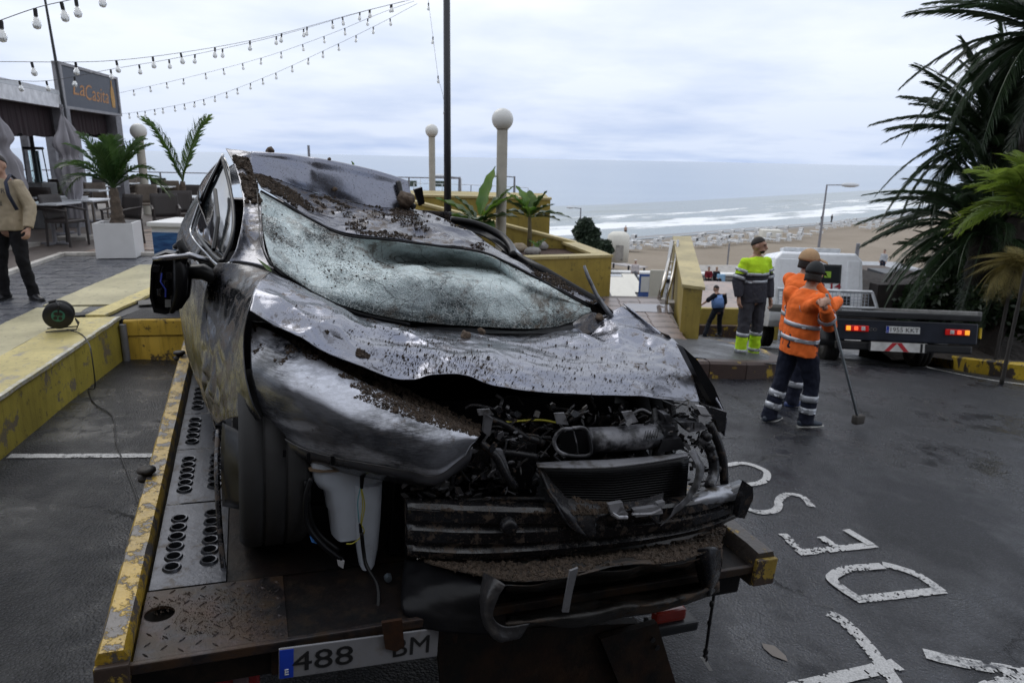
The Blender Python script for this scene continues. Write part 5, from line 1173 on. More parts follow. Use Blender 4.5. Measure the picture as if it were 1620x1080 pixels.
# ================================================================ people
SKIN = M('skin', (.38, .22, .155), .5, var=.12, nscale=9, bmp=.05); HAIR = M('dark_hair', (.015, .011, .009), .7, bmp=.6, bscale=150)
def ell(c, r, M3=None, n=14, m_=10):
    mb = MB(); mb.sphere((0, 0, 0), 1, n, m_)
    T = Matrix.Translation(c) @ (M3.to_4x4() if M3 is not None else Matrix.Identity(4)) @ Matrix.Diagonal((*r, 1)); return [T @ Vector(v) for v in mb.v], mb.f
def fuse(mb, name, mat, parent, vox=.009, smooth=6):
    o = mb.build(name, mat, parent, smooth=True); md = o.modifiers.new('fuse', 'REMESH'); md.mode = 'VOXEL'; md.voxel_size = vox; md.use_smooth_shade = True
    if smooth: sm = o.modifiers.new('relax', 'SMOOTH'); sm.iterations = smooth; sm.factor = .5
    return o
def person(label, loc, rz, H, J, clothes, head=(0, 0, 0), lod=1, hair='short', handopen=.5, cat='person', group=None, beard=False, beltz=None):
    """J: joint positions in metres for a 1.75 m figure facing +Y. L/R suffix."""
    e = empty('person', label, cat, loc, rz, group); k = H/1.75; e.scale = (k, k, k)
    V = lambda a: Vector(J[a])
    def limb(mb, names, rads, n=10, **q): mb.tube([V(a) if isinstance(a, str) else Vector(a) for a in names], rads, n, rnd=True, **q)
    mb = MB(); pel, che, nk, hd_ = V('pelvis'), V('chest'), V('neck'), V('head')
    HR = Matrix.Rotation(head[2], 3, 'Z') @ Matrix.Rotation(head[0], 3, 'X') @ Matrix.Rotation(head[1], 3, 'Y')
    mb.tube([pel+Vector((0, 0, -.08)), pel+Vector((0, 0, .02)), pel.lerp(che, .5), che, che.lerp(nk, .7)], [(.155, .11), (.165, .12), (.145, .105), (.175, .12), (.13, .085)], 14, rnd=True, up=(0, 1, 0))
    mb.tube([che.lerp(nk, .5), nk, hd_+HR @ Vector((0, -.01, -.05))], [.062, .056, .055], 10, rnd=True)
    mb.add(*ell(hd_+HR @ Vector((0, -.008, .012)), (.076, .094, .105), HR)); mb.add(*ell(hd_+HR @ Vector((0, .028, -.052)), (.056, .062, .062), HR))
    mb.add(*ell(hd_+HR @ Vector((0, .062, -.092)), (.024, .022, .018), HR))
    mb.tube([hd_+HR @ Vector((0, .086, .015)), hd_+HR @ Vector((0, .104, -.02)), hd_+HR @ Vector((0, .108, -.032))], [.009, .013, .016], 8, rnd=True)
    mb.tube([hd_+HR @ Vector((-.035, .083, .03)), hd_+HR @ Vector((0, .092, .033)), hd_+HR @ Vector((.035, .083, .03))], .010, 6, rnd=True)
    mb.tube([hd_+HR @ Vector((-.022, .090, -.062)), hd_+HR @ Vector((0, .096, -.06)), hd_+HR @ Vector((.022, .090, -.062))], .009, 6, rnd=True)
    for s_ in (-1, 1): mb.add(*ell(hd_+HR @ Vector((s_*.077, -.008, -.01)), (.010, .02, .031), HR))
    for s_ in 'LR':
        limb(mb, ['shoulder'+s_, 'elbow'+s_, 'wrist'+s_], [.05, .040, .027])
        limb(mb, [pel.lerp(V('hip'+s_), .8), 'hip'+s_, 'knee'+s_, 'ankle'+s_], [.08, .082, .053, .036])
        el_, wr = V('elbow'+s_), V('wrist'+s_); d_ = (wr-el_).normalized(); palm_n = Vector(J.get('palm'+s_, (1 if s_ == 'L' else -1, 0, 0))).normalized(); sd_ = d_.cross(palm_n).normalized()
        hc = wr+d_*.055
        if lod:
            mb.tube([wr, wr+d_*.03, wr+d_*.085], [(.026, .018), (.038, .016), (.042, .014)], 10, rnd=True, up=tuple(palm_n))
            cl = J.get('curl'+s_, .5)
            for fi in range(4):
                off = sd_*(-.030+.020*fi); b_ = wr+d_*.082+off; L_ = (.068, .078, .074, .058)[fi]
                a1 = cl*.7; a2 = cl*1.5
                p1 = b_+(d_*math.cos(a1)+palm_n*math.sin(a1))*L_*.45; p2 = p1+(d_*math.cos(a2)+palm_n*math.sin(a2))*L_*.33; p3 = p2+(d_*math.cos(a2*1.3)+palm_n*math.sin(a2*1.3))*L_*.25
                mb.tube([b_, p1, p2, p3], [.0105, .0098, .009, .0078], 7, rnd=True)
            b_ = wr+d_*.025-sd_*.03; tq = (d_*.6-sd_*.55+palm_n*(.2+cl*.4)).normalized(); p1 = b_+tq*.035; p2 = p1+(d_*.85-sd_*.1+palm_n*(.2+cl*.6)).normalized()*.032
            mb.tube([b_, p1, p2], [.014, .012, .009], 7, rnd=True)
        else: mb.add(*ell(hc, (.04, .04, .06)))
        an = V('ankle'+s_); tq = J.get('toe'+s_, (0, 1, 0)); tv = Vector(tq).normalized()
    if lod: fuse(mb, 'body', J.get('skin', SKIN), e, .008, 3)
    else: fuse(mb, 'body', J.get('skin', SKIN), e, .025, 2)
    vx = .010 if lod else .03
    # clothes
    if 'jacket' in clothes:
        mt, thick, hem = clothes['jacket']; mb = MB(); t_ = thick
        lo = pel+Vector((0, 0, hem))
        mb.tube([lo, pel.lerp(che, .25)+Vector((0, 0, 0)), pel.lerp(che, .6), che, che.lerp(nk, .45), che.lerp(nk, .72), nk+Vector((0, 0, -.01))], [(.182+t_, .130+t_), (.172+t_, .125+t_), (.165+t_, .118+t_), (.182+t_, .128+t_), (.185+t_, .11+t_), (.135+t_, .085+t_*.7), (.062+t_*.6, .062+t_*.6)], 18, up=(0, 1, 0))
        for s_ in 'LR':
            sh, el_, wr = V('shoulder'+s_), V('elbow'+s_), V('wrist'+s_)
            end = sh.lerp(el_, .9) if clothes.get('short') else wr.lerp(el_, .06)
            if clothes.get('short'): mb.tube([che.lerp(sh, .6), sh, end], [.07+t_, .068+t_, .062+t_], 12, rnd=True)
            else: mb.tube([che.lerp(sh, .6), sh+Vector((0, 0, -.02)), sh.lerp(el_, .5), el_, el_.lerp(wr, .5), end], [.060+t_, .058+t_, .054+t_, .050+t_, .046+t_, .040+t_*.7], 12)
            mb.add(*ell(sh+Vector((0, 0, -.022)), (.058+t_, .058+t_, .058+t_*.6)))
        o = fuse(mb, clothes.get('jname', 'jacket'), mt, e, vx, 3)
        if lod:
            tx = bpy.data.textures.get('folds') or bpy.data.textures.new('folds', 'CLOUDS'); tx.noise_scale = .11; tx.noise_depth = 3
            dm = o.modifiers.new('folds', 'DISPLACE'); dm.texture = tx; dm.strength = .028; dm.mid_level = .5; dm.texture_coords = 'LOCAL'
    if 'trousers' in clothes:
        mt, t_ = clothes['trousers'][:2]; mb = MB()
        mb.tube([pel+Vector((0, 0, -.09)), pel, pel+Vector((0, 0, .10))], [(.165+t_, .13+t_), (.172+t_, .132+t_), (.16+t_, .12+t_)], 16, up=(0, 1, 0))
        for s_ in 'LR':
            hp, kn, an = V('hip'+s_), V('knee'+s_), V('ankle'+s_)
            mb.tube([pel.lerp(hp, .7), hp, hp.lerp(kn, .5), kn, kn.lerp(an, .5), an+Vector((0, 0, .03)), an+Vector((0, 0, -.035))], [.095+t_, .097+t_, .084+t_, .066+t_, .062+t_, .055+t_*1.4, .058+t_*1.5], 12)
        o = fuse(mb, 'trousers', mt, e, vx, 3)
        if lod:
            tx = bpy.data.textures.get('folds2') or bpy.data.textures.new('folds2', 'CLOUDS'); tx.noise_scale = .09; tx.noise_depth = 3
            dm = o.modifiers.new('folds', 'DISPLACE'); dm.texture = tx; dm.strength = .03; dm.mid_level = .5; dm.texture_coords = 'LOCAL'
    def ringband(nm, a_, b_, f0, f1, r, mt):
        p0 = a_.lerp(b_, f0); p1 = a_.lerp(b_, f1); mb = MB(); mb.tube([p0, p0.lerp(p1, .5), p1], [r, r, r] if not hasattr(r, '__len__') else [r, r, r], 24, cap=False, up=(0, 1, 0)); o = mb.build(nm, mt, e, smooth=True); solid(o, .004, 0)
        if lod:
            dm = o.modifiers.new('folds', 'DISPLACE'); dm.texture = bpy.data.textures.get('folds'); dm.strength = .02; dm.mid_level = .5; dm.texture_coords = 'LOCAL'
    for (nm, a_, b_, f0, f1, r, mt) in clothes.get('bands', []): ringband(nm, V(a_), V(b_), f0, f1, r, mt)
    if 'shoes' in clothes:
        mt = clothes['shoes']
        for s_ in 'LR':
            an = V('ankle'+s_); tv = Vector(J.get('toe'+s_, (0, 1, 0))).normalized(); sd_ = Vector((tv.y, -tv.x, 0)); z0 = an.z-.085
            c0 = Vector((an.x, an.y, z0)); mb = MB()
            mb.tube([c0-tv*.06+Vector((0, 0, .045)), c0+tv*.02+Vector((0, 0, .05)), c0+tv*.10+Vector((0, 0, .035)), c0+tv*.17+Vector((0, 0, .028))], [(.036, .04), (.040, .045), (.044, .032), (.038, .022)], 12, rnd=True, up=(0, 0, 1))
            mb.tube([c0+Vector((0, 0, .05)), c0+Vector((0, 0, .1))], [.045, .04], 12)
            o = fuse(mb, 'shoe', mt, e, .009 if lod else .03, 2)
            if lod:
                mb = MB(); mb.tube([c0-tv*.085+Vector((0, 0, .008)), c0+Vector((0, 0, .008)), c0+tv*.1+Vector((0, 0, .008)), c0+tv*.2+Vector((0, 0, .010))], [(.03, .012), (.040, .012), (.046, .012), (.028, .012)], 14, up=(0, 0, 1)); mb.build('sole', clothes.get('sole', BLK), o, smooth=False)
    # hair or cap
    hm = J.get('hairmat', HAIR)
    mb = MB(); n_ = 18
    if hair in ('short', 'cap', 'bald'):
        vs = []; fs = []; rows = 8
        for i in range(rows+1):
            th = (PI*.50)*i/rows
            for k2 in range(n_):
                a_ = 2*PI*k2/n_; fr_ = max(0, math.cos(a_-PI/2)); ext = (.88-.25*math.cos(a_-PI/2)) if hair != 'cap' else (1.05-.08*fr_)
                t2 = th*ext; r_ = .080 if hair != 'cap' else .090
                vs.append(hd_+HR @ Vector((r_*math.sin(t2)*math.cos(a_), -.01+(.100 if hair != 'cap' else .11)*math.sin(t2)*math.sin(a_), .012+(.109 if hair != 'cap' else .118)*math.cos(t2))))
        fs = [(i*n_+k2, i*n_+(k2+1) % n_, (i+1)*n_+(k2+1) % n_, (i+1)*n_+k2) for i in range(rows) for k2 in range(n_)]
        mb.add(vs, fs); o = mb.build('hair' if hair != 'cap' else 'cap', hm, e, smooth=True); solid(o, .004, 1)
        if hair == 'cap':
            A = sheet_pts([[tuple(hd_+HR @ Vector((x*(.075 if y_ < .5 else .055)*1.0, .088+.085*y_, .045-.03*y_-.02*x*x))) for x in (-1, -.5, 0, .5, 1)] for y_ in (0, .5, 1)], 3, 3)
            o2 = mesh_obj('peak', grid_mesh(A), hm, o); solid(o2, .006)
            mb = MB(); 
    if hair == 'cap' or lod:
        if hair == 'cap':
            vs = []; 
            for i in range(4):
                for k2 in range(13):
                    a_ = PI+PI*k2/12; vs.append(hd_+HR @ Vector((.081*math.cos(a_), -.008+.097*math.sin(a_), .0-.028*i)))
            mb = MB(); mb.add(vs, [(i*13+k2, i*13+k2+1, (i+1)*13+k2+1, (i+1)*13+k2) for i in range(3) for k2 in range(12)]); o = mb.build('hair', HAIR, e, smooth=True); solid(o, .006, 0)
    if beard:
        mb = MB(); mb.add(*ell(hd_+HR @ Vector((0, .034, -.066)), (.052, .056, .044), HR)); mb.build('beard', HAIR, e, smooth=True)
    if lod:
        for s_ in (-1, 1):
            mb = MB(); mb.add(*ell(hd_+HR @ Vector((s_*.031, .083, .010)), (.012, .009, .008), HR, 8, 6)); mb.build('eye', M('eye', (.04, .03, .03), .2, bmp=0), e, smooth=True)
    return e
def pose(**k):
    J = dict(pelvis=(0, 0, .95), chest=(0, -.01, 1.27), neck=(0, -.01, 1.47), head=(0, .015, 1.61),
             shoulderL=(-.175, -.01, 1.40), elbowL=(-.22, -.02, 1.12), wristL=(-.23, .04, .88), shoulderR=(.175, -.01, 1.40), elbowR=(.22, -.02, 1.12), wristR=(.23, .04, .88),
             hipL=(-.09, 0, .90), kneeL=(-.10, .02, .49), ankleL=(-.10, -.02, .085), hipR=(.09, 0, .90), kneeR=(.10, .02, .49), ankleR=(.10, -.02, .085)); J.update(k); return J
def cloth_m(name, col, rough=.85): return M(name, col, rough, var=.18, nscale=7, bmp=.25, bscale=90, spec=.2)
ORJ = cloth_m('orange_hi_vis', (.86, .17, .035)); NAVY = cloth_m('navy_trousers', (.014, .017, .032)); REFL = M('reflective_tape', (.40, .42, .46), .35, metal=.3, bmp=0, var=.08)
HVY = cloth_m('yellow_hi_vis', (.50, .78, .035)); GREYC = cloth_m('charcoal_workwear', (.045, .045, .058)); 
def zsplit(name, lo, hi, z, obj_z=True, hi2=None):
    """cloth in two colours meeting at a seam of constant height on the garment"""
    m = bpy.data.materials.new(name); t, b = nodes(m); tcn = t.nodes.new('ShaderNodeTexCoord'); s_ = t.nodes.new('ShaderNodeSeparateXYZ'); t.links.new(tcn.outputs['Object'], s_.inputs[0])
    f = mathn(t, 'GREATER_THAN', s_.outputs[2], z); n = noise_node(t, 6); c = mixc(t, f, lo, hi)
    c = mixc(t, ramp(t, n.outputs[0], .3, .7), mixc(t, .15, c, (0, 0, 0)), c); t.links.new(c, b.inputs['Base Color']); b.inputs['Roughness'].default_value = .85; b.inputs['Specular IOR Level'].default_value = .2
    bump(t, b, noise_node(t, 80).outputs[0], .2, .003); return m
JK = zsplit('yellow_and_charcoal_jacket', (.045, .045, .058), (.52, .80, .03), 1.235)
TR = zsplit('charcoal_trousers_lime_hem', (.50, .78, .03), (.05, .05, .06), .345)
# man in yellow and grey on the kerb
q = ong(1180, 566); z_ = G(q.x, q.y)+.215; q = onz(1180, 567, z_)
J = pose(ankleL=(-.12, .0, .085), ankleR=(.13, .02, .085), kneeL=(-.11, .02, .49), kneeR=(.12, .03, .49), toeL=(-.35, 1, 0), toeR=(.35, 1, 0), wristL=(-.25, .06, .87), wristR=(.26, .03, .90), elbowL=(-.25, -.02, 1.13), elbowR=(.26, -.03, 1.13))
CHJ, WA = 'chest', 'pelvis'
person('man in a yellow and charcoal hi-vis work suit standing on the kerb looking right', q, R(200), 1.72, J, dict(jacket=(JK, .022, -.12), trousers=(TR, .018), shoes=BLK, bands=[('reflective_band', WA, CHJ, .80, .92, (.207, .155), REFL), ('reflective_band', WA, CHJ, .48, .60, (.192, .146), REFL)]+[('reflective_band', 'elbow'+s_, 'shoulder'+s_, .10, .26, .085, REFL) for s_ in 'LR']+[('reflective_band', 'elbow'+s_, 'shoulder'+s_, .46, .6, .088, REFL) for s_ in 'LR']+[('reflective_band', 'ankle'+s_, 'knee'+s_, .08, .2, .083, REFL) for s_ in 'LR']+[('reflective_band', 'ankle'+s_, 'knee'+s_, .66, .78, .086, REFL) for s_ in 'LR']), head=(0, 0, R(38)), beard=True)
# front orange worker holding the broom
qa = ong(1288, 680); qb = ong(1246, 664); c_ = (qa+qb)/2+Vector((-.13, 0, 0)); z_ = G(c_.x, c_.y)
broom_h = ony(1311, 476, 6.35); broom_b = onz(1357, 668, G(3.4, 6.5)+.05)
rzw = R(-66)   # facing right and slightly away
inv = (Matrix.Translation((c_.x, c_.y, z_)) @ Matrix.Rotation(rzw, 4, 'Z')).inverted(); k_ = 1.74/1.75
def loc_(p): return tuple((inv @ Vector(p))/k_)
fa_ = inv @ Vector((qa.x, qa.y, z_)); fb_ = inv @ Vector((qb.x, qb.y, z_))
hb = ony(1311, 478, 6.42); hb2 = hb+(broom_b-hb)*0
J = pose(ankleR=(.13, .10, .085), ankleL=(-.12, -.16, .085), kneeR=(.12, .12, .49), kneeL=(-.11, -.05, .49), hipL=(-.09, 0, .9), pelvis=(0, 0, .94), chest=(.01, .02, 1.25), neck=(.01, .04, 1.46), head=(.01, .085, 1.60),
         wristL=tuple(Vector(loc_(hb))+Vector((-.02, -.09, .01))), elbowL=(-.22, .12, 1.13), wristR=tuple(Vector(loc_(hb))+Vector((.05, -.10, -.03))), elbowR=(.26, .10, 1.12), palmL=(.6, .3, -.4), palmR=(-.6, .2, -.4), curlL=1.1, curlR=1.1, toeL=(-.15, 1, 0), toeR=(.25, 1, 0), hairmat=M('black_cap', (.012, .014, .016), .8))
w1 = person('worker in an orange hi-vis jacket and black cap leaning on a long broom', (c_.x, c_.y, z_), rzw, 1.74, J, dict(jacket=(ORJ, .024, -.16), trousers=(NAVY, .016), shoes=M('navy_shoe', (.02, .03, .05), .6), sole=M('white_sole', (.5, .5, .48), .5), bands=[('reflective_band', WA, CHJ, .42, .56, (.198, .152), REFL), ('reflective_band', WA, CHJ, -.05, .09, (.208, .158), REFL)]+[('reflective_band', 'elbow'+s_, 'shoulder'+s_, .18, .36, .088, REFL) for s_ in 'LR']+[('reflective_band', 'wrist'+s_, 'elbow'+s_, .45, .62, .08, REFL) for s_ in 'LR']+[('reflective_band', 'ankle'+s_, 'knee'+s_, .18, .34, .084, REFL) for s_ in 'LR']+[('reflective_band', 'ankle'+s_, 'knee'+s_, .50, .66, .085, REFL) for s_ in 'LR']), head=(R(-12), 0, R(15)), hair='cap')
# faint dark print on the back
PRT = M('jacket_print', (.10, .05, .04), .8, bmp=0)
def sect(p0, p1, r0_, r1_): pass
# broom
e = empty('broom', 'long handled grey broom resting on the wet asphalt before the worker', 'broom', broom_b)
top = hb+(hb-broom_b)*.06
mb = MB(); mb.tube([(0, 0, .03), (top-broom_b)], .013, 8); mb.build('handle', M('grey_handle', (.22, .25, .27), .4), e, smooth=True)
mb = MB(); mb.bbox((0, 0, .035), (.13, .07, .10), .02, rz=.4); mb.build('head', M('broom_head', (.06, .055, .05), .9, bmp=1, bscale=60), e, smooth=True)
# second orange worker behind, beige cap
q = ong(1292, 646); q2 = Vector((q.x, q.y, G(q.x, q.y)))
J = pose(head=(.0, .06, 1.60), neck=(0, .03, 1.46), wristR=(.10, .42, 1.18), elbowR=(.25, .18, 1.14), wristL=(-.05, .40, 1.14), elbowL=(-.25, .16, 1.13), palmL=(.6, 0, -.3), palmR=(-.6, 0, -.3), curlL=.8, curlR=.8, toeL=(-.1, 1, 0), hairmat=M('beige_cap', (.42, .27, .15), .85))
person('worker in orange jacket and beige cap standing just behind the broom worker', (q2.x-.30, q2.y+.12, q2.z), R(-72), 1.83, J, dict(jacket=(ORJ, .022, -.12), trousers=(NAVY, .015), shoes=M('blue_shoe', (.03, .05, .14), .5), sole=M('white_sole', (.5, .5, .48), .5), bands=[('reflective_band', WA, CHJ, .2, .34, (.196, .15), REFL)]+[('reflective_band', 'ankle'+s_, 'knee'+s_, .4, .55, .084, REFL) for s_ in 'LR']), head=(R(-6), 0, R(-24)), hair='cap')
# man at the left edge
q = onz(34, 472, TZ+.01)
SWT = cloth_m('beige_sweatshirt', (.36, .30, .215)); BT = cloth_m('black_joggers', (.010, .010, .012))
J = pose(ankleR=(.16, .0, .085), ankleL=(-.16, .05, .085), kneeR=(.13, .05, .49), kneeL=(-.13, .05, .49), wristR=(.30, .10, .86), elbowR=(.27, -.03, 1.12), toeR=(1, -.2, 0), toeL=(.4, 1, 0), curlR=.7)
ml_ = onz(8, 478, TZ+.01)
pm = person('man in a beige printed sweatshirt and black joggers standing at the left edge', (q.x+.03, q.y-.05, TZ+.008), R(180)+R(-2)+math.atan2(0, 1)+R(38)*0, 1.66, pose(ankleL=(-.17, .0, .085), ankleR=(.16, .05, .085), kneeL=(-.14, .05, .49), kneeR=(.13, .05, .49), wristL=(-.31, .10, .88), elbowL=(-.28, -.03, 1.13), toeL=(-.9, .45, 0), toeR=(.2, 1, 0), curlL=.7), dict(jacket=(SWT, .02, -.10), jname='sweatshirt', trousers=(BT, .004), shoes=BLK, sole=BLK), head=(0, 0, R(10)), hair='bald')
INK = M('print_ink', (.03, .03, .035), .8, bmp=0)
# print: SUPERDRY chest lettering, only the end of the word is in view; follow the chest as a curved patch
def chest_text(txt, size, z, width, xoff=0, yoff=.172):
    me = text_mesh(txt, size, .001); xs = [v.co.x for v in me.vertices]; kx = width/(max(xs)-min(xs)); cx = (max(xs)+min(xs))/2
    for v in me.vertices:
        x = (v.co.x-cx)*kx+xoff; a_ = x/.20; v.co = Vector((-.212*math.sin(a_), yoff*math.cos(a_*.9)-.002+v.co.z, z+v.co.y))
    me.flip_normals(); me.materials.clear(); me.materials.append(INK); o = bpy.data.objects.new('chest_print', me); C.objects.link(o); o.parent = pm
    return o
chest_text('SUPERDRY', .075, 1.315, .36); chest_text('®', .09, 1.245, .06); chest_text('極度乾燥', .065, 1.17, .17)
mb = MB(); mb.tube([(-.13, -.10, 1.42), (-.135, .02, 1.50), (-.15, .13, 1.42), (-.19, .17, 1.28), (-.21, .10, 1.10)], .022, 8, flat=.4); mb.build('bag_strap', M('navy_strap', (.02, .025, .05), .8), pm, smooth=True)
mb = MB(); mb.tube([(-.305, .085, .905), (-.31, .095, .885)], .036, 12); mb.build('wrist_watch', BLK, pm)
# police officer
q = ong(1125, 528); q = Vector((q.x+.15, q.y, G(q.x, q.y)))
BLUEV = M('light_blue_vest', (.17, .30, .62), .7, var=.1); PB = cloth_m('black_uniform', (.010, .012, .018))
po = person('police officer in black with a pale blue vest striding and reaching left', q, R(15), 1.78, pose(ankleL=(-.42, -.05, .10), ankleR=(.22, .12, .085), kneeL=(-.24, .06, .50), kneeR=(.16, .10, .49), wristL=(-.55, .12, 1.06), elbowL=(-.42, .0, 1.22), chest=(-.03, .05, 1.25), neck=(-.04, .10, 1.44), head=(-.04, .16, 1.57), toeL=(-.6, .6, 0)), dict(jacket=(PB, .012, -.04), short=True, trousers=(PB, .012), shoes=BLK), head=(R(-25), 0, R(30)))
mb = MB(); mb.tube([(-.01, .0, .98), (-.02, .04, 1.2), (-.035, .07, 1.38)], [(.205, .165), (.215, .17), (.20, .14)], 18, up=(0, 1, 0)); mb.build('vest', BLUEV, po, smooth=True)
put_text('POLICIA', .05, frameM(Vector((-.02, -.135, 1.30)), Vector((1, 0, 0)), Vector((0, 0, 1)), Vector((0, -1, 0))), M('navy_print', (.02, .03, .12), .6, bmp=0), po, width=.25)
mb = MB(); mb.sphere((-.62, .14, .96), .10, 10, 8, (.9, .7, 1.2)); mb.build('yellow_glove', HVY, po, smooth=True)
# seated pair and beach walkers
def small(px, py, yy, H, rz, label, jc, tc, lod=0, J=None, hairm=None, z=None):
    p = ony(px, py, yy); J = J or pose(); 
    if hairm: J['hairmat'] = hairm
    return person(label, p, rz, H, J, dict(jacket=(jc, .012, -.05), trousers=(tc, .012), shoes=BLK), lod=0)
sit = dict(pelvis=(0, 0, .5), chest=(0, .02, .82), neck=(0, .03, 1.0), head=(0, .05, 1.14), shoulderL=(-.17, .02, .94), shoulderR=(.17, .02, .94), elbowL=(-.2, .1, .7), elbowR=(.2, .1, .7), wristL=(-.1, .3, .58), wristR=(.1, .3, .58), hipL=(-.09, .02, .48), hipR=(.09, .02, .48), kneeL=(-.1, .45, .5), kneeR=(.1, .45, .5), ankleL=(-.1, .47, .1), ankleR=(.1, .47, .1))
small(1119, 453, 42.6, 1.75, R(170), 'seated person in a dark red coat on the dark parapet', cloth_m('dark_red', (.13, .012, .02)), PB, J=dict(sit))
small(1131, 453, 42.6, 1.75, R(190), 'seated person in black with fair hair on the dark parapet', PB, PB, J=dict(sit), hairm=M('fair_hair', (.4, .33, .24), .8))
small(1003, 453, 43.5, 1.75, R(180), 'person in white shirt and white cap behind the dark parapet', cloth_m('white_shirt', (.55, .5, .5)), cloth_m('grey_trousers', (.2, .2, .22)), hairm=M('white_cap', (.6, .6, .6), .8))
small(989, 374, 112, 1.8, R(200), 'bare chested person walking at the water edge', M('skin_far', (.35, .24, .19), .7), BT)
small(1299, 353, 150, 1.8, R(200), 'dark figure walking at the water edge, left of a pair', BT, BT)
small(1315, 352, 150, 1.8, R(200), 'dark figure walking at the water edge, right of a pair', BT, BT)
small(1394, 434, 47.5, 1.75, R(120), 'person in pale top leaning on the roof edge by the palms', cloth_m('pale_top', (.35, .36, .38)), NAVY)
mb = MB(); q = ony(1139, 452, 42.4); mb.bbox((0, 0, .3), (.5, .25, .85), .03); o = mb.build('beach_bag', M('pale_blue_bag', (.25, .42, .60), .7), label='pale blue bag standing beside the seated pair', cat='bag'); o.location = q
# ================================================================ second recovery truck (white cab)
def bframe(yaw, roll, pitch):
    s = Vector((-math.sin(yaw)*math.cos(pitch), math.cos(yaw)*math.cos(pitch), math.sin(pitch)))
    u = Vector((math.cos(yaw)*math.cos(roll), math.sin(yaw)*math.cos(roll), -math.sin(roll))); u = (u-s*u.dot(s)).normalized()
    return u, s, u.cross(s)
tu, ts, tn = bframe(-.097, 0, -.193)
T2 = empty('recovery_truck', 'white cabbed recovery truck with an empty dark bed driving down to the beach', 'truck', mat=frameM(Vector((5.268, 10.974, .366)), tu, ts, tn))
VW = M('white_van_paint', (.84, .86, .90), .28, var=.03, bmp=0, coat=.4, dark=(.45, .45, .45), dpos=(.62, .85)); TB = M('truck_black', (.012, .013, .016), .45, bmp=.05)
RUB = M('tyre_rubber', (.016, .016, .017), .75, bmp=.3, bscale=40); RIM = M('steel_rim', (.12, .12, .13), .5, metal=.5)
mb = MB(); mb.bbox((1.1, 2.0, -.05), (2.2, 4.1, .10), .02); mb.build('bed', TB, T2)
mb = MB()
for x in (.03, 2.17): mb.bbox((x, 2.0, .02), (.07, 4.1, .09), .02)
mb.build('side_rail', M('rail_white', (.14, .14, .14), .5), T2)
mb = MB(); mb.bbox((1.1, .02, -.30), (2.16, .07, .34), .02); mb.build('rear_panel', M('truck_navy', (.012, .016, .028), .35, bmp=.05), T2)
mb = MB(); mb.bbox((1.1, .1, -.56), (2.1, .12, .14), .03); mb.build('rear_bumper', TB, T2)
mb = MB(); mb.box((1.1, 2.3, -.32), (.9, 4.6, .3)); mb.build('chassis', TB, T2)
RED = M('red_lens', (.45, .01, .012), .25, emit=(1, .02, .01), estr=.12, bmp=0); REDG = M('red_glow', (.8, .05, .02), .3, emit=(1, .12, .04), estr=1.0, bmp=0); AMB = M('amber_lens', (.8, .3, .02), .25, emit=(1, .42, .04), estr=.8, bmp=0); CLR = M('clear_lens', (.6, .6, .6), .2, bmp=0)
for x0, sg in ((.18, 1), (2.0, -1)):
    mb = MB(); mb.bbox((x0+sg*.14, -.03, -.28), (.36, .04, .095), .012); o = mb.build('tail_light', RED, T2)
    mb = MB(); mb.bbox((x0-sg*.0, -.045, -.28), (.07, .03, .075), .01); mb.build('indicator', AMB, o)
    mb = MB(); mb.bbox((x0+sg*.12, -.045, -.28), (.06, .03, .065), .01); mb.build('lit_lamp', REDG, o)
    mb = MB(); mb.bbox((x0+sg*.23, -.047, -.28), (.06, .03, .065), .01); mb.build('reversing_lamp', CLR, o)
def plate(parent, M4, txt, w=.52, h=.11, band=True):
    mb = MB(); mb.bbox((0, 0, 0), (w, h, .008), .003); me = mb.mesh('number_plate'); me.transform(M4); o = mesh_obj('number_plate', me, M('plate_white' if not '|' in txt else 'shaded_plate_white', (.62, .63, .63) if not '|' in txt else (.19, .19, .20), .3, bmp=0, var=.15, dark=(.15, .13, .11), dpos=(.58, .8), dscale=12), parent, False)  # split-text plate gets a darker white that carries the shade under the bed
    mb = MB(); mb.box((-w/2+.023, 0, .005), (.042, h-.008, .002)); me = mb.mesh('country_band'); me.transform(M4); mesh_obj('country_band', me, M('eu_blue', (.01, .04, .35), .3, bmp=0), o, False)
    pb = M('plate_black', (.01, .01, .01), .4, bmp=0)
    if '|' in txt:
        for q_, x_, w_ in zip(txt.split('|'), (-.125, .165), (.19, .125)): put_text(q_, .1, M4 @ Matrix.Translation((x_, -.002, .0055)), pb, o, width=w_, offset=0)
    else: put_text(txt, .1, M4 @ Matrix.Translation((.025, -.002, .0055)), pb, o, width=w*.84, offset=0)
    put_text('E', .03, M4 @ Matrix.Translation((-w/2+.023, -.03, .0072)), M('plate_letter', (.6, .6, .6), .4, bmp=0), o)
    return o
X_, Y_, Z_ = Vector((1, 0, 0)), Vector((0, 0, 1)), Vector((0, -1, 0))
plate(T2, frameM(Vector((1.03, -.03, -.28)), X_, Y_, Z_), '1955 KKT')
put_text('IVECO', .07, frameM(Vector((.52+.0, -.022, -.29)), X_, Y_, Z_), M('chrome_letters', (.5, .5, .52), .2, metal=1, bmp=0), T2, width=.22, name='maker_letters')
mb = MB(); mb.bbox((1.0, .02, -.56), (.88, .03, .15), .006); o = mb.build('warning_board', M('board_white', (.58, .58, .57), .5), T2)
for k, sx in ((0, -.12), (1, .08)):
    mb = MB(); sg = 1 if k == 0 else -1
    for q0 in ((0, ) if k == 0 else (0,)):
        mb.add([(1.0+sx-.05-sg*.05, .002, -.63), (1.0+sx+.03-sg*.05, .002, -.63), (1.0+sx+.03+sg*.07, .002, -.49), (1.0+sx-.05+sg*.07, .002, -.49)], [(0, 1, 2, 3)])
    mb.build('red_stripe', M('board_red', (.45, .02, .03), .5), o)
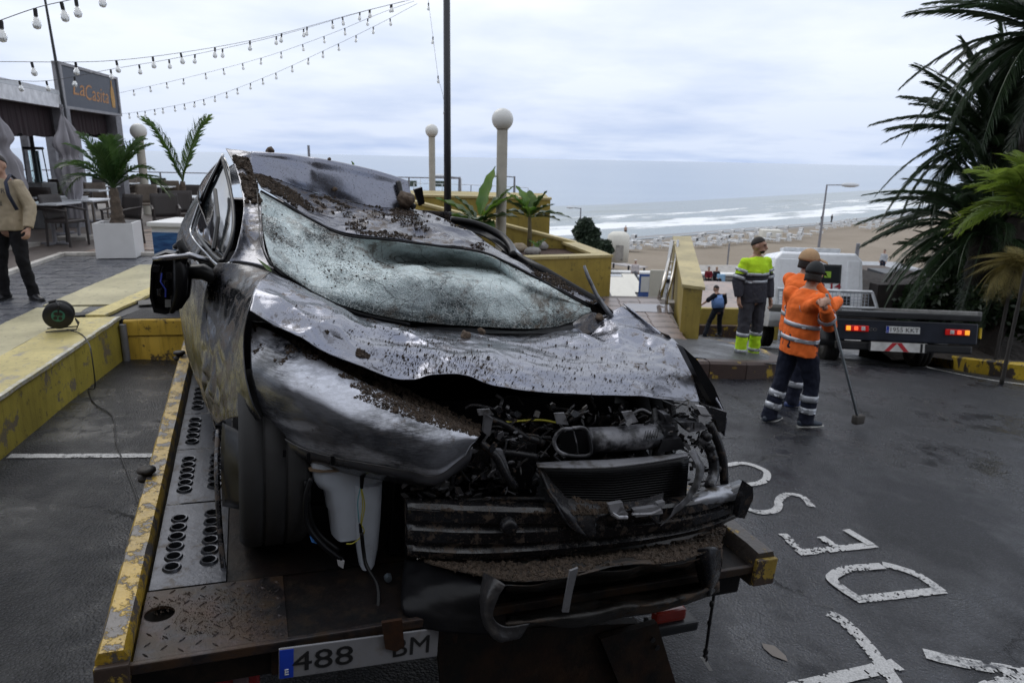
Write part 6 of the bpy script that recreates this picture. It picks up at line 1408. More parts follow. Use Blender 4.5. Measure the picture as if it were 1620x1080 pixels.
for x in (.55, 1.35, 1.42): mb = MB(); mb.box((x, .002, -.56), (.035, .002, .14)); mb.build('dark_stripe', TB, o)
mb = MB(); mb.bbox((2.22, .0, -.28), (.03, .05, .17), .008); mb.build('side_marker', M('yellow_marker', (.6, .42, .03), .4), T2)
def wheel(parent, c, r=.36, w=.24, name='wheel', ax=0):
    T = Matrix.Translation(c) @ Matrix.Rotation(R(90), 4, 'Y')
    e = bpy.data.objects.new(name, None); C.objects.link(e); e.parent = parent
    prof = [(r*.62, -w/2), (r*.93, -w/2), (r*.985, -w*.42), (r, -w*.3), (r, -w*.18), (r*.975, -w*.17), (r*.975, -w*.14), (r, -w*.13), (r, w*.13), (r*.975, w*.14), (r*.975, w*.17), (r, w*.18), (r, w*.3), (r*.985, w*.42), (r*.93, w/2), (r*.62, w/2), (r*.60, 0)]
    mb = MB(); mb.lathe(prof+[prof[0]], 40, T, cap=False); mb.build('tyre', RUB, e, smooth=True)
    mb = MB(); mb.lathe([(.0, -w*.2), (r*.25, -w*.25), (r*.3, -w*.42), (r*.5, -w*.3), (r*.62, -w*.46), (r*.63, w*.46), (r*.5, w*.3), (0, w*.25)], 30, T, cap=False); mb.build('rim', RIM, e, smooth=True)
    return e
for c_ in ((.32, 1.25, -.60), (1.88, 1.25, -.60), (.30, 5.35, -.60), (1.90, 5.35, -.60)): wheel(T2, c_)
mb = MB(); mb.bbox((.22, 2.6, -.5), (.5, .75, .35), .03); mb.build('side_locker', TB, T2)
mb = MB(); mb.bbox((.0, 1.9, -.48), (.06, 1.4, .12), .01); mb.build('side_guard', M('lime_marking', (.40, .55, .05), .5), T2)
for x in (.22, 1.98):
    mb = MB(); A = sheet_pts([[(x+dx_, 1.25+.46*math.cos(a_), -.62+.46*math.sin(a_)) for a_ in (0, .5, 1, 1.57, 2.1, 2.6, PI)] for dx_ in (-.18, .18)], 2, 2); o = mesh_obj('mudguard', grid_mesh(A), TB, T2); solid(o, .02)
# cab: crew body with rear wall at s=4.4
Lc = 4.36
def cabsec(s_, z0, z1, w0, w1): return [(1.1-w0/2, s_, z0), (1.1-w0/2, s_, z0+(z1-z0)*.45), (1.1-w1/2, s_, z1-.14), (1.1-w1/2+.14, s_, z1), (1.1+w1/2-.14, s_, z1), (1.1+w1/2, s_, z1-.14), (1.1+w0/2, s_, z0+(z1-z0)*.45), (1.1+w0/2, s_, z0)]
mb = MB(); secs = [cabsec(Lc, -.30, 1.20, 1.98, 1.86), cabsec(Lc+.06, -.45, 1.25, 2.0, 1.88), cabsec(Lc+1.3, -.45, 1.27, 2.02, 1.88), cabsec(Lc+1.75, -.45, 1.12, 2.02, 1.8), cabsec(Lc+2.35, -.45, .35, 2.0, 1.75), cabsec(Lc+2.6, -.45, .1, 1.9, 1.6)]
vs = [p for s_ in secs for p in s_]; n_ = 8
fs = [(i*n_+k, i*n_+(k+1) % n_, (i+1)*n_+(k+1) % n_, (i+1)*n_+k) for i in range(len(secs)-1) for k in range(n_)]+[tuple(range(n_-1, -1, -1)), tuple((len(secs)-1)*n_+k for k in range(n_))]
bm = bmesh.new(); mb.add(vs, fs); me = mb.mesh('cab'); bm.from_mesh(me); bmesh.ops.recalc_face_normals(bm, faces=bm.faces[:]); bmesh.ops.bevel(bm, geom=[e_ for e_ in bm.edges], offset=.02, segments=2, affect='EDGES', profile=.6); bm.to_mesh(me); bm.free()
cab = mesh_obj('cab', me, VW, T2); auto(cab, 40)
GL = M('dark_glass', (.015, .02, .025), .05, bmp=0, var=.1)
for x in (.52, 1.86): mb = MB(); mb.bbox((x, Lc-.004, .72), (.52 if x < 1 else .26, .02, .72), .05); o = mb.build('pressed_panel', VW, cab)
mb = MB(); mb.bbox((1.36, Lc-.012, .78), (.42, .03, .36), .05); mb.build('rear_window', GL, cab)
mb = MB(); mb.bbox((1.36, Lc-.010, .78), (.47, .018, .41), .06); mb.build('window_seal', TB, cab)
mb = MB(); mb.bbox((1.30, Lc-.034, .76), (.14, .01, .14), .01); mb.build('reflection_panel', M('lime_seat', (.3, .5, .05), .6), cab)
put_text('50 14', .17, frameM(Vector((1.30, Lc-.022, .50)), X_, Y_, Z_), M('red_letters', (.30, .02, .03), .5, bmp=0), cab, width=.62, name='phone_digits', offset=.004)
mb = MB(); mb.bbox((1.70, Lc-.012, .20), (.26, .02, .2), .02); mb.build('vent', TB, cab)
mb = MB(); mb.bbox((1.05, Lc+.5, 1.32), (1.25, .35, .10), .03); mb.build('beacon_bar', M('bar_white', (.6, .62, .65), .3, bmp=0), cab)
for x, sg in ((.06, -1), (2.14, 1)): mb = MB(); mb.bbox((x+sg*.12, Lc+1.3, .7), (.2, .12, .34), .04); mb.build('side_mirror', TB, cab)
for x in (.095, 2.105): mb = MB(); mb.bbox((x, Lc+1.15, .62), (.02, .8, .5), .008); mb.build('side_window', GL, cab)
mb = MB(); mb.bbox((.105, Lc-.0, .32), (.05, .03, .16), .01); mb.build('marker_lamp', RED, cab)
# headboard cage behind the cab
WMet = M('white_frame', (.62, .64, .67), .4, bmp=0)
mb = MB()
for a_, b_ in (((.12, 3.9, 0), (.12, 3.9, .40)), ((2.25, 3.9, 0), (2.10, 3.9, .40)), ((.12, 3.9, .40), (2.10, 3.9, .40)), ((.75, 3.9, 0), (.75, 3.9, .40)), ((1.42, 3.9, 0), (1.42, 3.9, .40)), ((.12, 3.9, .05), (2.2, 3.9, .05))): mb.tube([a_, b_], .035, 4)
mb.build('headboard', WMet, T2)
mb = MB(); n2v = 0
for k in range(26): x = .16+k*.075; mb.box((x, 3.9, .22), (.008, .01, .34))
for k in range(5): mb.box((1.08, 3.903, .08+k*.07), (1.9, .008, .008))
mb.build('mesh_screen', M('screen_grey', (.35, .38, .44), .5, bmp=0), T2)
# ================================================================ foreground recovery truck bed (frame: u right, s forward over the bed, n up)
BO = Vector((-1.175, 1.680, 1.203)); bu, bs_, bn = bframe(.364, .065, .03)
BM4 = frameM(BO, bu, bs_, bn); BI = BM4.inverted()
def P(px, py, s):
    d = ray(px, py); t = ((BO-CP).dot(bs_)+s)/d.dot(bs_); return tuple(BI @ (CP+d*t))
TRK = empty('recovery_truck', 'yellow railed steel bed of the recovery truck carrying the wrecked car', 'truck', mat=BM4)
def steel_mat(name, base, rough, rust=.0, dirt=.5, metal=.85, scale=9):
    m = bpy.data.materials.new(name); t, b = nodes(m); n = noise_node(t, scale, 8, .68); n2 = noise_node(t, scale*.3, 5, .6); n3 = noise_node(t, 55, 4, .7)
    c = mixc(t, ramp(t, n2.outputs[0], .3, .7), tuple(x*.6 for x in base), base)
    d_ = ramp(t, n.outputs[0], dirt, dirt+.12); c = mixc(t, d_, c, tuple(x*min(1, base[0]*10+.25) for x in (.035, .024, .016))); c = mixc(t, mathn(t, 'MULTIPLY', ramp(t, n3.outputs[0], .6, .68), .7), c, (.02, .014, .01))
    if rust: r_ = noise_node(t, 4, 7, .7); c = mixc(t, mathn(t, 'MULTIPLY', ramp(t, r_.outputs[0], .42, .62), rust), c, (.14, .05, .015))
    t.links.new(c, b.inputs['Base Color']); mm = mathn(t, 'MULTIPLY', mathn(t, 'SUBTRACT', 1., d_), metal); t.links.new(mm, b.inputs['Metallic'])
    rr = t.nodes.new('ShaderNodeMapRange'); t.links.new(n.outputs[0], rr.inputs[0]); rr.inputs[3].default_value = rough; rr.inputs[4].default_value = min(1, rough+.35); t.links.new(rr.outputs[0], b.inputs['Roughness'])
    b.inputs['Specular IOR Level'].default_value = .3; bump(t, b, mathn(t, 'ADD', n3.outputs[0], n.outputs[0]), .35, .004); return m
ZINC = steel_mat('wet_steel', (.085, .09, .105), .2, dirt=.54); DIRTST = steel_mat('dirty_steel', (.055, .054, .058), .28, rust=.15, dirt=.44); BLACKST = steel_mat('black_steel', (.009, .009, .010), .35, rust=.05, dirt=.5, metal=.3)
RAILY = paint_worn('rail_yellow', (.50, .32, .035), under=(.035, .026, .02), cover=.50, scale=10, rough=.35, under2=(.14, .13, .13), streak=.5, sharp=.04, bs=.5)
def perf_plate(u0, u1, s0, s1, rows, name='perforated_plate', hr=.023, cols=2, parent=TRK, edge=.10):
    """plate with real drilled and dimpled holes"""
    mb = MB(); seg = 20; g = .004
    us = [u0+g+(u1-u0-2*g)*k/cols for k in range(cols+1)]; e0_ = s0+edge; e1_ = s1-edge*.8
    ss = [e0_+(e1_-e0_)*k/rows for k in range(rows+1)]
    mb.quad((u0+g, s0+g, 0), (u1-g, s0+g, 0), (u1-g, e0_, 0), (u0+g, e0_, 0)); mb.quad((u0+g, e1_, 0), (u1-g, e1_, 0), (u1-g, s1-g, 0), (u0+g, s1-g, 0))
    for i in range(cols):
        off = 0 if i == 0 else .5
        for j in range(rows):
            cx_ = (us[i]+us[i+1])/2; cy_ = (ss[j]+ss[j+1])/2+(off-.25)*(ss[1]-ss[0])*.55; hx = (us[i+1]-us[i])/2; y0, y1 = ss[j], ss[j+1]
            sq = []; rings = [[], [], [], [], []]
            for k in range(seg):
                a = 2*PI*k/seg+PI/seg*0; c_, s_ = math.cos(a), math.sin(a); 
                hy1 = (y1-cy_) if s_ > 0 else (cy_-y0); tt = min(hx/abs(c_) if abs(c_) > 1e-6 else 9, hy1/abs(s_) if abs(s_) > 1e-6 else 9)
                sq.append((cx_+c_*tt, cy_+s_*tt, 0))
                for q, (r_, z) in enumerate(((hr*1.42, 0), (hr*1.22, .009), (hr, .008), (hr*.9, -.002), (hr*.88, -.03))): rings[q].append((cx_+c_*r_, cy_+s_*r_, z))
            cor = [(us[i+1], y1, 0), (us[i], y1, 0), (us[i], y0, 0), (us[i+1], y0, 0)]
            vs = sq+sum(rings, [])+cor; fs = [(L*seg+k, L*seg+(k+1) % seg, (L+1)*seg+(k+1) % seg, (L+1)*seg+k) for L in range(5) for k in range(seg)]
            for ci, c_ in enumerate(cor):  # fill corner wedge
                best = None
                for k in range(seg):
                    a_, b_ = sq[k], sq[(k+1) % seg]
                    onx = lambda p: abs(abs(p[0]-cx_)-hx) < 1e-6
                    if onx(a_) != onx(b_) or (abs(a_[0]-b_[0]) > 1e-6 and abs(a_[1]-b_[1]) > 1e-6):
                        dd_ = (a_[0]-c_[0])**2+(a_[1]-c_[1])**2
                        if best is None or dd_ < best[0]: best = (dd_, k)
                if best: fs.append((best[1], 6*seg+ci, (best[1]+1) % seg))
            mb.add(vs, fs)
    o = mb.build(name, ZINC, parent, smooth=True); auto(o, 25); return o
perf_plate(.085, .335, .345, .94, 6); perf_plate(.085, .335, .945, 1.49, 6); perf_plate(.085, .335, 1.495, 1.96, 5, edge=.06); perf_plate(.085, .335, 1.965, 2.45, 5, edge=.06); perf_plate(.085, .335, 2.455, 3.0, 5, edge=.06); perf_plate(.085, .335, 3.005, 4.4, 8)
# chequer plate with cut-out hole and raised tread bars
hc, hs_, hr = .135, .215, .045
mb = MB(); seg = 24; x0, x1, y0, y1 = .085, .52, .0, .34; sq = []; rg = []; rg2 = []
for k in range(seg):
    a = 2*PI*k/seg; c_, s_ = math.cos(a), math.sin(a); R_ = .048; sq.append((hc+c_*R_, hs_+s_*R_, 0)); rg.append((hc+c_*hr, hs_+s_*hr*.9, -.001)); rg2.append((hc+c_*hr, hs_+s_*hr*.9, -.012))
vs = sq+rg+rg2; fs = [(L*seg+k, L*seg+(k+1) % seg, (L+1)*seg+(k+1) % seg, (L+1)*seg+k) for L in range(2) for k in range(seg)]
b0 = len(vs); box_ = [(x0, y0, 0), (x1, y0, 0), (x1, y1, 0), (x0, y1, 0)]; vs += box_
import mathutils
from mathutils.geometry import delaunay_2d_cdt
pts2 = [Vector((p[0], p[1])) for p in sq+box_]; ed = [(k, (k+1) % seg) for k in range(seg)]+[(seg+k, seg+(k+1) % 4) for k in range(4)]
rv, re_, rf, _, _, _ = delaunay_2d_cdt(pts2, ed, [], 0, 1e-6)
mb.add(vs, fs); mb.add([(p.x, p.y, 0) for p in rv], [tuple(f) for f in rf if (sum((rv[i] for i in f), Vector((0, 0)))/len(f)-Vector((hc, hs_))).length > .046])
o = mb.build('chequer_plate', DIRTST, TRK)
mb = MB(); rng = random.Random(2)
for i in range(9):
    for j in range(7):
        x = x0+.03+i*.048; y = y0+.02+j*.047+(.023 if i % 2 else 0)
        if (x-hc)**2+(y-hs_)**2 < .06**2 or y > .335 or x > .51: continue
        a = R(45 if (i+j) % 2 else -45)
        c_, s_ = math.cos(a), math.sin(a); L_, w_ = .014, .004
        mb.add([(x-c_*L_, y-s_*L_, 0), (x+s_*w_, y-c_*w_, 0), (x+c_*L_, y+s_*L_, 0), (x-s_*w_, y+c_*w_, 0), (x-c_*L_*.5, y-s_*L_*.5, .004), (x+c_*L_*.5, y+s_*L_*.5, .004)], [(0, 1, 4), (1, 5, 4), (1, 2, 5), (2, 3, 5), (3, 4, 5), (3, 0, 4)])
mb.build('tread_bar', DIRTST, o, kind='stuff')
# deck under the car, rear lip, frame
mb = MB(); mb.box((1.36, 2.4, -.015), (2.05-.0, 4.1, .02)); mb.box((1.44, .16, -.016), (1.84, .36, .02)); mb.build('deck_plate', BLACKST, TRK)
mb = MB(); mb.bbox((1.2, -.012, -.012), (2.34, .02, .035), .005); mb.build('rear_lip', DIRTST, TRK)
mb = MB(); mb.bbox((1.2, .30, -.12), (2.3, .5, .10), .01)
for x in (.45, 1.2, 1.95): mb.bbox((x, 2.4, -.12), (.12, 4.2, .16), .01)
mb.build('bed_frame', BLACKST, TRK)
RUSTP = steel_mat('rusted_plate', (.015, .013, .012), .5, rust=.3, dirt=.5, metal=.3)
mb = MB(); mb.bbox((.78, .02, -.075), (.62, .03, .13), .006); o = mb.build('rusted_crossmember', RUSTP, TRK)
def rail(u_, s0, s1, w=.085, h=.062):
    mb = MB(); n = 60; prof = [(-.5, -1.4), (-.5, .6), (-.36, 1), (.36, 1), (.5, .6), (.5, -.0), (.42, -.05), (.42, -1.4)]; vs = []
    for i in range(n+1):
        s_ = s0+(s1-s0)*i/n
        for k, (a, b_) in enumerate(prof):
            j = .0035*noise.noise(Vector((s_*9, k*2, u_*5))); vs.append((u_+a*w+j, s_, b_*h+j))
    m_ = len(prof); mb.add(vs, [(i*m_+k, i*m_+(k+1) % m_, (i+1)*m_+(k+1) % m_, (i+1)*m_+k) for i in range(n) for k in range(m_)]+[tuple(range(m_-1, -1, -1)), tuple(n*m_+k for k in range(m_))])
    o = mb.build('side_rail', RAILY, TRK, smooth=True); auto(o, 30); return o
ra = rail(.035, -.02, 4.5); RAILD = paint_worn('rail_soiled', (.40, .25, .03), under=(.018, .013, .010), cover=.40, scale=11, rough=.4, under2=(.07, .06, .055), streak=.6, sharp=.05, bs=.5); rb = rail(2.385, -.02, 4.5, .10, .062); rb.data.materials[0] = RAILD
mb = MB(); mb.bbox((.035, -.03, -.035), (.092, .02, .12), .006); mb.build('end_cap', paint_worn('cap_rust', (.35, .24, .04), under=(.03, .02, .015), cover=.47, scale=12), ra)
mb = MB(); mb.bbox((2.385, -.03, -.02), (.105, .02, .12), .006); mb.build('end_cap', MATS['cap_rust'], rb)
for s_ in (1.12, 2.86):
    T = Matrix.Translation((.0, s_, .062)); mb = MB(); mb.lathe([(.02, -.03), (.036, -.025), (.036, -.01), (.022, -.002), (.022, .006), (.038, .014), (.036, .026), (.012, .030), (.0, .028)], 24, T, cap=False); mb.build('rope_pulley', BLACKST, TRK, smooth=True)
mb = MB(); mb.box((.155-.09, 2.3, -.002), (.018, 4.5, .03)); mb.build('track_edge', DIRTST, TRK)
# tow frame and lights under the bed
mb = MB(); mb.bbox((1.0, .55, -.30), (1.9, .12, .10), .02); mb.build('rear_bumper', TB, TRK)
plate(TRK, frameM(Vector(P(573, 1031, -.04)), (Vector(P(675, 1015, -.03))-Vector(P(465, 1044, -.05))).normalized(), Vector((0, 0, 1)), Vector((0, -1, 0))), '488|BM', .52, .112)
mb = MB(); q = Vector(P(345, 1068, .12)); mb.bbox(q, (.26, .05, .10), .012); o = mb.build('tail_light', M('unlit_red_lens', (.22, .008, .01), .2, bmp=0, coat=.5), TRK); mb = MB(); mb.bbox(q+Vector((.07, -.03, -.01)), (.05, .02, .06), .008); mb.build('clear_lamp', M('smoked_lens', (.12, .08, .09), .2, bmp=0), o); mb = MB(); mb.bbox(q+Vector((-.09, -.03, -.02)), (.05, .02, .06), .008); mb.build('indicator', M('dull_amber', (.35, .13, .01), .3, bmp=0), o)
q = Vector(P(1058, 970, .28)); mb = MB(); mb.bbox(q, (.16, .05, .06), .012); o = mb.build('tail_light', M('unlit_red_lens2', (.12, .008, .005), .2, bmp=0, coat=.5, emit=(1, .06, .01), estr=.01), TRK)
mb = MB(); mb.bbox(q+Vector((.02, .0, -.055)), (.24, .10, .05), .012); mb.build('lamp_bracket', TB, TRK)
def plate_poly(pxs, s, th, name, mat, parent, s_list=None):
    v = [Vector(P(x, y, (s_list[i] if s_list else s))) for i, (x, y) in enumerate(pxs)]; n_ = len(v); b_ = [p+Vector((0, th, 0)) for p in v]
    mb = MB(); mb.add(v+b_, [tuple(range(n_)), tuple(range(2*n_-1, n_-1, -1))]+[(i, i+n_, (i+1) % n_+n_, (i+1) % n_) for i in range(n_)]); return mb.build(name, mat, parent)
TOWB = steel_mat('tow_steel', (.014, .013, .013), .45, rust=.15, dirt=.45, metal=.3)
plate_poly([(690, 1000), (1010, 985), (1040, 1000), (1070, 1100), (700, 1100)], .22, .04, 'tow_frame', TOWB, TRK)
plate_poly([(950, 1010), (1040, 985), (1072, 1090), (985, 1095)], .18, .03, 'tow_bracket', TOWB, TRK)
for px, py in ((1033, 1012), (1040, 1024)): q = Vector(P(px, py, .165)); mb = MB(); mb.lathe([(.006, -.006), (.012, -.004), (.013, .002)], 12, Matrix.Translation(q) @ Matrix.Rotation(R(90), 4, 'X')); mb.build('bolt_hole', BLK, TRK)
wheel(TRK, (.25, 1.3, -.52), .42, .26); wheel(TRK, (2.1, 1.3, -.52), .42, .26)
# simple cab at the front end of the bed, hidden behind the wreck from here
mb = MB(); mb.bbox((1.2, 5.6, .10), (1.9, 1.1, 1.1), .12); mb.bbox((1.2, 6.4, -.2), (1.9, .7, .7), .1); mb.build('cab', VW, TRK, smooth=True); 
mb = MB(); mb.box((1.2, 3.4, -.3), (.8, 6.2, .2)); mb.build('chassis', TB, TRK); wheel(TRK, (.25, 6.0, -.55), .40, .26); wheel(TRK, (2.1, 6.0, -.55), .40, .26)

# ================================================================ the wrecked car
CAR = empty('wrecked_car', 'crushed dark grey car with its nose torn open on the recovery truck bed', 'car', mat=BM4)
def car_paint(name, base=(.26, .265, .30), dust=.45, mud=.60, rough=.20, metal=1.0, wearscale=3, darkside=True, fine=1.0):
    m = bpy.data.materials.new(name); t, b = nodes(m)
    n = noise_node(t, 2.3, 7, .62); n2 = noise_node(t, 16, 8, .74); n3 = noise_node(t, 90, 4, .7); sc = noise_node(t, 12, 5, .75, stretch=(1, 9, 2)); 
    du = mathn(t, 'MULTIPLY', ramp(t, n.outputs[0], .38, .70), dust)
    du = mathn(t, 'ADD', du, mathn(t, 'MULTIPLY', ramp(t, n3.outputs[0], .55, .72), .18*fine), True)
    ge = t.nodes.new('ShaderNodeNewGeometry'); sx = t.nodes.new('ShaderNodeSeparateXYZ'); t.links.new(ge.outputs['Normal'], sx.inputs[0])
    up_ = ramp(t, mathn(t, 'ABSOLUTE', sx.outputs[2]), .15, .8)
    du = mathn(t, 'MULTIPLY', du, mathn(t, 'ADD', mathn(t, 'MULTIPLY', up_, .75), .25))
    c = mixc(t, du, base, (.30, .295, .29))
    mu = mathn(t, 'MULTIPLY', ramp(t, n2.outputs[0], mud, mud+.06), ramp(t, noise_node(t, 1.6, 3).outputs[0], .42, .6))
    sp_ = ramp(t, noise_node(t, 150, 2, .5).outputs[0], .66, .69)
    mu = mathn(t, 'MAXIMUM', mu, mathn(t, 'MULTIPLY', sp_, .85))
    c = mixc(t, mu, c, (.065, .045, .032)); t.links.new(c, b.inputs['Base Color'])
    mm = mathn(t, 'MULTIPLY', mathn(t, 'SUBTRACT', 1., mathn(t, 'MAXIMUM', mu, du), True), metal); t.links.new(mm, b.inputs['Metallic'])
    ro = mathn(t, 'ADD', mathn(t, 'MULTIPLY', mathn(t, 'MAXIMUM', mu, du), .55), mathn(t, 'ADD', mathn(t, 'MULTIPLY', ramp(t, sc.outputs[0], .45, .75), .16), rough), True); t.links.new(ro, b.inputs['Roughness'])
    b.inputs['Coat Weight'].default_value = .35 if metal else 0; b.inputs['Coat Roughness'].default_value = .25; b.inputs['Specular IOR Level'].default_value = .5 if metal else .28
    bump(t, b, mathn(t, 'ADD', mathn(t, 'MULTIPLY', n.outputs[0], .8), mathn(t, 'ADD', mathn(t, 'MULTIPLY', n2.outputs[0], .7), mathn(t, 'MULTIPLY', mu, 1.2))), .3, .006); return m
PT = car_paint('dusty_car_paint', (.215, .225, .27), .30, .55, .17); PTS = car_paint('shaded_side_paint', (.028, .030, .038), .12, .50, .15, fine=2.0); PTR = car_paint('shaded_roof_paint', (.10, .105, .13), .2, .50, .15)  # one car paint; side and roof copies carry their shade in a darker base
BUMP = car_paint('soiled_bumper', (.014, .013, .012), .12, .46, .5, 0)
BPL = car_paint('broken_black_plastic', (.007, .007, .009), .10, .55, .22, 0); BPL2 = M('clean_black_plastic', (.005, .005, .006), .35, spec=.2, bmp=.1)
def sheet(name, rows, kr, kc, mat, amp=.0, sc=6, seed=0, parent=CAR, th=.003, hole=None, ridged=.6, edge=.12, off=0, octv=3, fine=0, cre=0, csc=4):
    A = sheet_pts(rows, kr, kc)
    if amp: A = crumple(A, amp, sc, seed, ridged, edge, octv)
    if cre: A = crease(A, cre, csc, seed+2, edge)
    if fine: A = crumple(A, fine, sc*3.1, seed+4, .95, edge, 2)
    o = mesh_obj(name, grid_mesh(A, name, hole), mat, parent)
    if th: solid(o, th, off)
    return o, A
def PR(rows): return [[(P(*q) if len(q) == 3 else q[1:]) for q in r] for r in rows]
hood_rows = PR([
 [(396, 490, .50), (480, 537, .38), (599, 591, .30), (650, 600, .28), (685, 592, .27), (735, 592, .265), (790, 611, .25), (917, 623, .24), (1022, 628, .24), (1107, 635, .25)],
 [(399, 474, .58), (484, 519, .44), (600, 568, .36), (655, 576, .35), (690, 575, .33), (740, 577, .34), (792, 588, .33), (918, 605, .31), (1026, 610, .31), (1100, 610, .32)],
 [(402, 460, .66), (490, 500, .50), (600, 548, .43), (655, 556, .42), (695, 560, .42), (745, 565, .41), (800, 575, .40), (920, 588, .38), (1030, 590, .38), (1095, 584, .40)],
 [(410, 445, .76), (500, 480, .62), (605, 527, .58), (655, 536, .59), (700, 540, .58), (752, 550, .56), (816, 554, .57), (915, 567, .52), (1018, 557, .55), (1074, 545, .55)],
 [(418, 436, .87), (500, 466, .80), (580, 508, .78), (630, 520, .78), (690, 530, .74), (750, 537, .72), (800, 542, .75), (890, 547, .71), (975, 528, .74), (1040, 520, .74)],
 [(427, 430, .96), (470, 449, .98), (540, 490, 1.0), (590, 505, 1.0), (650, 517, 1.0), (720, 524, .98), (780, 528, .98), (850, 530, .98), (912, 516, .98), (985, 484, .97)]])
HOOD, HA = sheet('hood', hood_rows, 34, 26, PT, .016, 3.4, 3, off=-1, edge=.05, fine=.003, cre=.050, csc=4.2)
WSM = bpy.data.materials.new('shattered_windscreen'); t, b = nodes(WSM)
tcn = t.nodes.new('ShaderNodeTexCoord')
def vor(sc_, feat='DISTANCE_TO_EDGE', warp=.03, wsc=9):
    v = t.nodes.new('ShaderNodeTexVoronoi'); v.feature = feat; v.inputs['Scale'].default_value = sc_
    nn = noise_node(t, wsc, 3); ad = t.nodes.new('ShaderNodeVectorMath'); ad.operation = 'MULTIPLY_ADD'; t.links.new(nn.outputs['Color'], ad.inputs[0]); ad.inputs[1].default_value = (warp,)*3; t.links.new(tcn.outputs['Object'], ad.inputs[2]); t.links.new(ad.outputs[0], v.inputs['Vector']); return v.outputs[0]
v1, v2, v3 = vor(9, warp=.22, wsc=4), vor(60, warp=.05), vor(150, warp=.02)
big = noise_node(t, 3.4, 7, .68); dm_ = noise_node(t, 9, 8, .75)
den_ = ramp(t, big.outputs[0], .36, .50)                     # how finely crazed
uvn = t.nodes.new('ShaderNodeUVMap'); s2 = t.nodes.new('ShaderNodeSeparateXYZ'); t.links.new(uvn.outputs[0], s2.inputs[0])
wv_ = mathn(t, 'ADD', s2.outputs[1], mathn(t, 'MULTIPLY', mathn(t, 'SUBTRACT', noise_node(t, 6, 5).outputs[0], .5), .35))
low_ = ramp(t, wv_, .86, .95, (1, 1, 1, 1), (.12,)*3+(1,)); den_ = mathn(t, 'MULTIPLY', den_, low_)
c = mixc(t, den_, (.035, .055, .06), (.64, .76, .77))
cr = mathn(t, 'MAXIMUM', ramp(t, v2, .0, .06, (1, 1, 1, 1), (0, 0, 0, 1)), mathn(t, 'MULTIPLY', ramp(t, v3, .0, .12, (1, 1, 1, 1), (0, 0, 0, 1)), den_))
c = mixc(t, mathn(t, 'MULTIPLY', cr, .6), c, (.80, .86, .86)); v4 = vor(5, warp=.30, wsc=2); v5 = vor(22, warp=.08, wsc=6)
c = mixc(t, mathn(t, 'MULTIPLY', ramp(t, v5, .0, .030, (1, 1, 1, 1), (0, 0, 0, 1)), .45), c, (.80, .87, .87)); c = mixc(t, ramp(t, v1, .0, .008, (1, 1, 1, 1), (0, 0, 0, 1)), c, (.88, .92, .92)); c = mixc(t, mathn(t, 'MULTIPLY', ramp(t, v4, .0, .010, (1, 1, 1, 1), (0, 0, 0, 1)), .8), c, (.03, .04, .04))
mu = mathn(t, 'MULTIPLY', ramp(t, dm_.outputs[0], .50, .60), ramp(t, noise_node(t, 1.8, 3).outputs[0], .44, .56)); mu = mathn(t, 'MULTIPLY', mu, .8); c = mixc(t, mu, c, (.15, .11, .075)); c = mixc(t, mathn(t, 'MULTIPLY', ramp(t, noise_node(t, 120, 2).outputs[0], .66, .70), .8), c, (.12, .085, .06))
t.links.new(c, b.inputs['Base Color']); b.inputs['Roughness'].default_value = .24; b.inputs['Specular IOR Level'].default_value = .8
bump(t, b, mathn(t, 'ADD', mathn(t, 'MULTIPLY', v2, 1.2), mathn(t, 'MULTIPLY', v3, 1.4)), .7, .012)
ws_rows = PR([
 [(411, 303, 1.70), (441, 320, 1.68), (494, 350, 1.60), (540, 372, 1.52), (610, 381, 1.45), (690, 391, 1.42), (765, 402, 1.38), (820, 428, 1.25), (930, 485, 1.0)],
 [(413, 332, 1.52), (448, 362, 1.45), (503, 395, 1.40), (560, 408, 1.38), (628, 413, 1.60), (710, 416, 1.58), (782, 426, 1.45), (832, 448, 1.15), (931, 487, 1.0)],
 [(415, 350, 1.38), (452, 382, 1.32), (505, 415, 1.27), (562, 425, 1.22), (635, 420, 1.44), (715, 428, 1.36), (792, 441, 1.25), (842, 462, 1.12), (933, 488, .995)],
 [(417, 368, 1.28), (454, 398, 1.25), (505, 430, 1.20), (564, 440, 1.16), (638, 434, 1.10), (722, 446, 1.11), (800, 458, 1.12), (852, 474, 1.09), (934, 489, .99)],
 [(424, 398, 1.10), (459, 424, 1.12), (507, 452, 1.10), (565, 468, 1.08), (640, 478, 1.05), (735, 489, 1.05), (825, 494, 1.05), (875, 496, 1.03), (935, 491, .99)],
 [(434, 420, .99), (465, 443, 1.01), (510, 470, 1.02), (564, 490, 1.06), (642, 507, 1.06), (748, 516, 1.04), (848, 520, 1.02), (900, 511, 1.0), (936, 493, .985)]])
WS, WA_ = sheet('windscreen', ws_rows, 18, 16, WSM, .014, 4.5, 8, th=.005, edge=.08, ridged=.5, fine=.004, cre=.034, csc=5)
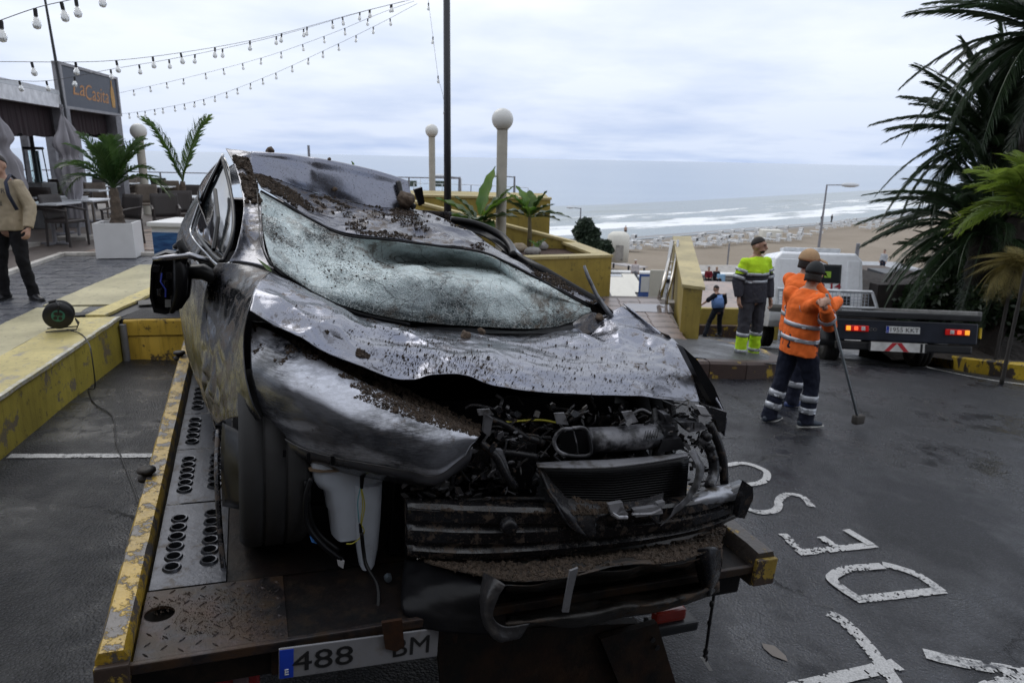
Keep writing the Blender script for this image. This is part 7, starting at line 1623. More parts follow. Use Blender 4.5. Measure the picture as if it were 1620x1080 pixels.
roof_rows = PR([
 [(413, 297, 1.72), (441, 314, 1.70), (494, 345, 1.62), (540, 367, 1.54), (610, 376, 1.47), (690, 386, 1.44), (765, 397, 1.40), (820, 423, 1.26), (938, 482, 1.0)],
 [(410, 290, 1.80), (446, 306, 1.79), (490, 332, 1.76), (545, 352, 1.70), (608, 364, 1.62), (685, 374, 1.58), (750, 385, 1.54), (818, 418, 1.32), (941, 480, 1.01)],
 [(407, 284, 1.88), (444, 298, 1.90), (488, 318, 1.90), (545, 335, 1.86), (605, 346, 1.80), (675, 356, 1.78), (738, 372, 1.70), (812, 411, 1.40), (946, 478, 1.02)],
 [(403, 278, 1.94), (441, 290, 1.98), (484, 306, 2.02), (540, 320, 2.04), (598, 334, 2.02), (664, 343, 2.0), (722, 359, 1.82), (806, 407, 1.46), (952, 476, 1.03)],
 [(398, 272, 2.0), (438, 284, 2.05), (480, 300, 2.1), (535, 313, 2.15), (592, 327, 2.18), (655, 331, 2.15), (708, 349, 1.95), (800, 403, 1.52), (958, 474, 1.04)]])
RF, RA = sheet('roof', roof_rows, 18, 16, PTR, .012, 4.5, 14, off=-1, fine=.003, cre=.040, csc=4)
fold_rows = PR([
 [(397, 272, 2.0), (438, 284, 2.05), (480, 300, 2.1), (505, 306, 2.12), (535, 313, 2.15), (591, 327, 2.18), (652, 331, 2.2)],
 [(396, 262, 2.03), (441, 273, 2.07), (483, 286, 2.11), (504, 293, 2.125), (537, 300, 2.15), (593, 316, 2.20), (652, 318, 2.22)],
 [(396, 249, 2.08), (446, 255, 2.11), (484, 263, 2.15), (500, 268, 2.145), (542, 275, 2.18), (594, 288, 2.25), (648, 299, 2.27)],
 [(398, 240, 2.14), (452, 243, 2.17), (483, 247, 2.21), (503, 250, 2.20), (545, 258, 2.24), (596, 270, 2.30), (640, 285, 2.32)],
 [('q', .42, 2.45, 1.37), ('q', .55, 2.5, 1.36), ('q', .67, 2.5, 1.35), ('q', .72, 2.5, 1.34), ('q', .86, 2.5, 1.33), ('q', 1.05, 2.5, 1.29), ('q', 1.22, 2.5, 1.24)],
 [('q', .30, 3.3, 1.26), ('q', .55, 3.3, 1.3), ('q', .75, 3.3, 1.3), ('q', .9, 3.3, 1.28), ('q', 1.1, 3.3, 1.25), ('q', 1.35, 3.3, 1.18), ('q', 1.6, 3.3, 1.05)],
 [('q', .25, 3.8, 1.1), ('q', .5, 3.85, 1.15), ('q', .75, 3.85, 1.15), ('q', .95, 3.85, 1.12), ('q', 1.2, 3.85, 1.1), ('q', 1.4, 3.8, 1.05), ('q', 1.6, 3.8, .95)]])
PTF = car_paint('bent_roof_paint', (.17, .18, .225), .12, .70, .22, fine=.2)
FO, FA = sheet('bent_roof_panel', fold_rows, 14, 16, PTF, .002, 2.6, 21, edge=.1, cre=.008, csc=3)
pill = PR([
 [(357, 235, 2.2), (368, 237, 2.2), (380, 238, 2.18), (399, 241, 2.12)],
 [(368, 256, 2.06), (377, 256, 2.06), (386, 257, 2.05), (397, 262, 2.04)],
 [(378, 284, 1.88), (386, 285, 1.88), (394, 288, 1.87), (405, 291, 1.85)],
 [(385, 322, 1.58), (393, 320, 1.60), (402, 320, 1.60), (412, 322, 1.58)],
 [(382, 356, 1.34), (390, 352, 1.40), (404, 355, 1.39), (415, 356, 1.37)],
 [(374, 392, 1.15), (388, 390, 1.22), (402, 392, 1.22), (419, 393, 1.16)],
 [(362, 414, 1.08), (380, 414, 1.10), (404, 418, 1.06), (434, 426, .975)]])
PI_, PA = sheet('windscreen_pillar', pill, 14, 10, PTR, .007, 9, 31, edge=.1)
fend = PR([
 [(345, 416, 1.12), (360, 416, 1.08), (378, 418, 1.07), (400, 422, 1.03), (428, 431, .955)],
 [(333, 434, 1.14), (352, 440, 1.06), (374, 440, 1.0), (396, 442, .88), (413, 443, .78)],
 [(325, 462, 1.16), (348, 466, 1.05), (370, 462, .93), (392, 463, .80), (402, 464, .64)],
 [(320, 495, 1.18), (342, 498, 1.06), (362, 500, .90), (380, 492, .74), (394, 490, .52)],
 [(317, 530, 1.2), (334, 540, 1.04), (352, 532, .88), (372, 534, .70), (386, 536, .53)],
 [(318, 575, 1.22), (333, 585, 1.0), (352, 584, .80), (370, 580, .65), (388, 584, .48)],
 [(322, 615, 1.22), (336, 630, .96), (352, 628, .76), (372, 626, .58), (398, 630, .42)],
 [(330, 645, 1.2), (342, 668, .90), (355, 664, .70), (376, 660, .52), (414, 664, .38)]])
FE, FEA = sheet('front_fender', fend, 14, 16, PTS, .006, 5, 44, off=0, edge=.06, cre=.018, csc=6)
def su(s): return float(np.interp(s, [1.1, 1.8, 2.4, 3.0, 3.6, 4.1], [.27, .15, .06, .0, -.03, .06]))
rows = []
for n_, off_ in ((.14, .05), (.28, .01), (.50, -.01), (.68, -.012), (.84, .0), (.90, .03)): rows.append([(su(s)+off_, s, n_*(1-.02*(s-1))) for s in (1.15, 1.5, 1.9, 2.35, 2.8, 3.3, 3.8, 4.1)])
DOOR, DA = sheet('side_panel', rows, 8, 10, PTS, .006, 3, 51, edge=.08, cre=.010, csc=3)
# side window with bright trim
win = [(352, 247, 2.1), (322, 308, 2.15), (306, 358, 2.15), (311, 374, 2.05), (342, 412, 1.22), (356, 412, 1.16), (372, 372, 1.30), (374, 330, 1.55), (366, 286, 1.85)]
wp = [Vector(P(*q)) for q in win]
CHR = M('bright_trim', (.55, .56, .58), .22, metal=1, bmp=0)
mb = MB(); tr_ = catmull([list(P(*q)) for q in ((353, 244, 2.1), (322, 306, 2.15), (304, 356, 2.16), (302, 368, 2.1), (309, 382, 2.0), (325, 400, 1.6), (345, 420, 1.17), (362, 418, 1.1), (372, 406, 1.13))], 6)
mb.tube([Vector(p) for p in tr_], [.010]*13+[.014]*6+[.017]*30 if False else .009, 8, flat=.7); mb.build('window_trim', CHR, CAR, smooth=True)
WG = M('side_glass', (.02, .025, .028), .04, bmp=0, coat=1, spec=1.0); sheet('side_window', PR([[(352, 248, 2.10), (356, 250, 2.06), (362, 262, 2.0)], [(328, 300, 2.15), (347, 300, 1.95), (368, 310, 1.72)], [(308, 356, 2.15), (336, 356, 1.75), (372, 356, 1.38)], [(312, 374, 2.03), (338, 395, 1.5), (358, 410, 1.16)]]), 8, 8, WG, .003, 5, 3)
mb = MB(); in_ = catmull([list(P(*q)) for q in ((352, 250, 2.06), (326, 308, 2.1), (312, 360, 2.1), (320, 382, 1.8), (344, 409, 1.2), (355, 408, 1.16), (368, 370, 1.3), (369, 330, 1.55), (362, 290, 1.82), (352, 252, 2.04))], 6); mb.tube([Vector(p) for p in in_], .009, 6); mb.build('window_seal', BPL2, CAR, smooth=True)
mb = MB(); mb.tube([P(340, 300, 1.85), P(345, 345, 1.6), P(338, 395, 1.4)], .010, 6); mb.build('window_divider', BPL2, CAR)
# reflected pale clutter in the glass is real: crumpled silver curtain airbag behind
ab = PR([[(330, 300, 2.3), (345, 290, 2.3), (360, 300, 2.2)], [(322, 340, 2.3), (340, 340, 2.2), (364, 350, 1.9)], [(322, 365, 2.3), (340, 380, 2.0), (362, 392, 1.7)]])
# mirror, broken
mir = [(238, 425), (243, 405), (262, 398), (285, 402), (300, 415), (304, 440), (300, 470), (288, 488), (262, 498), (243, 495), (236, 470)]
v_ = [Vector(P(x, y, 1.16)) for x, y in mir]; c_ = sum(v_, Vector())/len(v_); n_ = len(v_); vs = []; 
for k_, (sc__, dep) in enumerate(((.86, -.004), (.98, -.006), (1.0, .012), (1.0, .06), (.8, .11), (.4, .13))): vs += [c_+(p-c_)*sc__+Vector((0, dep, 0)) for p in v_]
vs_in = [c_+(p-c_)*.80+Vector((0, .045, 0)) for p in v_]
mb = MB(); mb.add(vs+vs_in, [(L*n_+k, L*n_+(k+1) % n_, (L+1)*n_+(k+1) % n_, (L+1)*n_+k) for L in range(5) for k in range(n_)]+[tuple(5*n_+k for k in range(n_))]+[(k, 6*n_+k, 6*n_+(k+1) % n_, (k+1) % n_) for k in range(n_)]+[tuple(6*n_+k for k in range(n_))])
MIR = mb.build('door_mirror', BPL2, CAR, smooth=True); auto(MIR, 40)
mb = MB(); mb.tube([P(283, 405, 1.14), P(286, 430, 1.11), P(285, 465, 1.12), P(272, 492, 1.14)], [.022, .03, .028, .012], 8, rnd=True); mb.tube([P(278, 390, 1.15), P(286, 385, 1.13), P(292, 400, 1.12), P(288, 420, 1.12)], [.012, .02, .02, .015], 8, rnd=True); mb.build('mirror_shell', BPL2, MIR, smooth=True)
mb = MB(); mb.tube([P(242, 410, 1.12), P(262, 408, 1.11), P(300, 404, 1.1), P(330, 412, 1.12)], [.009, .012, .014, .012], 8); mb.build('mirror_arm', M('chrome_arm', (.3, .3, .32), .25, metal=1, bmp=0), MIR, smooth=True)
mb = MB()
for k in range(7): mb.bbox(Vector(P(248+k*7, 425+((k*37) % 50), 1.15)), (.028, .02, .03), .004, rz=k)
mb.tube([P(258, 420, 1.13), P(252, 440, 1.12), P(262, 455, 1.12), P(259, 470, 1.13)], .0025, 5); mb.build('mirror_innards', BPL, MIR)
mb = MB(); mb.tube([P(256, 432, 1.12), P(254, 446, 1.115), P(262, 458, 1.115), P(262, 470, 1.12)], .003, 5); mb.build('blue_wire', M('blue_wire', (.03, .05, .35), .5, bmp=0), MIR)
plate_poly([(261, 474), (277, 474), (277, 486), (261, 486)], 1.125, .004, 'mirror_label', M('grey_label', (.16, .16, .16), .4, bmp=0), MIR)
mb = MB(); mb.tube([P(300, 430, 1.16), P(322, 430, 1.15), P(340, 440, 1.13)], [.03, .035, .03], 8, rnd=True); mb.build('mirror_foot', BPL2, MIR, smooth=True)
# far side: right window arch and pillar
mb = MB(); aw = catmull([list(P(*q)) for q in ((713, 348, 1.98), (745, 353, 1.96), (772, 362, 1.9), (795, 375, 1.8), (808, 390, 1.66), (812, 404, 1.5))], 6); mb.tube([Vector(p) for p in aw], .022, 8); mb.build('window_arch', BPL2, CAR, smooth=True)
arc = PR([[(716, 349, 1.97), (762, 360, 1.9), (806, 392, 1.6)], [(728, 362, 1.9), (765, 374, 1.8), (802, 402, 1.5)]])
sheet('inner_headlining', [[tuple(Vector(p)+Vector((.05, .1, -.02))) for p in r] for r in arc], 4, 4, BPL2, 0)
arr = PR([[(712, 346, 2.05), (750, 351, 2.02), (782, 362, 1.95), (803, 378, 1.84), (813, 398, 1.62)], [('q', 1.98, 2.3, .98), ('q', 2.05, 2.25, .94), ('q', 2.1, 2.15, .88), ('q', 2.13, 2.05, .82), ('q', 2.16, 1.9, .78)], [('q', 2.0, 2.6, .7), ('q', 2.1, 2.5, .68), ('q', 2.15, 2.3, .66), ('q', 2.18, 2.1, .64), ('q', 2.2, 1.9, .62)]])
sheet('rear_door_frame', arr, 4, 6, PTS, .004, 5, 2)
rs = [(870, 440, 1.30), (905, 455, 1.2), (935, 468, 1.12), (962, 488, 1.0)]
mb = MB(); mb.tube([P(812, 402, 1.55), P(860, 428, 1.32), P(905, 454, 1.18), P(940, 474, 1.06), P(966, 496, .96)], [.02, .024, .022, .022, .018], 8); mb.build('right_pillar', BPL2, CAR, smooth=True)
rowsR = []
for n_, off_ in ((.14, -.04), (.34, 0), (.56, .01), (.74, 0), (.80, -.05)): rowsR.append([(2.24+off_-.03*(s-1)-(.10 if s < .5 else 0), s, n_-.04*(s-1)*.5) for s in (.62, 1.0, 1.5, 2.1, 2.8, 3.4, 4.0)])
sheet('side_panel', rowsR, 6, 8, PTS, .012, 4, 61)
rr_ = PR([[(985, 480, .98), (1035, 520, .74), (1078, 556, .56), (1110, 596, .42), (1148, 655, .26)], [(990, 484, .97), (1042, 528, .70), (1086, 566, .50), (1118, 606, .38), (1150, 664, .25)], [('q', 2.26, 1.0, .74), ('q', 2.28, .72, .66), ('q', 2.28, .5, .58), ('q', 2.28, .36, .52), tuple([1146, 690, .25])]])
sheet('front_fender', [[p for p in r] for r in rr_], 6, 8, PT, .008, 7, 71)
# rear: tailgate, so that the car is whole from other sides
rowsT = [[(x, 4.12+.04*math.sin(x*3), z) for x in (.02, .4, .9, 1.4, 1.9, 2.2)] for z in (.2, .45, .7)]+[[(x, 3.95, 1.0) for x in (.1, .45, .9, 1.4, 1.8, 2.1)]]
sheet('tailgate', rowsT, 5, 6, PTS, .015, 3, 81)
mb = MB(); mb.box((1.25, 2.5, .28), (1.6, 2.9, .22)); mb.build('floor_pan', BPL2, CAR)
mb = MB(); mb.bbox((1.12, 1.9, .62), (1.7, 1.4, .42), .1); mb.build('seats', M('grey_seat_fabric', (.03, .03, .033), .9), CAR)
# door sill strip of body between doors under window: upper side
up = [[(su(s)+.02, s, .88) for s in (1.3, 1.9, 2.5, 3.1, 3.7)], [(su(s)+.09, s, 1.02) for s in (1.3, 1.9, 2.5, 3.1, 3.7)], [(.16, 1.9, 1.10), (.18, 2.2, 1.2), (.2, 2.6, 1.22), (.2, 3.1, 1.2), (.2, 3.6, 1.15)], [(.28, 2.1, 1.30), (.30, 2.3, 1.38), (.30, 2.6, 1.36), (.28, 3.1, 1.3), (.26, 3.5, 1.2)]]
sheet('rear_side', up[:2]+[[p for p in up[2]], [p for p in up[3]]], 5, 6, PTS, .004, 4, 5, hole=lambda a, b: b < .18)

# ---- headlight
hl = PR([
 [(400, 515, .62), (432, 526, .55), (490, 560, .45), (560, 598, .36), (630, 632, .30), (700, 660, .24), (757, 688, .15)],
 [(397, 545, .54), (436, 556, .42), (495, 584, .34), (562, 616, .27), (630, 645, .22), (697, 668, .17), (758, 690, .14)],
 [(399, 585, .46), (445, 600, .32), (503, 625, .25), (566, 650, .20), (630, 670, .16), (692, 688, .13), (754, 695, .13)],
 [(408, 628, .43), (456, 645, .29), (513, 665, .22), (574, 684, .17), (632, 702, .135), (690, 715, .11), (744, 704, .13)],
 [(419, 665, .44), (468, 685, .32), (522, 702, .24), (582, 718, .185), (636, 731, .145), (688, 742, .115), (735, 721, .14)],
 [(424, 700, .48), (476, 716, .37), (530, 729, .29), (590, 740, .23), (640, 749, .19), (688, 757, .16), (728, 737, .18)]])
m = bpy.data.materials.new('scratched_lens'); t, b = nodes(m)
n = noise_node(t, 3.0, 7, .62); sc_ = noise_node(t, 30, 6, .78, stretch=(1, .3, 5)); n3 = noise_node(t, 18, 8, .75)
tcn = t.nodes.new('ShaderNodeTexCoord')
f_ = mathn(t, 'ADD', mathn(t, 'MULTIPLY', ramp(t, n.outputs[0], .36, .54), .8), mathn(t, 'MULTIPLY', ramp(t, sc_.outputs[0], .45, .65), .45), True)
ge = t.nodes.new('ShaderNodeNewGeometry'); sx = t.nodes.new('ShaderNodeSeparateXYZ'); t.links.new(ge.outputs['Normal'], sx.inputs[0])
upf = ramp(t, mathn(t, 'ABSOLUTE', sx.outputs[2]), .30, .52)
f_ = mathn(t, 'MULTIPLY', f_, mathn(t, 'ADD', mathn(t, 'MULTIPLY', upf, .85), .15), True)
c = mixc(t, f_, (.010, .011, .015), (.66, .68, .76)); mu = mathn(t, 'MULTIPLY', ramp(t, n3.outputs[0], .57, .64), ramp(t, noise_node(t, 4, 4).outputs[0], .5, .62)); c = mixc(t, mu, c, (.06, .042, .03))
t.links.new(c, b.inputs['Base Color']); rr = t.nodes.new('ShaderNodeMapRange'); t.links.new(f_, rr.inputs[0]); rr.inputs[3].default_value = .12; rr.inputs[4].default_value = .5; t.links.new(rr.outputs[0], b.inputs['Roughness'])
b.inputs['Coat Weight'].default_value = .6; b.inputs['Coat Roughness'].default_value = .15; bump(t, b, mathn(t, 'ADD', sc_.outputs[0], mathn(t, 'MULTIPLY', mu, 2.)), .35, .003); LENS = m
HL, HLA = sheet('headlight', hl, 14, 16, LENS, .003, 7, 91, ridged=.2, th=.004, off=-1, cre=.010, csc=5)
hb_ = PR([[(418, 672, .43), (472, 705, .33), (528, 722, .26), (588, 733, .20), (640, 742, .16), (690, 750, .13), (748, 706, .14)], [(421, 702, .43), (474, 720, .33), (530, 734, .26), (590, 746, .20), (642, 756, .16), (690, 764, .13), (745, 725, .14)], [(430, 712, .47), (480, 732, .38), (533, 745, .31), (592, 757, .25), (645, 765, .21), (690, 768, .18), (735, 740, .19)]])
o, _ = sheet('lens_rim', hb_, 6, 12, M('grey_rim_plastic', (.03, .03, .034), .3, coat=.5, bmp=.1), .003, 20, 5, parent=HL)
mb = MB()
for k in range(8): q = Vector(P(450+k*38, 716+k*6.0, .30-.022*k)); mb.bbox(q, (.012, .012, .028), .002)
mb.build('lens_rib', BPL2, HL)
hbk = [[tuple(Vector(p)+Vector((.02, .16, -.02))) for p in r] for r in hl[::2]]; sheet('lamp_housing', hbk, 4, 4, BPL, .01, 8, 7, parent=HL)
# edge between lens top and hood: soil-covered ledge
led = PR([[(398, 508, .64), (440, 515, .62), (520, 556, .55), (600, 598, .48), (680, 636, .42), (760, 676, .34)], [(402, 524, .58), (438, 540, .52), (500, 574, .43), (575, 612, .34), (650, 645, .28), (756, 690, .16)]])
sheet('wing_ledge', led, 8, 14, BPL, .006, 16, 4)

# ---- dark engine bay and wheel well
mb = MB(); mb.box((1.40, .95, .40), (1.5, .30, .60)); mb.build('bulkhead', BPL2, CAR)
mb = MB(); mb.box((1.30, .60, .50), (1.1, .34, .22)); mb.box((1.7, .62, .40), (.5, .3, .3)); mb.build('engine_block', BPL2, CAR)
lin = PR([[(356, 690, .70), (420, 720, .56), (500, 735, .50), (560, 745, .48)], [(352, 770, .66), (420, 780, .46), (490, 785, .42), (545, 790, .40)], [(356, 860, .62), (420, 868, .40), (490, 868, .36), (540, 865, .34)]])
wheel(CAR, (.495, .64, .335), .335, .235); wheel(CAR, (2.1, .74, .33), .33, .21); wheel(CAR, (.2, 3.45, .33), .33, .21); wheel(CAR, (2.05, 3.45, .33), .33, .21)
sheet('wheel_arch_liner', [[tuple(p) for p in r] for r in PR([[(352, 668, .66), (400, 690, .50), (460, 718, .42), (520, 735, .38), (590, 750, .34)], [(350, 720, .62), (392, 730, .44), (440, 745, .36), (510, 770, .36), (600, 790, .34)], [(352, 800, .58), (380, 805, .44), (400, 800, .40), (420, 800, .40), (440, 800, .42)]])], 6, 6, BPL2, .006, 9, 9)
mb = MB(); ln = [P(345, 680, .75), P(343, 740, .62), P(348, 840, .5), P(357, 930, .40)]; mb.tube([Vector(p) for p in catmull([list(p) for p in ln], 6)], .010, 6, flat=.5); mb.build('arch_edge', PTS, CAR, smooth=True)
# washer bottle
WB = M('white_bottle', (.46, .50, .57), .35, var=.12, nscale=5, bmp=.05, dark=(.16, .13, .10), dpos=(.60, .78), dscale=7)
def loft(secs, name, mat, parent, n=20, smooth=True, exp=4):
    mb = MB(); vs = []
    for (cx_, cy_, cz_, rx, ry) in secs:
        for k in range(n):
            a = 2*PI*k/n; c_, s_ = math.cos(a), math.sin(a); q = (abs(c_)**exp+abs(s_)**exp)**(-1/exp); vs.append((cx_+c_*q*rx, cy_+s_*q*ry, cz_))
    mb.add(vs, [(i*n+k, i*n+(k+1) % n, (i+1)*n+(k+1) % n, (i+1)*n+k) for i in range(len(secs)-1) for k in range(n)]+[tuple(range(n-1, -1, -1)), tuple((len(secs)-1)*n+k for k in range(n))]); o = mb.build(name, mat, parent, smooth=smooth); auto(o, 50); return o
def sec(x0, x1, y, s, ry=.06): a = Vector(P(x0, y, s)); b_ = Vector(P(x1, y, s)); return ((a.x+b_.x)/2, s+ry, (a.z+b_.z)/2, (b_.x-a.x)/2, ry)
s_ = .30
WBT = loft([sec(496, 606, 728, s_), sec(492, 610, 736, s_, .065), sec(497, 610, 762, s_, .065), sec(503, 609, 771, s_), sec(513, 606, 776, s_, .055), sec(518, 604, 805, s_, .055), sec(521, 604, 808, s_, .058), sec(526, 603, 848, s_, .055), sec(530, 600, 852, s_, .05), sec(534, 566, 856, s_, .04)], 'washer_bottle', WB, CAR)
loft([sec(562, 607, 770, s_-.02, .05), sec(563, 604, 830, s_-.02, .05), sec(566, 600, 870, s_-.02, .045), sec(570, 594, 897, s_-.02, .035), sec(573, 590, 902, s_-.02, .03)], 'bottle_neck', WB, WBT)
loft([sec(487, 613, 742, s_-.006, .075), sec(487, 613, 745, s_-.006, .075)], 'moulding_seam', M('seam_brown', (.20, .14, .09), .6), WBT)
mb = MB(); q = [P(569, 742, .27), P(573, 752, .265), P(572, 772, .265)]; mb.tube(q, [.008, .009, .006], 8); mb.build('connector', BPL2, CAR); mb = MB(); mb.tube([P(570, 828, .265), P(571, 842, .265)], .006, 8); mb.build('connector', BPL2, CAR)
for k, (col, pts) in enumerate((('yellow', ((571, 772), (574, 800), (571, 826), (576, 842), (560, 858), (548, 860))), ('cyan', ((570, 772), (566, 795), (568, 826))), ('yellow', ((572, 772), (577, 800), (572, 828))))):
    mb = MB(); mb.tube([Vector(p) for p in catmull([list(P(x, y, .262)) for x, y in pts], 5)], .0022, 5); mb.build('thin_wire', M(col+'_wire', (.42, .38, .04) if col == 'yellow' else (.10, .30, .35), .5, bmp=0), CAR, smooth=True)
def hose(name, pts, r, mat=None, **k): mb = MB(); mb.tube([Vector(p) for p in catmull([list(P(*p)) for p in pts], 6)], r, 8); return mb.build(name, mat or BPL2, CAR, smooth=True)
hose('washer_hose', [(492, 755, .28), (483, 790, .26), (486, 830, .25), (510, 862, .24), (540, 885, .24)], .009); hose('washer_hose', [(484, 760, .3), (490, 815, .3), (505, 845, .3), (535, 870, .28)], .008)
hose('hanging_cable', [(572, 842, .26), (575, 870, .25), (580, 895, .22), (597, 925, .16), (598, 960, .10), (588, 1000, .06), (578, 1020, .05)], .007)
plate_poly([(566, 1012), (582, 1016), (584, 1034), (568, 1030)], .045, .02, 'white_connector', M('dirty_white_plug', (.4, .4, .4), .5), CAR)
plate_poly([(490, 848), (499, 852), (502, 860), (493, 857)], .24, .006, 'blue_clip', M('blue_clip', (.05, .18, .5), .5, bmp=0), CAR)
plate_poly([(533, 885), (545, 888), (543, 899), (535, 894)], .23, .01, 'white_clip', M('white_clip', (.5, .5, .52), .4, bmp=0), CAR)
# ---- crash beam and front structure
BEAM = car_paint('crash_beam_steel', (.007, .007, .009), .05, .53, .16, .2); BEAMR = steel_mat('rusty_beam', (.05, .04, .035), .3, rust=.55, dirt=.46, metal=.4)
def bar(name, top, bot, s, dep, mat, n=10, parent=CAR, prof=None):
    """long bar: top/bot are px polylines, profile across them"""
    A = catmull([list(P(x, y, ss)) for x, y, ss in top], 8); B = catmull([list(P(x, y, ss)) for x, y, ss in bot], 8)
    prof = prof or [(0, dep), (0, .2*dep), (.06, 0), (.28, 0), (.34, .35*dep), (.42, .35*dep), (.48, 0), (.68, 0), (.74, .35*dep), (.82, .35*dep), (.88, 0), (1, .1*dep), (1, dep)]
    rows = [[tuple(A[i]*(1-f)+B[i]*f+np.array([0, d_, 0])) for i in range(len(A))] for f, d_ in prof]
    M_ = np.array(rows); M_ = crumple(M_, .003, 12, 3, .3, .01)
    o = mesh_obj(name, grid_mesh(M_, name), mat, parent); solid(o, .003); auto(o, 35)
    mb = MB(); k = len(prof)
    for e_ in (0, -1): mb.add([tuple(M_[j, e_]) for j in range(k)], [tuple(range(k))])
    mb.build('beam_end', mat, o); return o, M_
BE, BEA = bar('crash_beam', [(645, 798, .16), (760, 803, .10), (900, 806, .06), (1030, 802, .05), (1120, 790, .05), (1182, 768, .08)], [(645, 880, .16), (760, 884, .10), (900, 874, .06), (1030, 858, .05), (1120, 838, .05), (1180, 812, .08)], 0, .05, BEAM)
mb = MB(); T = Matrix.Translation(P(805, 832, .06)) @ Matrix.Rotation(R(90), 4, 'X'); mb.lathe([(.016, .02), (.028, .018), (.030, -.02), (.016, -.02)], 20, T); mb.build('tow_eye_socket', BPL, BE, smooth=True)
sheet('beam_top_absorber', PR([[(640, 797, .26), (760, 798, .22), (880, 800, .18)], [(645, 806, .15), (760, 812, .10), (890, 812, .07)]]), 6, 10, BPL, .006, 20, 3)
# bright torn alloy on the right end
sheet('torn_alloy_bracket', PR([[(1075, 790, .10), (1120, 772, .10), (1160, 765, .12), (1176, 768, .12)], [(1078, 800, .06), (1122, 786, .05), (1165, 778, .07), (1180, 775, .08)], [(1090, 808, .06), (1130, 798, .05), (1165, 790, .06), (1178, 786, .07)]]), 5, 8, M('torn_alloy', (.34, .35, .38), .35, metal=.6, dark=(.05, .04, .03), dpos=(.5, .6), dscale=9), .006, 22, 6)
plate_poly([(1182, 764), (1191, 770), (1192, 788), (1178, 820), (1166, 818), (1170, 800), (1176, 780)], .02, .03, 'end_plate', BPL, CAR)
# radiator grille opening
GR = M('grille_edge', (.13, .13, .14), .5, bmp=.4, dark=(.04, .035, .03), dpos=(.5, .62), dscale=12)
sheet('radiator_top_edge', PR([[(848, 732, .14), (900, 729, .12), (960, 727, .11), (1030, 722, .11), (1088, 716, .12)], [(850, 738, .09), (900, 739, .07), (960, 738, .06), (1030, 730, .06), (1088, 720, .08)], [(852, 741, .10), (900, 742, .08), (960, 741, .07), (1030, 733, .07), (1088, 723, .09)]]), 4, 8, GR, .002, 25, 2)
torn = PR([[(848, 734, .12), (853, 738, .10), (858, 742, .13)], [(862, 770, .07), (870, 775, .06), (882, 772, .12)], [(880, 800, .03), (895, 806, .03), (905, 795, .09)], [(898, 830, .02), (915, 832, .02), (930, 812, .06)], [(925, 848, .015), (935, 850, .02), (945, 828, .05)]])
sheet('torn_grille_side', torn, 8, 8, BPL, .006, 14, 12)
sheet('torn_grille_floor', PR([[(882, 785, .10), (920, 790, .08), (960, 795, .07), (1010, 790, .07), (1050, 778, .08)], [(898, 815, .04), (930, 815, .03), (960, 812, .03), (1010, 805, .03), (1048, 795, .04)], [(935, 852, .01), (943, 845, .01), (946, 816, .03), (1010, 806, .03), (1040, 832, .01)]]), 8, 10, BPL, .007, 12, 13)
sheet('torn_grille_side', PR([[(1088, 716, .10), (1098, 712, .11), (1106, 722, .14)], [(1100, 735, .07), (1108, 738, .07), (1114, 742, .12)], [(1098, 760, .05), (1106, 765, .05), (1104, 770, .10)], [(1085, 785, .03), (1092, 790, .04), (1080, 795, .07)], [(1068, 802, .02), (1058, 820, .02), (1044, 832, .02)]]), 8, 8, M('grey_torn_plastic', (.10, .10, .11), .5, bmp=.4, dark=(.03, .03, .03), dpos=(.45, .6), dscale=10), .006, 14, 15)
rad = PR([[(858, 738, .17), (970, 738, .16), (1090, 724, .16)], [(880, 800, .15), (970, 802, .14), (1085, 792, .14)]])
RD, _ = sheet('radiator', rad, 4, 8, BPL2, 0)
for k in range(14): mb = MB(); y_ = 745+k*3.9; mb.tube([P(864+k*1.3, y_, .145), P(970, y_+1.5, .135), P(1088-k*.4, y_-12, .135)], .0022, 4); mb.build('radiator_fin', BPL2, RD)
# latch
ALC = M('cast_alloy', (.33, .33, .35), .4, metal=.5, bmp=.2, dark=(.05, .045, .04), dpos=(.52, .65), dscale=14)
for pts in (((963, 798), (985, 794), (988, 806), (968, 816)), ((1002, 806), (1046, 800), (1049, 812), (1006, 818)), ((1040, 796), (1052, 793), (1052, 800), (1042, 802)), ((982, 800), (994, 812), (988, 820), (974, 814))): plate_poly(pts, .015, .018, 'bonnet_latch', ALC, CAR)
mb = MB(); mb.tube([P(968, 812, .01), P(978, 818, .0), P(992, 818, .0)], .008, 8); mb.tube([P(1000, 813, .0), P(1030, 812, .0), P(1045, 806, .0)], .005, 6); mb.build('latch_lever', ALC, CAR)
# intake duct
DUCT = M('grey_duct', (.17, .17, .185), .35, bmp=.4, dark=(.012, .012, .014), dpos=(.40, .50), dscale=7)
a_, b_ = Vector(P(930, 697, .20)), Vector(P(1025, 690, .22)); 
mb = MB(); mb.tube([a_, a_.lerp(b_, .3), a_.lerp(b_, .7), b_, Vector(P(1046, 680, .26)), Vector(P(1040, 655, .34))], [(.060, .05), (.055, .048), (.052, .05), (.062, .05), (.055, .05), (.04, .04)], 16, rnd=False); DU = mb.build('intake_duct', DUCT, CAR, smooth=True)
def ring(name, pts, s, r, mat, parent=CAR): mb = MB(); c_ = catmull([list(P(x, y, s_)) for x, y, s_ in pts], 4); mb.tube([Vector(p) for p in c_], r, 8); return mb.build(name, mat, parent, smooth=True)
ring('duct_mouth', [(905, 678, .15), (888, 680, .15), (877, 695, .15), (882, 712, .14), (900, 720, .13), (932, 719, .13), (934, 700, .13), (926, 678, .14), (905, 677, .15)], 0, .0075, DUCT, DU)
ring('duct_mouth_bar', [(906, 678, .15), (912, 700, .14), (914, 718, .13)], 0, .003, DUCT, DU)
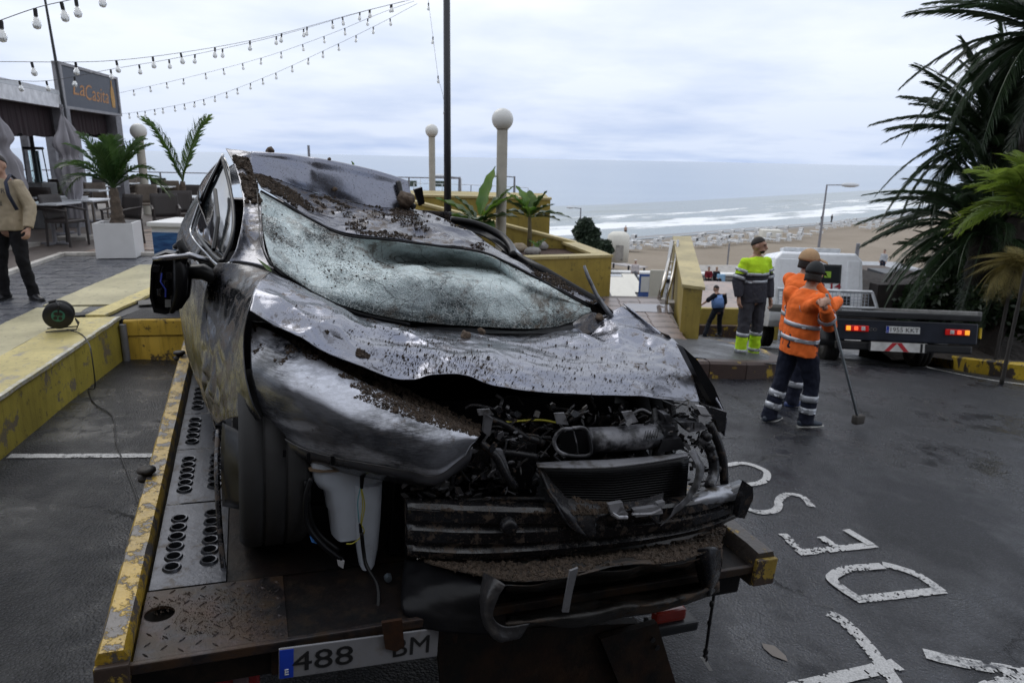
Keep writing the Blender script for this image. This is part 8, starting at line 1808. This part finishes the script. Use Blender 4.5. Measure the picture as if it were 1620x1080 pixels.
mb = MB(); vv = [Vector(P(x, y, .19)) for x, y in ((884, 684), (924, 680), (931, 715), (888, 716))]; mb.add(vv, [(0, 1, 2, 3)]); mb.build('duct_inside', BPL2, DU)
for k in range(6): mb = MB(); mb.tube([P(1022+k*4, 680, .165), P(1018+k*4, 697, .165)], .0018, 4); mb.build('duct_rib', DUCT, DU)
for pts in (((877, 654), (893, 653), (900, 672), (881, 670)), ((984, 652), (1000, 650), (1010, 667), (993, 671)), ((755, 648), (775, 647), (782, 656), (757, 657))): plate_poly(pts, .19, .008, 'mounting_tab', ALC, CAR)
for pts, s_ in ((((1048, 696), (1078, 693), (1083, 710), (1040, 716)), .16), (((1050, 675), (1068, 674), (1070, 688), (1050, 690)), .18), (((1050, 655), (1060, 656), (1068, 666), (1055, 668)), .2), (((1075, 668), (1110, 668), (1120, 678), (1090, 684)), .2)): plate_poly(pts, s_, .05, 'slam_panel_fragment', DUCT, CAR)
plate_poly([(1103, 642), (1116, 644), (1127, 662), (1106, 668)], .20, .02, 'headlight_fragment', M('clear_fragment', (.48, .48, .5), .3, coat=.6, bmp=.2), CAR)
plate_poly([(1080, 548), (1104, 570), (1130, 612), (1148, 655), (1146, 668), (1128, 640), (1106, 600)], .32, .05, 'black_wing_liner', BPL2, CAR)
plate_poly([(1112, 640), (1150, 652), (1146, 680), (1139, 684), (1132, 664), (1116, 656)], .24, .03, 'torn_wing_end', BPL, CAR)
# right vertical clutter
hose('side_strut', [(1122, 670, .22), (1136, 700, .2), (1144, 730, .18), (1146, 765, .16)], .018, BPL); hose('side_strut', [(1110, 690, .2), (1125, 715, .18), (1130, 745, .16), (1122, 770, .12)], .022, DUCT)
for k in range(4): mb = MB(); T = Matrix.Translation(P(1118+k*5, 690+k*17, .17)) @ Matrix.Rotation(R(90), 4, 'X'); mb.lathe([(.008, .02), (.018, .014), (.018, -.02)], 14, T); mb.build('fixing', BPL, CAR, smooth=True)
# left-centre clutter between lamp and grille
rng = random.Random(17)
hose('coolant_hose', [(770, 660, .26), (800, 672, .24), (830, 690, .24), (860, 700, .24)], .013, BPL); hose('coolant_hose', [(760, 700, .2), (785, 722, .16), (800, 750, .14), (815, 770, .14)], .016, BPL)
hose('wiring_loom', [(770, 712, .22), (810, 716, .2), (850, 722, .2)], .012, BPL); hose('wiring_loom', [(790, 668, .3), (850, 664, .3), (880, 668, .3)], .004, M('yellow_wire', (.42, .38, .04), .5)); hose('air_pipe', [(680, 800, .26), (760, 790, .24), (860, 790, .22)], .012, BPL)
for (x0, y0, x1, y1, s_, d_) in ((700, 770, 850, 800, .30, .1), (800, 700, 850, 760, .34, .1), (615, 760, 640, 880, .36, .06), (745, 715, 775, 760, .30, .08), (640, 775, 700, 800, .32, .05), (930, 655, 985, 675, .40, .1), (700, 690, 745, 740, .36, .1), (800, 740, 845, 775, .24, .06), (640, 890, 780, 960, .30, .05), (560, 905, 640, 1000, .34, .1)):
    a_ = Vector(P(x0, y1, s_)); b_ = Vector(P(x1, y0, s_)); mb = MB(); mb.bbox((a_+b_)/2+Vector((0, d_/2, 0)), (abs(b_.x-a_.x), d_, abs(b_.z-a_.z)), .008, rz=rng.uniform(-.1, .1)); mb.build('engine_part', BPL if rng.random() < .6 else BPL2, CAR)
plate_poly([(768, 655), (780, 662), (775, 690), (765, 684)], .2, .02, 'bracket_arm', GR, CAR)
plate_poly([(775, 710), (795, 712), (812, 760), (795, 765), (780, 740)], .17, .02, 'bracket_arm', DUCT, CAR)
for px, py in ((614, 914), (652, 908), (612, 960)): mb = MB(); T = Matrix.Translation(P(px, py, .22)) @ Matrix.Rotation(R(90), 4, 'X'); mb.lathe([(.0, .012), (.013, .010), (.015, -.01)], 8, T, cap=False); mb.build('bolt', M('grey_bolt', (.10, .12, .14), .4, metal=.5), CAR)
mb = MB(); mb.tube([Vector(p) for p in catmull([list(P(*p)) for p in ((662, 880, .2), (660, 900, .18), (666, 925, .14), (676, 946, .10), (686, 955, .09), (710, 957, .09), (760, 955, .10))], 5)], .0055, 8); mb.build('bent_rod', STEEL, CAR, smooth=True)
sheet('undertray', PR([[(640, 884, .22), (700, 890, .12), (780, 905, .0)], [(636, 920, .14), (700, 925, .02), (772, 935, -.08)], [(636, 962, .04), (700, 965, -.04), (770, 972, -.1)], [(655, 990, .0), (710, 1000, -.08), (780, 1004, -.12)]]), 8, 8, BPL2, .010, 10, 37, cre=.015, csc=9)
for y_, h_ in ((965, 14), (985, 10), (998, 6)): plate_poly([(640, y_), (770, y_+2), (770, y_+2+h_), (640, y_+h_)], .16, .08, 'undertray_rib', BPL, CAR)
# shards, clips and wires packed into the torn nose: too many and small to pick apart
rng = random.Random(77); mbs = [MB(), MB(), MB()]
for k in range(700):
    x = rng.uniform(640, 1130); y = rng.uniform(640, 800) if x > 780 else rng.uniform(700, 800); s_ = rng.uniform(.16, .42)
    if 850 < x < 1100 and 725 < y < 800 and s_ < .25: continue
    if 870 < x < 1050 and 670 < y < 722 and s_ < .3: continue
    c_ = Vector(P(x, y, s_)); a_ = rng.uniform(.007, .026); mb = mbs[rng.choice((0, 0, 0, 0, 0, 1, 1))]
    if rng.random() < .55:
        u_ = Vector((rng.uniform(-1, 1), rng.uniform(-.4, .4), rng.uniform(-1, 1))).normalized()*a_; v_ = u_.cross(Vector((rng.uniform(-.5, .5), 1, rng.uniform(-.5, .5)))).normalized()*a_*rng.uniform(.2, .7); w_ = u_.cross(v_).normalized()*.006
        q = [c_-u_-v_*.4, c_+u_*.3-v_, c_+u_, c_+u_*.2+v_, c_-u_*.8+v_*.7]; mb.add(q+[p+w_ for p in q], [(0, 1, 2, 3, 4), (9, 8, 7, 6, 5)]+[(i, i+5, (i+1) % 5+5, (i+1) % 5) for i in range(5)])
    elif rng.random() < .5:
        p1 = c_+Vector((rng.uniform(-.09, .09), rng.uniform(-.02, .05), rng.uniform(-.03, .05))); p2 = p1+Vector((rng.uniform(-.09, .09), rng.uniform(-.02, .05), rng.uniform(-.06, .02))); mb.tube([Vector(p) for p in catmull([list(c_), list(p1), list(p2)], 5)], rng.uniform(.002, .006), 6)
    else: mb.bbox(c_, (a_, a_*.8, a_*rng.uniform(.3, 1)), .003, M=Matrix.Rotation(rng.uniform(0, 3), 3, Vector((rng.uniform(-1, 1), rng.uniform(-1, 1), 1)).normalized()))
for mb, mt in zip(mbs[:2], (BPL, GR)): mb.build('broken_fragments', mt, CAR, kind='stuff')
plate_poly([(604, 985), (636, 980), (640, 1022), (628, 1030), (610, 1026)], -.055, .012, 'rusted_flap', RUSTP, TRK)
# ---- lower bumper, torn and packed with soil
BS, BSA = sheet('bumper_shelf', PR([[(660, 880, .30), (780, 886, .24), (900, 880, .20), (1010, 868, .18), (1100, 850, .18), (1150, 832, .22)], [(680, 892, 0.120), (790, 898, 0.040), (900, 890, 0.000), (1010, 880, -0.020), (1095, 868, -0.020), (1140, 858, 0.040)], [(765, 912, -0.050), (820, 920, -0.140), (905, 912, -0.170), (985, 893, -0.170), (1060, 890, -0.160), (1142, 866, -0.090)]]), 8, 12, BUMP, .010, 10, 23)
sheet('lower_bumper', PR([[(800, 925, -0.140), (850, 924, -0.150), (905, 906, -0.160), (945, 903, -0.160), (985, 902, -0.160), (1025, 893, -0.155), (1060, 893, -0.150), (1100, 885, -0.120), (1138, 870, -0.070)], [(800, 930, -0.080), (850, 929, -0.090), (905, 911, -0.100), (945, 908, -0.100), (985, 907, -0.100), (1025, 898, -0.095), (1060, 898, -0.090), (1100, 890, -0.060), (1138, 875, -0.010)], [(800, 939, 0.060), (850, 938, 0.050), (905, 920, 0.040), (945, 917, 0.040), (985, 916, 0.040), (1025, 907, 0.045), (1060, 907, 0.050), (1100, 899, 0.080), (1138, 884, 0.130)], [(800, 973, 0.060), (850, 968, 0.050), (905, 962, 0.040), (945, 956, 0.040), (985, 946, 0.040), (1025, 943, 0.045), (1060, 936, 0.050), (1100, 926, 0.080), (1138, 908, 0.130)], [(800, 983, -0.060), (850, 978, -0.070), (905, 972, -0.080), (945, 966, -0.080), (985, 956, -0.080), (1025, 953, -0.075), (1060, 946, -0.070), (1100, 936, -0.040), (1138, 918, 0.010)], [(800, 986, -0.150), (850, 981, -0.160), (905, 975, -0.170), (945, 969, -0.170), (985, 959, -0.170), (1025, 956, -0.165), (1060, 949, -0.160), (1100, 939, -0.130), (1138, 921, -0.080)], [(800, 1002, -0.110), (850, 988, -0.120), (905, 992, -0.130), (945, 985, -0.130), (985, 976, -0.130), (1025, 970, -0.125), (1060, 962, -0.120), (1100, 950, -0.090), (1138, 935, -0.040)]]), 6, 8, BUMP, .009, 9, 27, cre=.012, csc=7)
sheet('torn_bumper_corner', PR([[(765, 905, -0.070), (785, 915, -0.140), (800, 925, -0.160)], [(760, 940, -0.090), (772, 945, -0.160), (788, 945, -0.170)], [(762, 975, -0.110), (770, 985, -0.170), (780, 975, -0.180)], [(775, 1000, -0.150), (790, 1012, -0.190), (800, 990, -0.180)], [(810, 1005, -0.160), (822, 1008, -0.180), (838, 985, -0.170)]]), 8, 8, M('scuffed_bumper', (.018, .017, .018), .4, bmp=.5, dark=(.07, .062, .058), dpos=(.55, .7), dscale=9), .006, 12, 29)
plate_poly([(902, 903), (915, 898), (906, 935), (900, 968), (890, 968), (896, 935)], -.20, .008, 'bumper_strap', GR, CAR)
sheet('bumper_corner', PR([[(1104, 868, -0.110), (1125, 864, -0.110), (1143, 868, -0.080)], [(1100, 890, -0.090), (1122, 892, -0.130), (1142, 890, -0.090)], [(1105, 915, -0.070), (1122, 925, -0.110), (1136, 918, -0.080)], [(1112, 935, -0.070), (1122, 942, -0.090), (1130, 935, -0.070)]]), 6, 6, BPL, .005, 14, 31)
hose('hanging_cable', [(1130, 880, .10), (1132, 915, .08), (1128, 950, .07), (1122, 990, .06), (1118, 1020, .06), (1114, 1040, .06)], .0065, BPL)
for y_, r_ in ((955, .011), (985, .010), (1030, .012), (1040, .014)): mb = MB(); mb.add(*ell(Vector(P(1131-(y_-915)*.125, y_, .066)), (r_, r_, r_*1.6), None, 8, 6)); mb.build('cable_plug', BPL, CAR, smooth=True)
plate_poly([(1109, 1040), (1116, 1040), (1128, 1060), (1122, 1060)], .055, .008, 'white_connector', MATS['dirty_white_plug'], CAR)
plate_poly([(1131, 905), (1137, 905), (1137, 918), (1132, 917)], .09, .006, 'white_clip', MATS['white_clip'], CAR)
# ---- cowl, wiper
sheet('cowl', PR([[(660, 517, 1.02), (740, 519, 1.01), (830, 524, .98), (905, 512, .96), (960, 500, .93)], [(668, 524, .98), (745, 527, .96), (835, 528, .93), (908, 527, .90), (970, 520, .88)]]), 4, 10, BPL2, .006, 12, 33)
sheet('torn_cowl_cover', PR([[(905, 510, .97), (935, 494, .97), (955, 503, .93)], [(902, 522, .93), (930, 512, .92), (965, 514, .89)], [(912, 532, .88), (935, 528, .88), (968, 518, .87)]]), 6, 8, PTS, .008, 14, 35)
WIP = M('scuffed_wiper_arm', (.12, .125, .14), .35, metal=.4, bmp=.3, dark=(.03, .03, .03), dpos=(.5, .65), dscale=12)
mb = MB(); mb.tube([P(924, 420, 1.02), P(930, 437, 1.0), P(943, 465, .97), (P(958, 488, .94)), P(972, 506, .92)], [(.010, .006), (.016, .007), (.015, .008), (.017, .01), (.013, .01)], 8, rnd=False); mb.build('wiper_arm', WIP, CAR, smooth=True)
hose('roof_tear', [(630, 288, 2.25), (636, 310, 2.2), (655, 328, 2.12)], .018, BPL); plate_poly([(655, 300), (668, 296), (672, 322), (664, 326)], 2.1, .03, 'black_roof_trim', BPL2, CAR)
sheet('screen_seal', [[tuple(Vector(P(*q))+Vector((-.004, 0, dz))) for q in ((408, 305, 1.70), (411, 345, 1.42), (414, 385, 1.18), (432, 424, 1.0), (465, 448, 1.02), (512, 476, 1.0), (570, 499, 1.0), (650, 516, 1.0))] for dz in (0, .014)], 2, 10, BPL2, .002, 30, 3)
mb = MB(); mb.tube([Vector(p) for p in catmull([list(P(*q)) for q in ((412, 302, 1.68), (441, 318, 1.67), (494, 348, 1.59), (545, 372, 1.5), (610, 379, 1.44), (690, 389, 1.41), (765, 400, 1.37), (825, 427, 1.24), (930, 484, 1.0))], 6)], .006, 6); mb.build('screen_seal', BPL2, CAR, smooth=True)
# blade of grass caught by the pillar
mb = MB(); a_, b_, c_ = Vector(P(406, 408, 1.05)), Vector(P(424, 424, .97)), Vector(P(430, 430, .95)); mb.add([a_, b_+Vector((.006, 0, .006)), c_, b_-Vector((.006, 0, .006))], [(0, 1, 2, 3)]); o = mb.build('grass_blade', PALM_L, None, label='single green grass blade caught at the base of the windscreen pillar', cat='leaf'); o.matrix_world = BM4
# ---- soil lying on the wreck
CRUMB = M('loose_soil', (.045, .031, .021), .95, var=.5, nscale=40, bmp=.6, bscale=90); CR2 = M('pale_grit', (.26, .23, .19), .9, var=.3)
def crumbs(A, dens, name, label, seed, r=(.0015, .0045), zoff=.002, thr=.52, rscale=3.0, fd=0.0):
    rng = random.Random(seed); mb = MB(); nr, nc = A.shape[:2]; k = 0; tries = 0
    pr = 5
    while k < dens and tries < dens*30:
        tries += 1; i = rng.uniform(0, nr-1.01); j = rng.uniform(0, nc-1.01); a, b = int(i), int(j); p = A[a, b]*(1-(i-a))+A[a+1, b]*(i-a); p = p+(A[a, b+1]-A[a, b])*(j-b); p = Vector(p)
        ed_ = min(i, nr-1-i)/(nr*.22), min(j, nc-1-j)/(nc*.22); fade = fd*max(0, 1-min(ed_))
        if noise.noise(p*rscale+Vector((seed, 0, 0)))+.5*noise.noise(p*rscale*5+Vector((seed, 2, 0)))+.5 < thr+fade+rng.uniform(-.06, .06): continue
        rr_ = rng.uniform(*r)*(1 if rng.random() < .93 else 2.2); c_ = p+Vector((0, 0, zoff+rr_*.3))
        ax = Matrix.Rotation(rng.uniform(0, 6.28), 3, Vector((rng.uniform(-1, 1), rng.uniform(-1, 1), rng.uniform(-1, 1))).normalized())
        vs = [c_+ax @ Vector(v_)*rr_*rng.uniform(.8, 1.15) for v_ in ((1, 0, 0), (-.9, 0, .1), (0, 1, 0), (0, -1, 0), (0, .1, .9), (.1, 0, -.9))]
        mb.add(vs, [(0, 2, 4), (2, 1, 4), (1, 3, 4), (3, 0, 4), (2, 0, 5), (1, 2, 5), (3, 1, 5), (0, 3, 5)]); k += 1
    o = mb.build(name, CRUMB, None, label=label, cat='soil', kind='stuff'); o.matrix_world = BM4; return o
crumbs(HA, 3000, 'loose_soil', 'scattered brown soil crumbs on the crumpled hood', 1, thr=.56, r=(.0010, .0026), rscale=2)
crumbs(HA[:60, :50], 2600, 'loose_soil', 'brown soil patch on the left front corner of the hood', 11, thr=.44, r=(.001, .0028), fd=.35)
crumbs(RA, 7000, 'loose_soil', 'brown soil and grit lying on the crushed roof', 2, r=(.0015, .0048), thr=.60, rscale=4.5)
crumbs(WA_, 2600, 'loose_soil', 'brown grit sprinkled over the shattered windscreen', 3, r=(.0012, .003), thr=.52, rscale=2.5)
crumbs(HLA[:22], 5200, 'loose_soil', 'thick line of wet soil along the top of the headlight', 4, r=(.0018, .005), thr=.46, rscale=4)
crumbs(PA[10:44, 4:], 2200, 'loose_soil', 'clods of soil packed along the windscreen pillar', 5, r=(.003, .009), thr=.52)
crumbs(BSA, 9000, 'loose_soil', 'thick soil and gravel filling the torn lower bumper', 6, r=(.002, .007), thr=.30)
crumbs(sheet_pts(PR([[(640, 795, .24), (760, 796, .2), (900, 800, .16), (1060, 795, .12)], [(645, 804, .14), (760, 812, .09), (900, 812, .055), (1060, 806, .05)]]), 14, 20), 4500, 'loose_soil', 'soil and gravel lying along the top of the crash beam', 7, r=(.002, .006), thr=.36)
crumbs(sheet_pts(PR([[(885, 785, .10), (960, 795, .07), (1050, 780, .08)], [(905, 815, .03), (960, 812, .03), (1048, 798, .04)]]), 14, 20), 1800, 'loose_soil', 'soil in the bottom of the torn grille', 8, r=(.002, .006), thr=.4)
crumbs(sheet_pts(PR([[(398, 508, .64), (440, 515, .62), (520, 556, .55), (600, 598, .48), (680, 636, .42), (760, 676, .34)], [(402, 524, .58), (438, 540, .52), (500, 574, .43), (575, 612, .34), (650, 645, .28), (756, 690, .16)]]), 20, 20), 3500, 'loose_soil', 'soil packed between the hood edge and the headlight', 9, r=(.0025, .007), thr=.4)
fr = np.array([[(.09+j*.04, .01+i*.02, 0) for j in range(11)] for i in range(16)], float); crumbs(fr, 2200, 'loose_soil', 'dried soil spilled on the chequer plate corner of the bed', 10, r=(.0006, .0020), thr=.5, zoff=.0, fd=.15)
CLOD = M('earth_clod', (.10, .072, .052), .95, bmp=1, bscale=50, bdist=.01, var=.4)
def clod(px, py, s, r, label, seed):
    o = mesh_obj('earth_clod', rock_mesh(seed, r, (1, 1, .95), 3, .5), CLOD); o.matrix_world = BM4 @ Matrix.Translation(P(px, py, s)); setp(o, label, 'clod')
clod(736, 530, .74, .020, 'brown earth clod sitting in the middle of the hood edge', 3); clod(427, 238, 2.17, .020, 'earth clod on the highest edge of the bent roof', 5); clod(521, 252, 2.2, .010, 'small dark earth clod on the bent roof edge', 6); clod(762, 524, .90, .016, 'dark clod at the base of the windscreen', 7); clod(642, 318, 2.15, .05, 'large lump of soil wedged in the roof tear', 8); clod(530, 300, 2.14, .014, 'small earth clod on the bent roof face', 9); clod(948, 502, .93, .02, 'pale stone beside the wiper arm', 12)
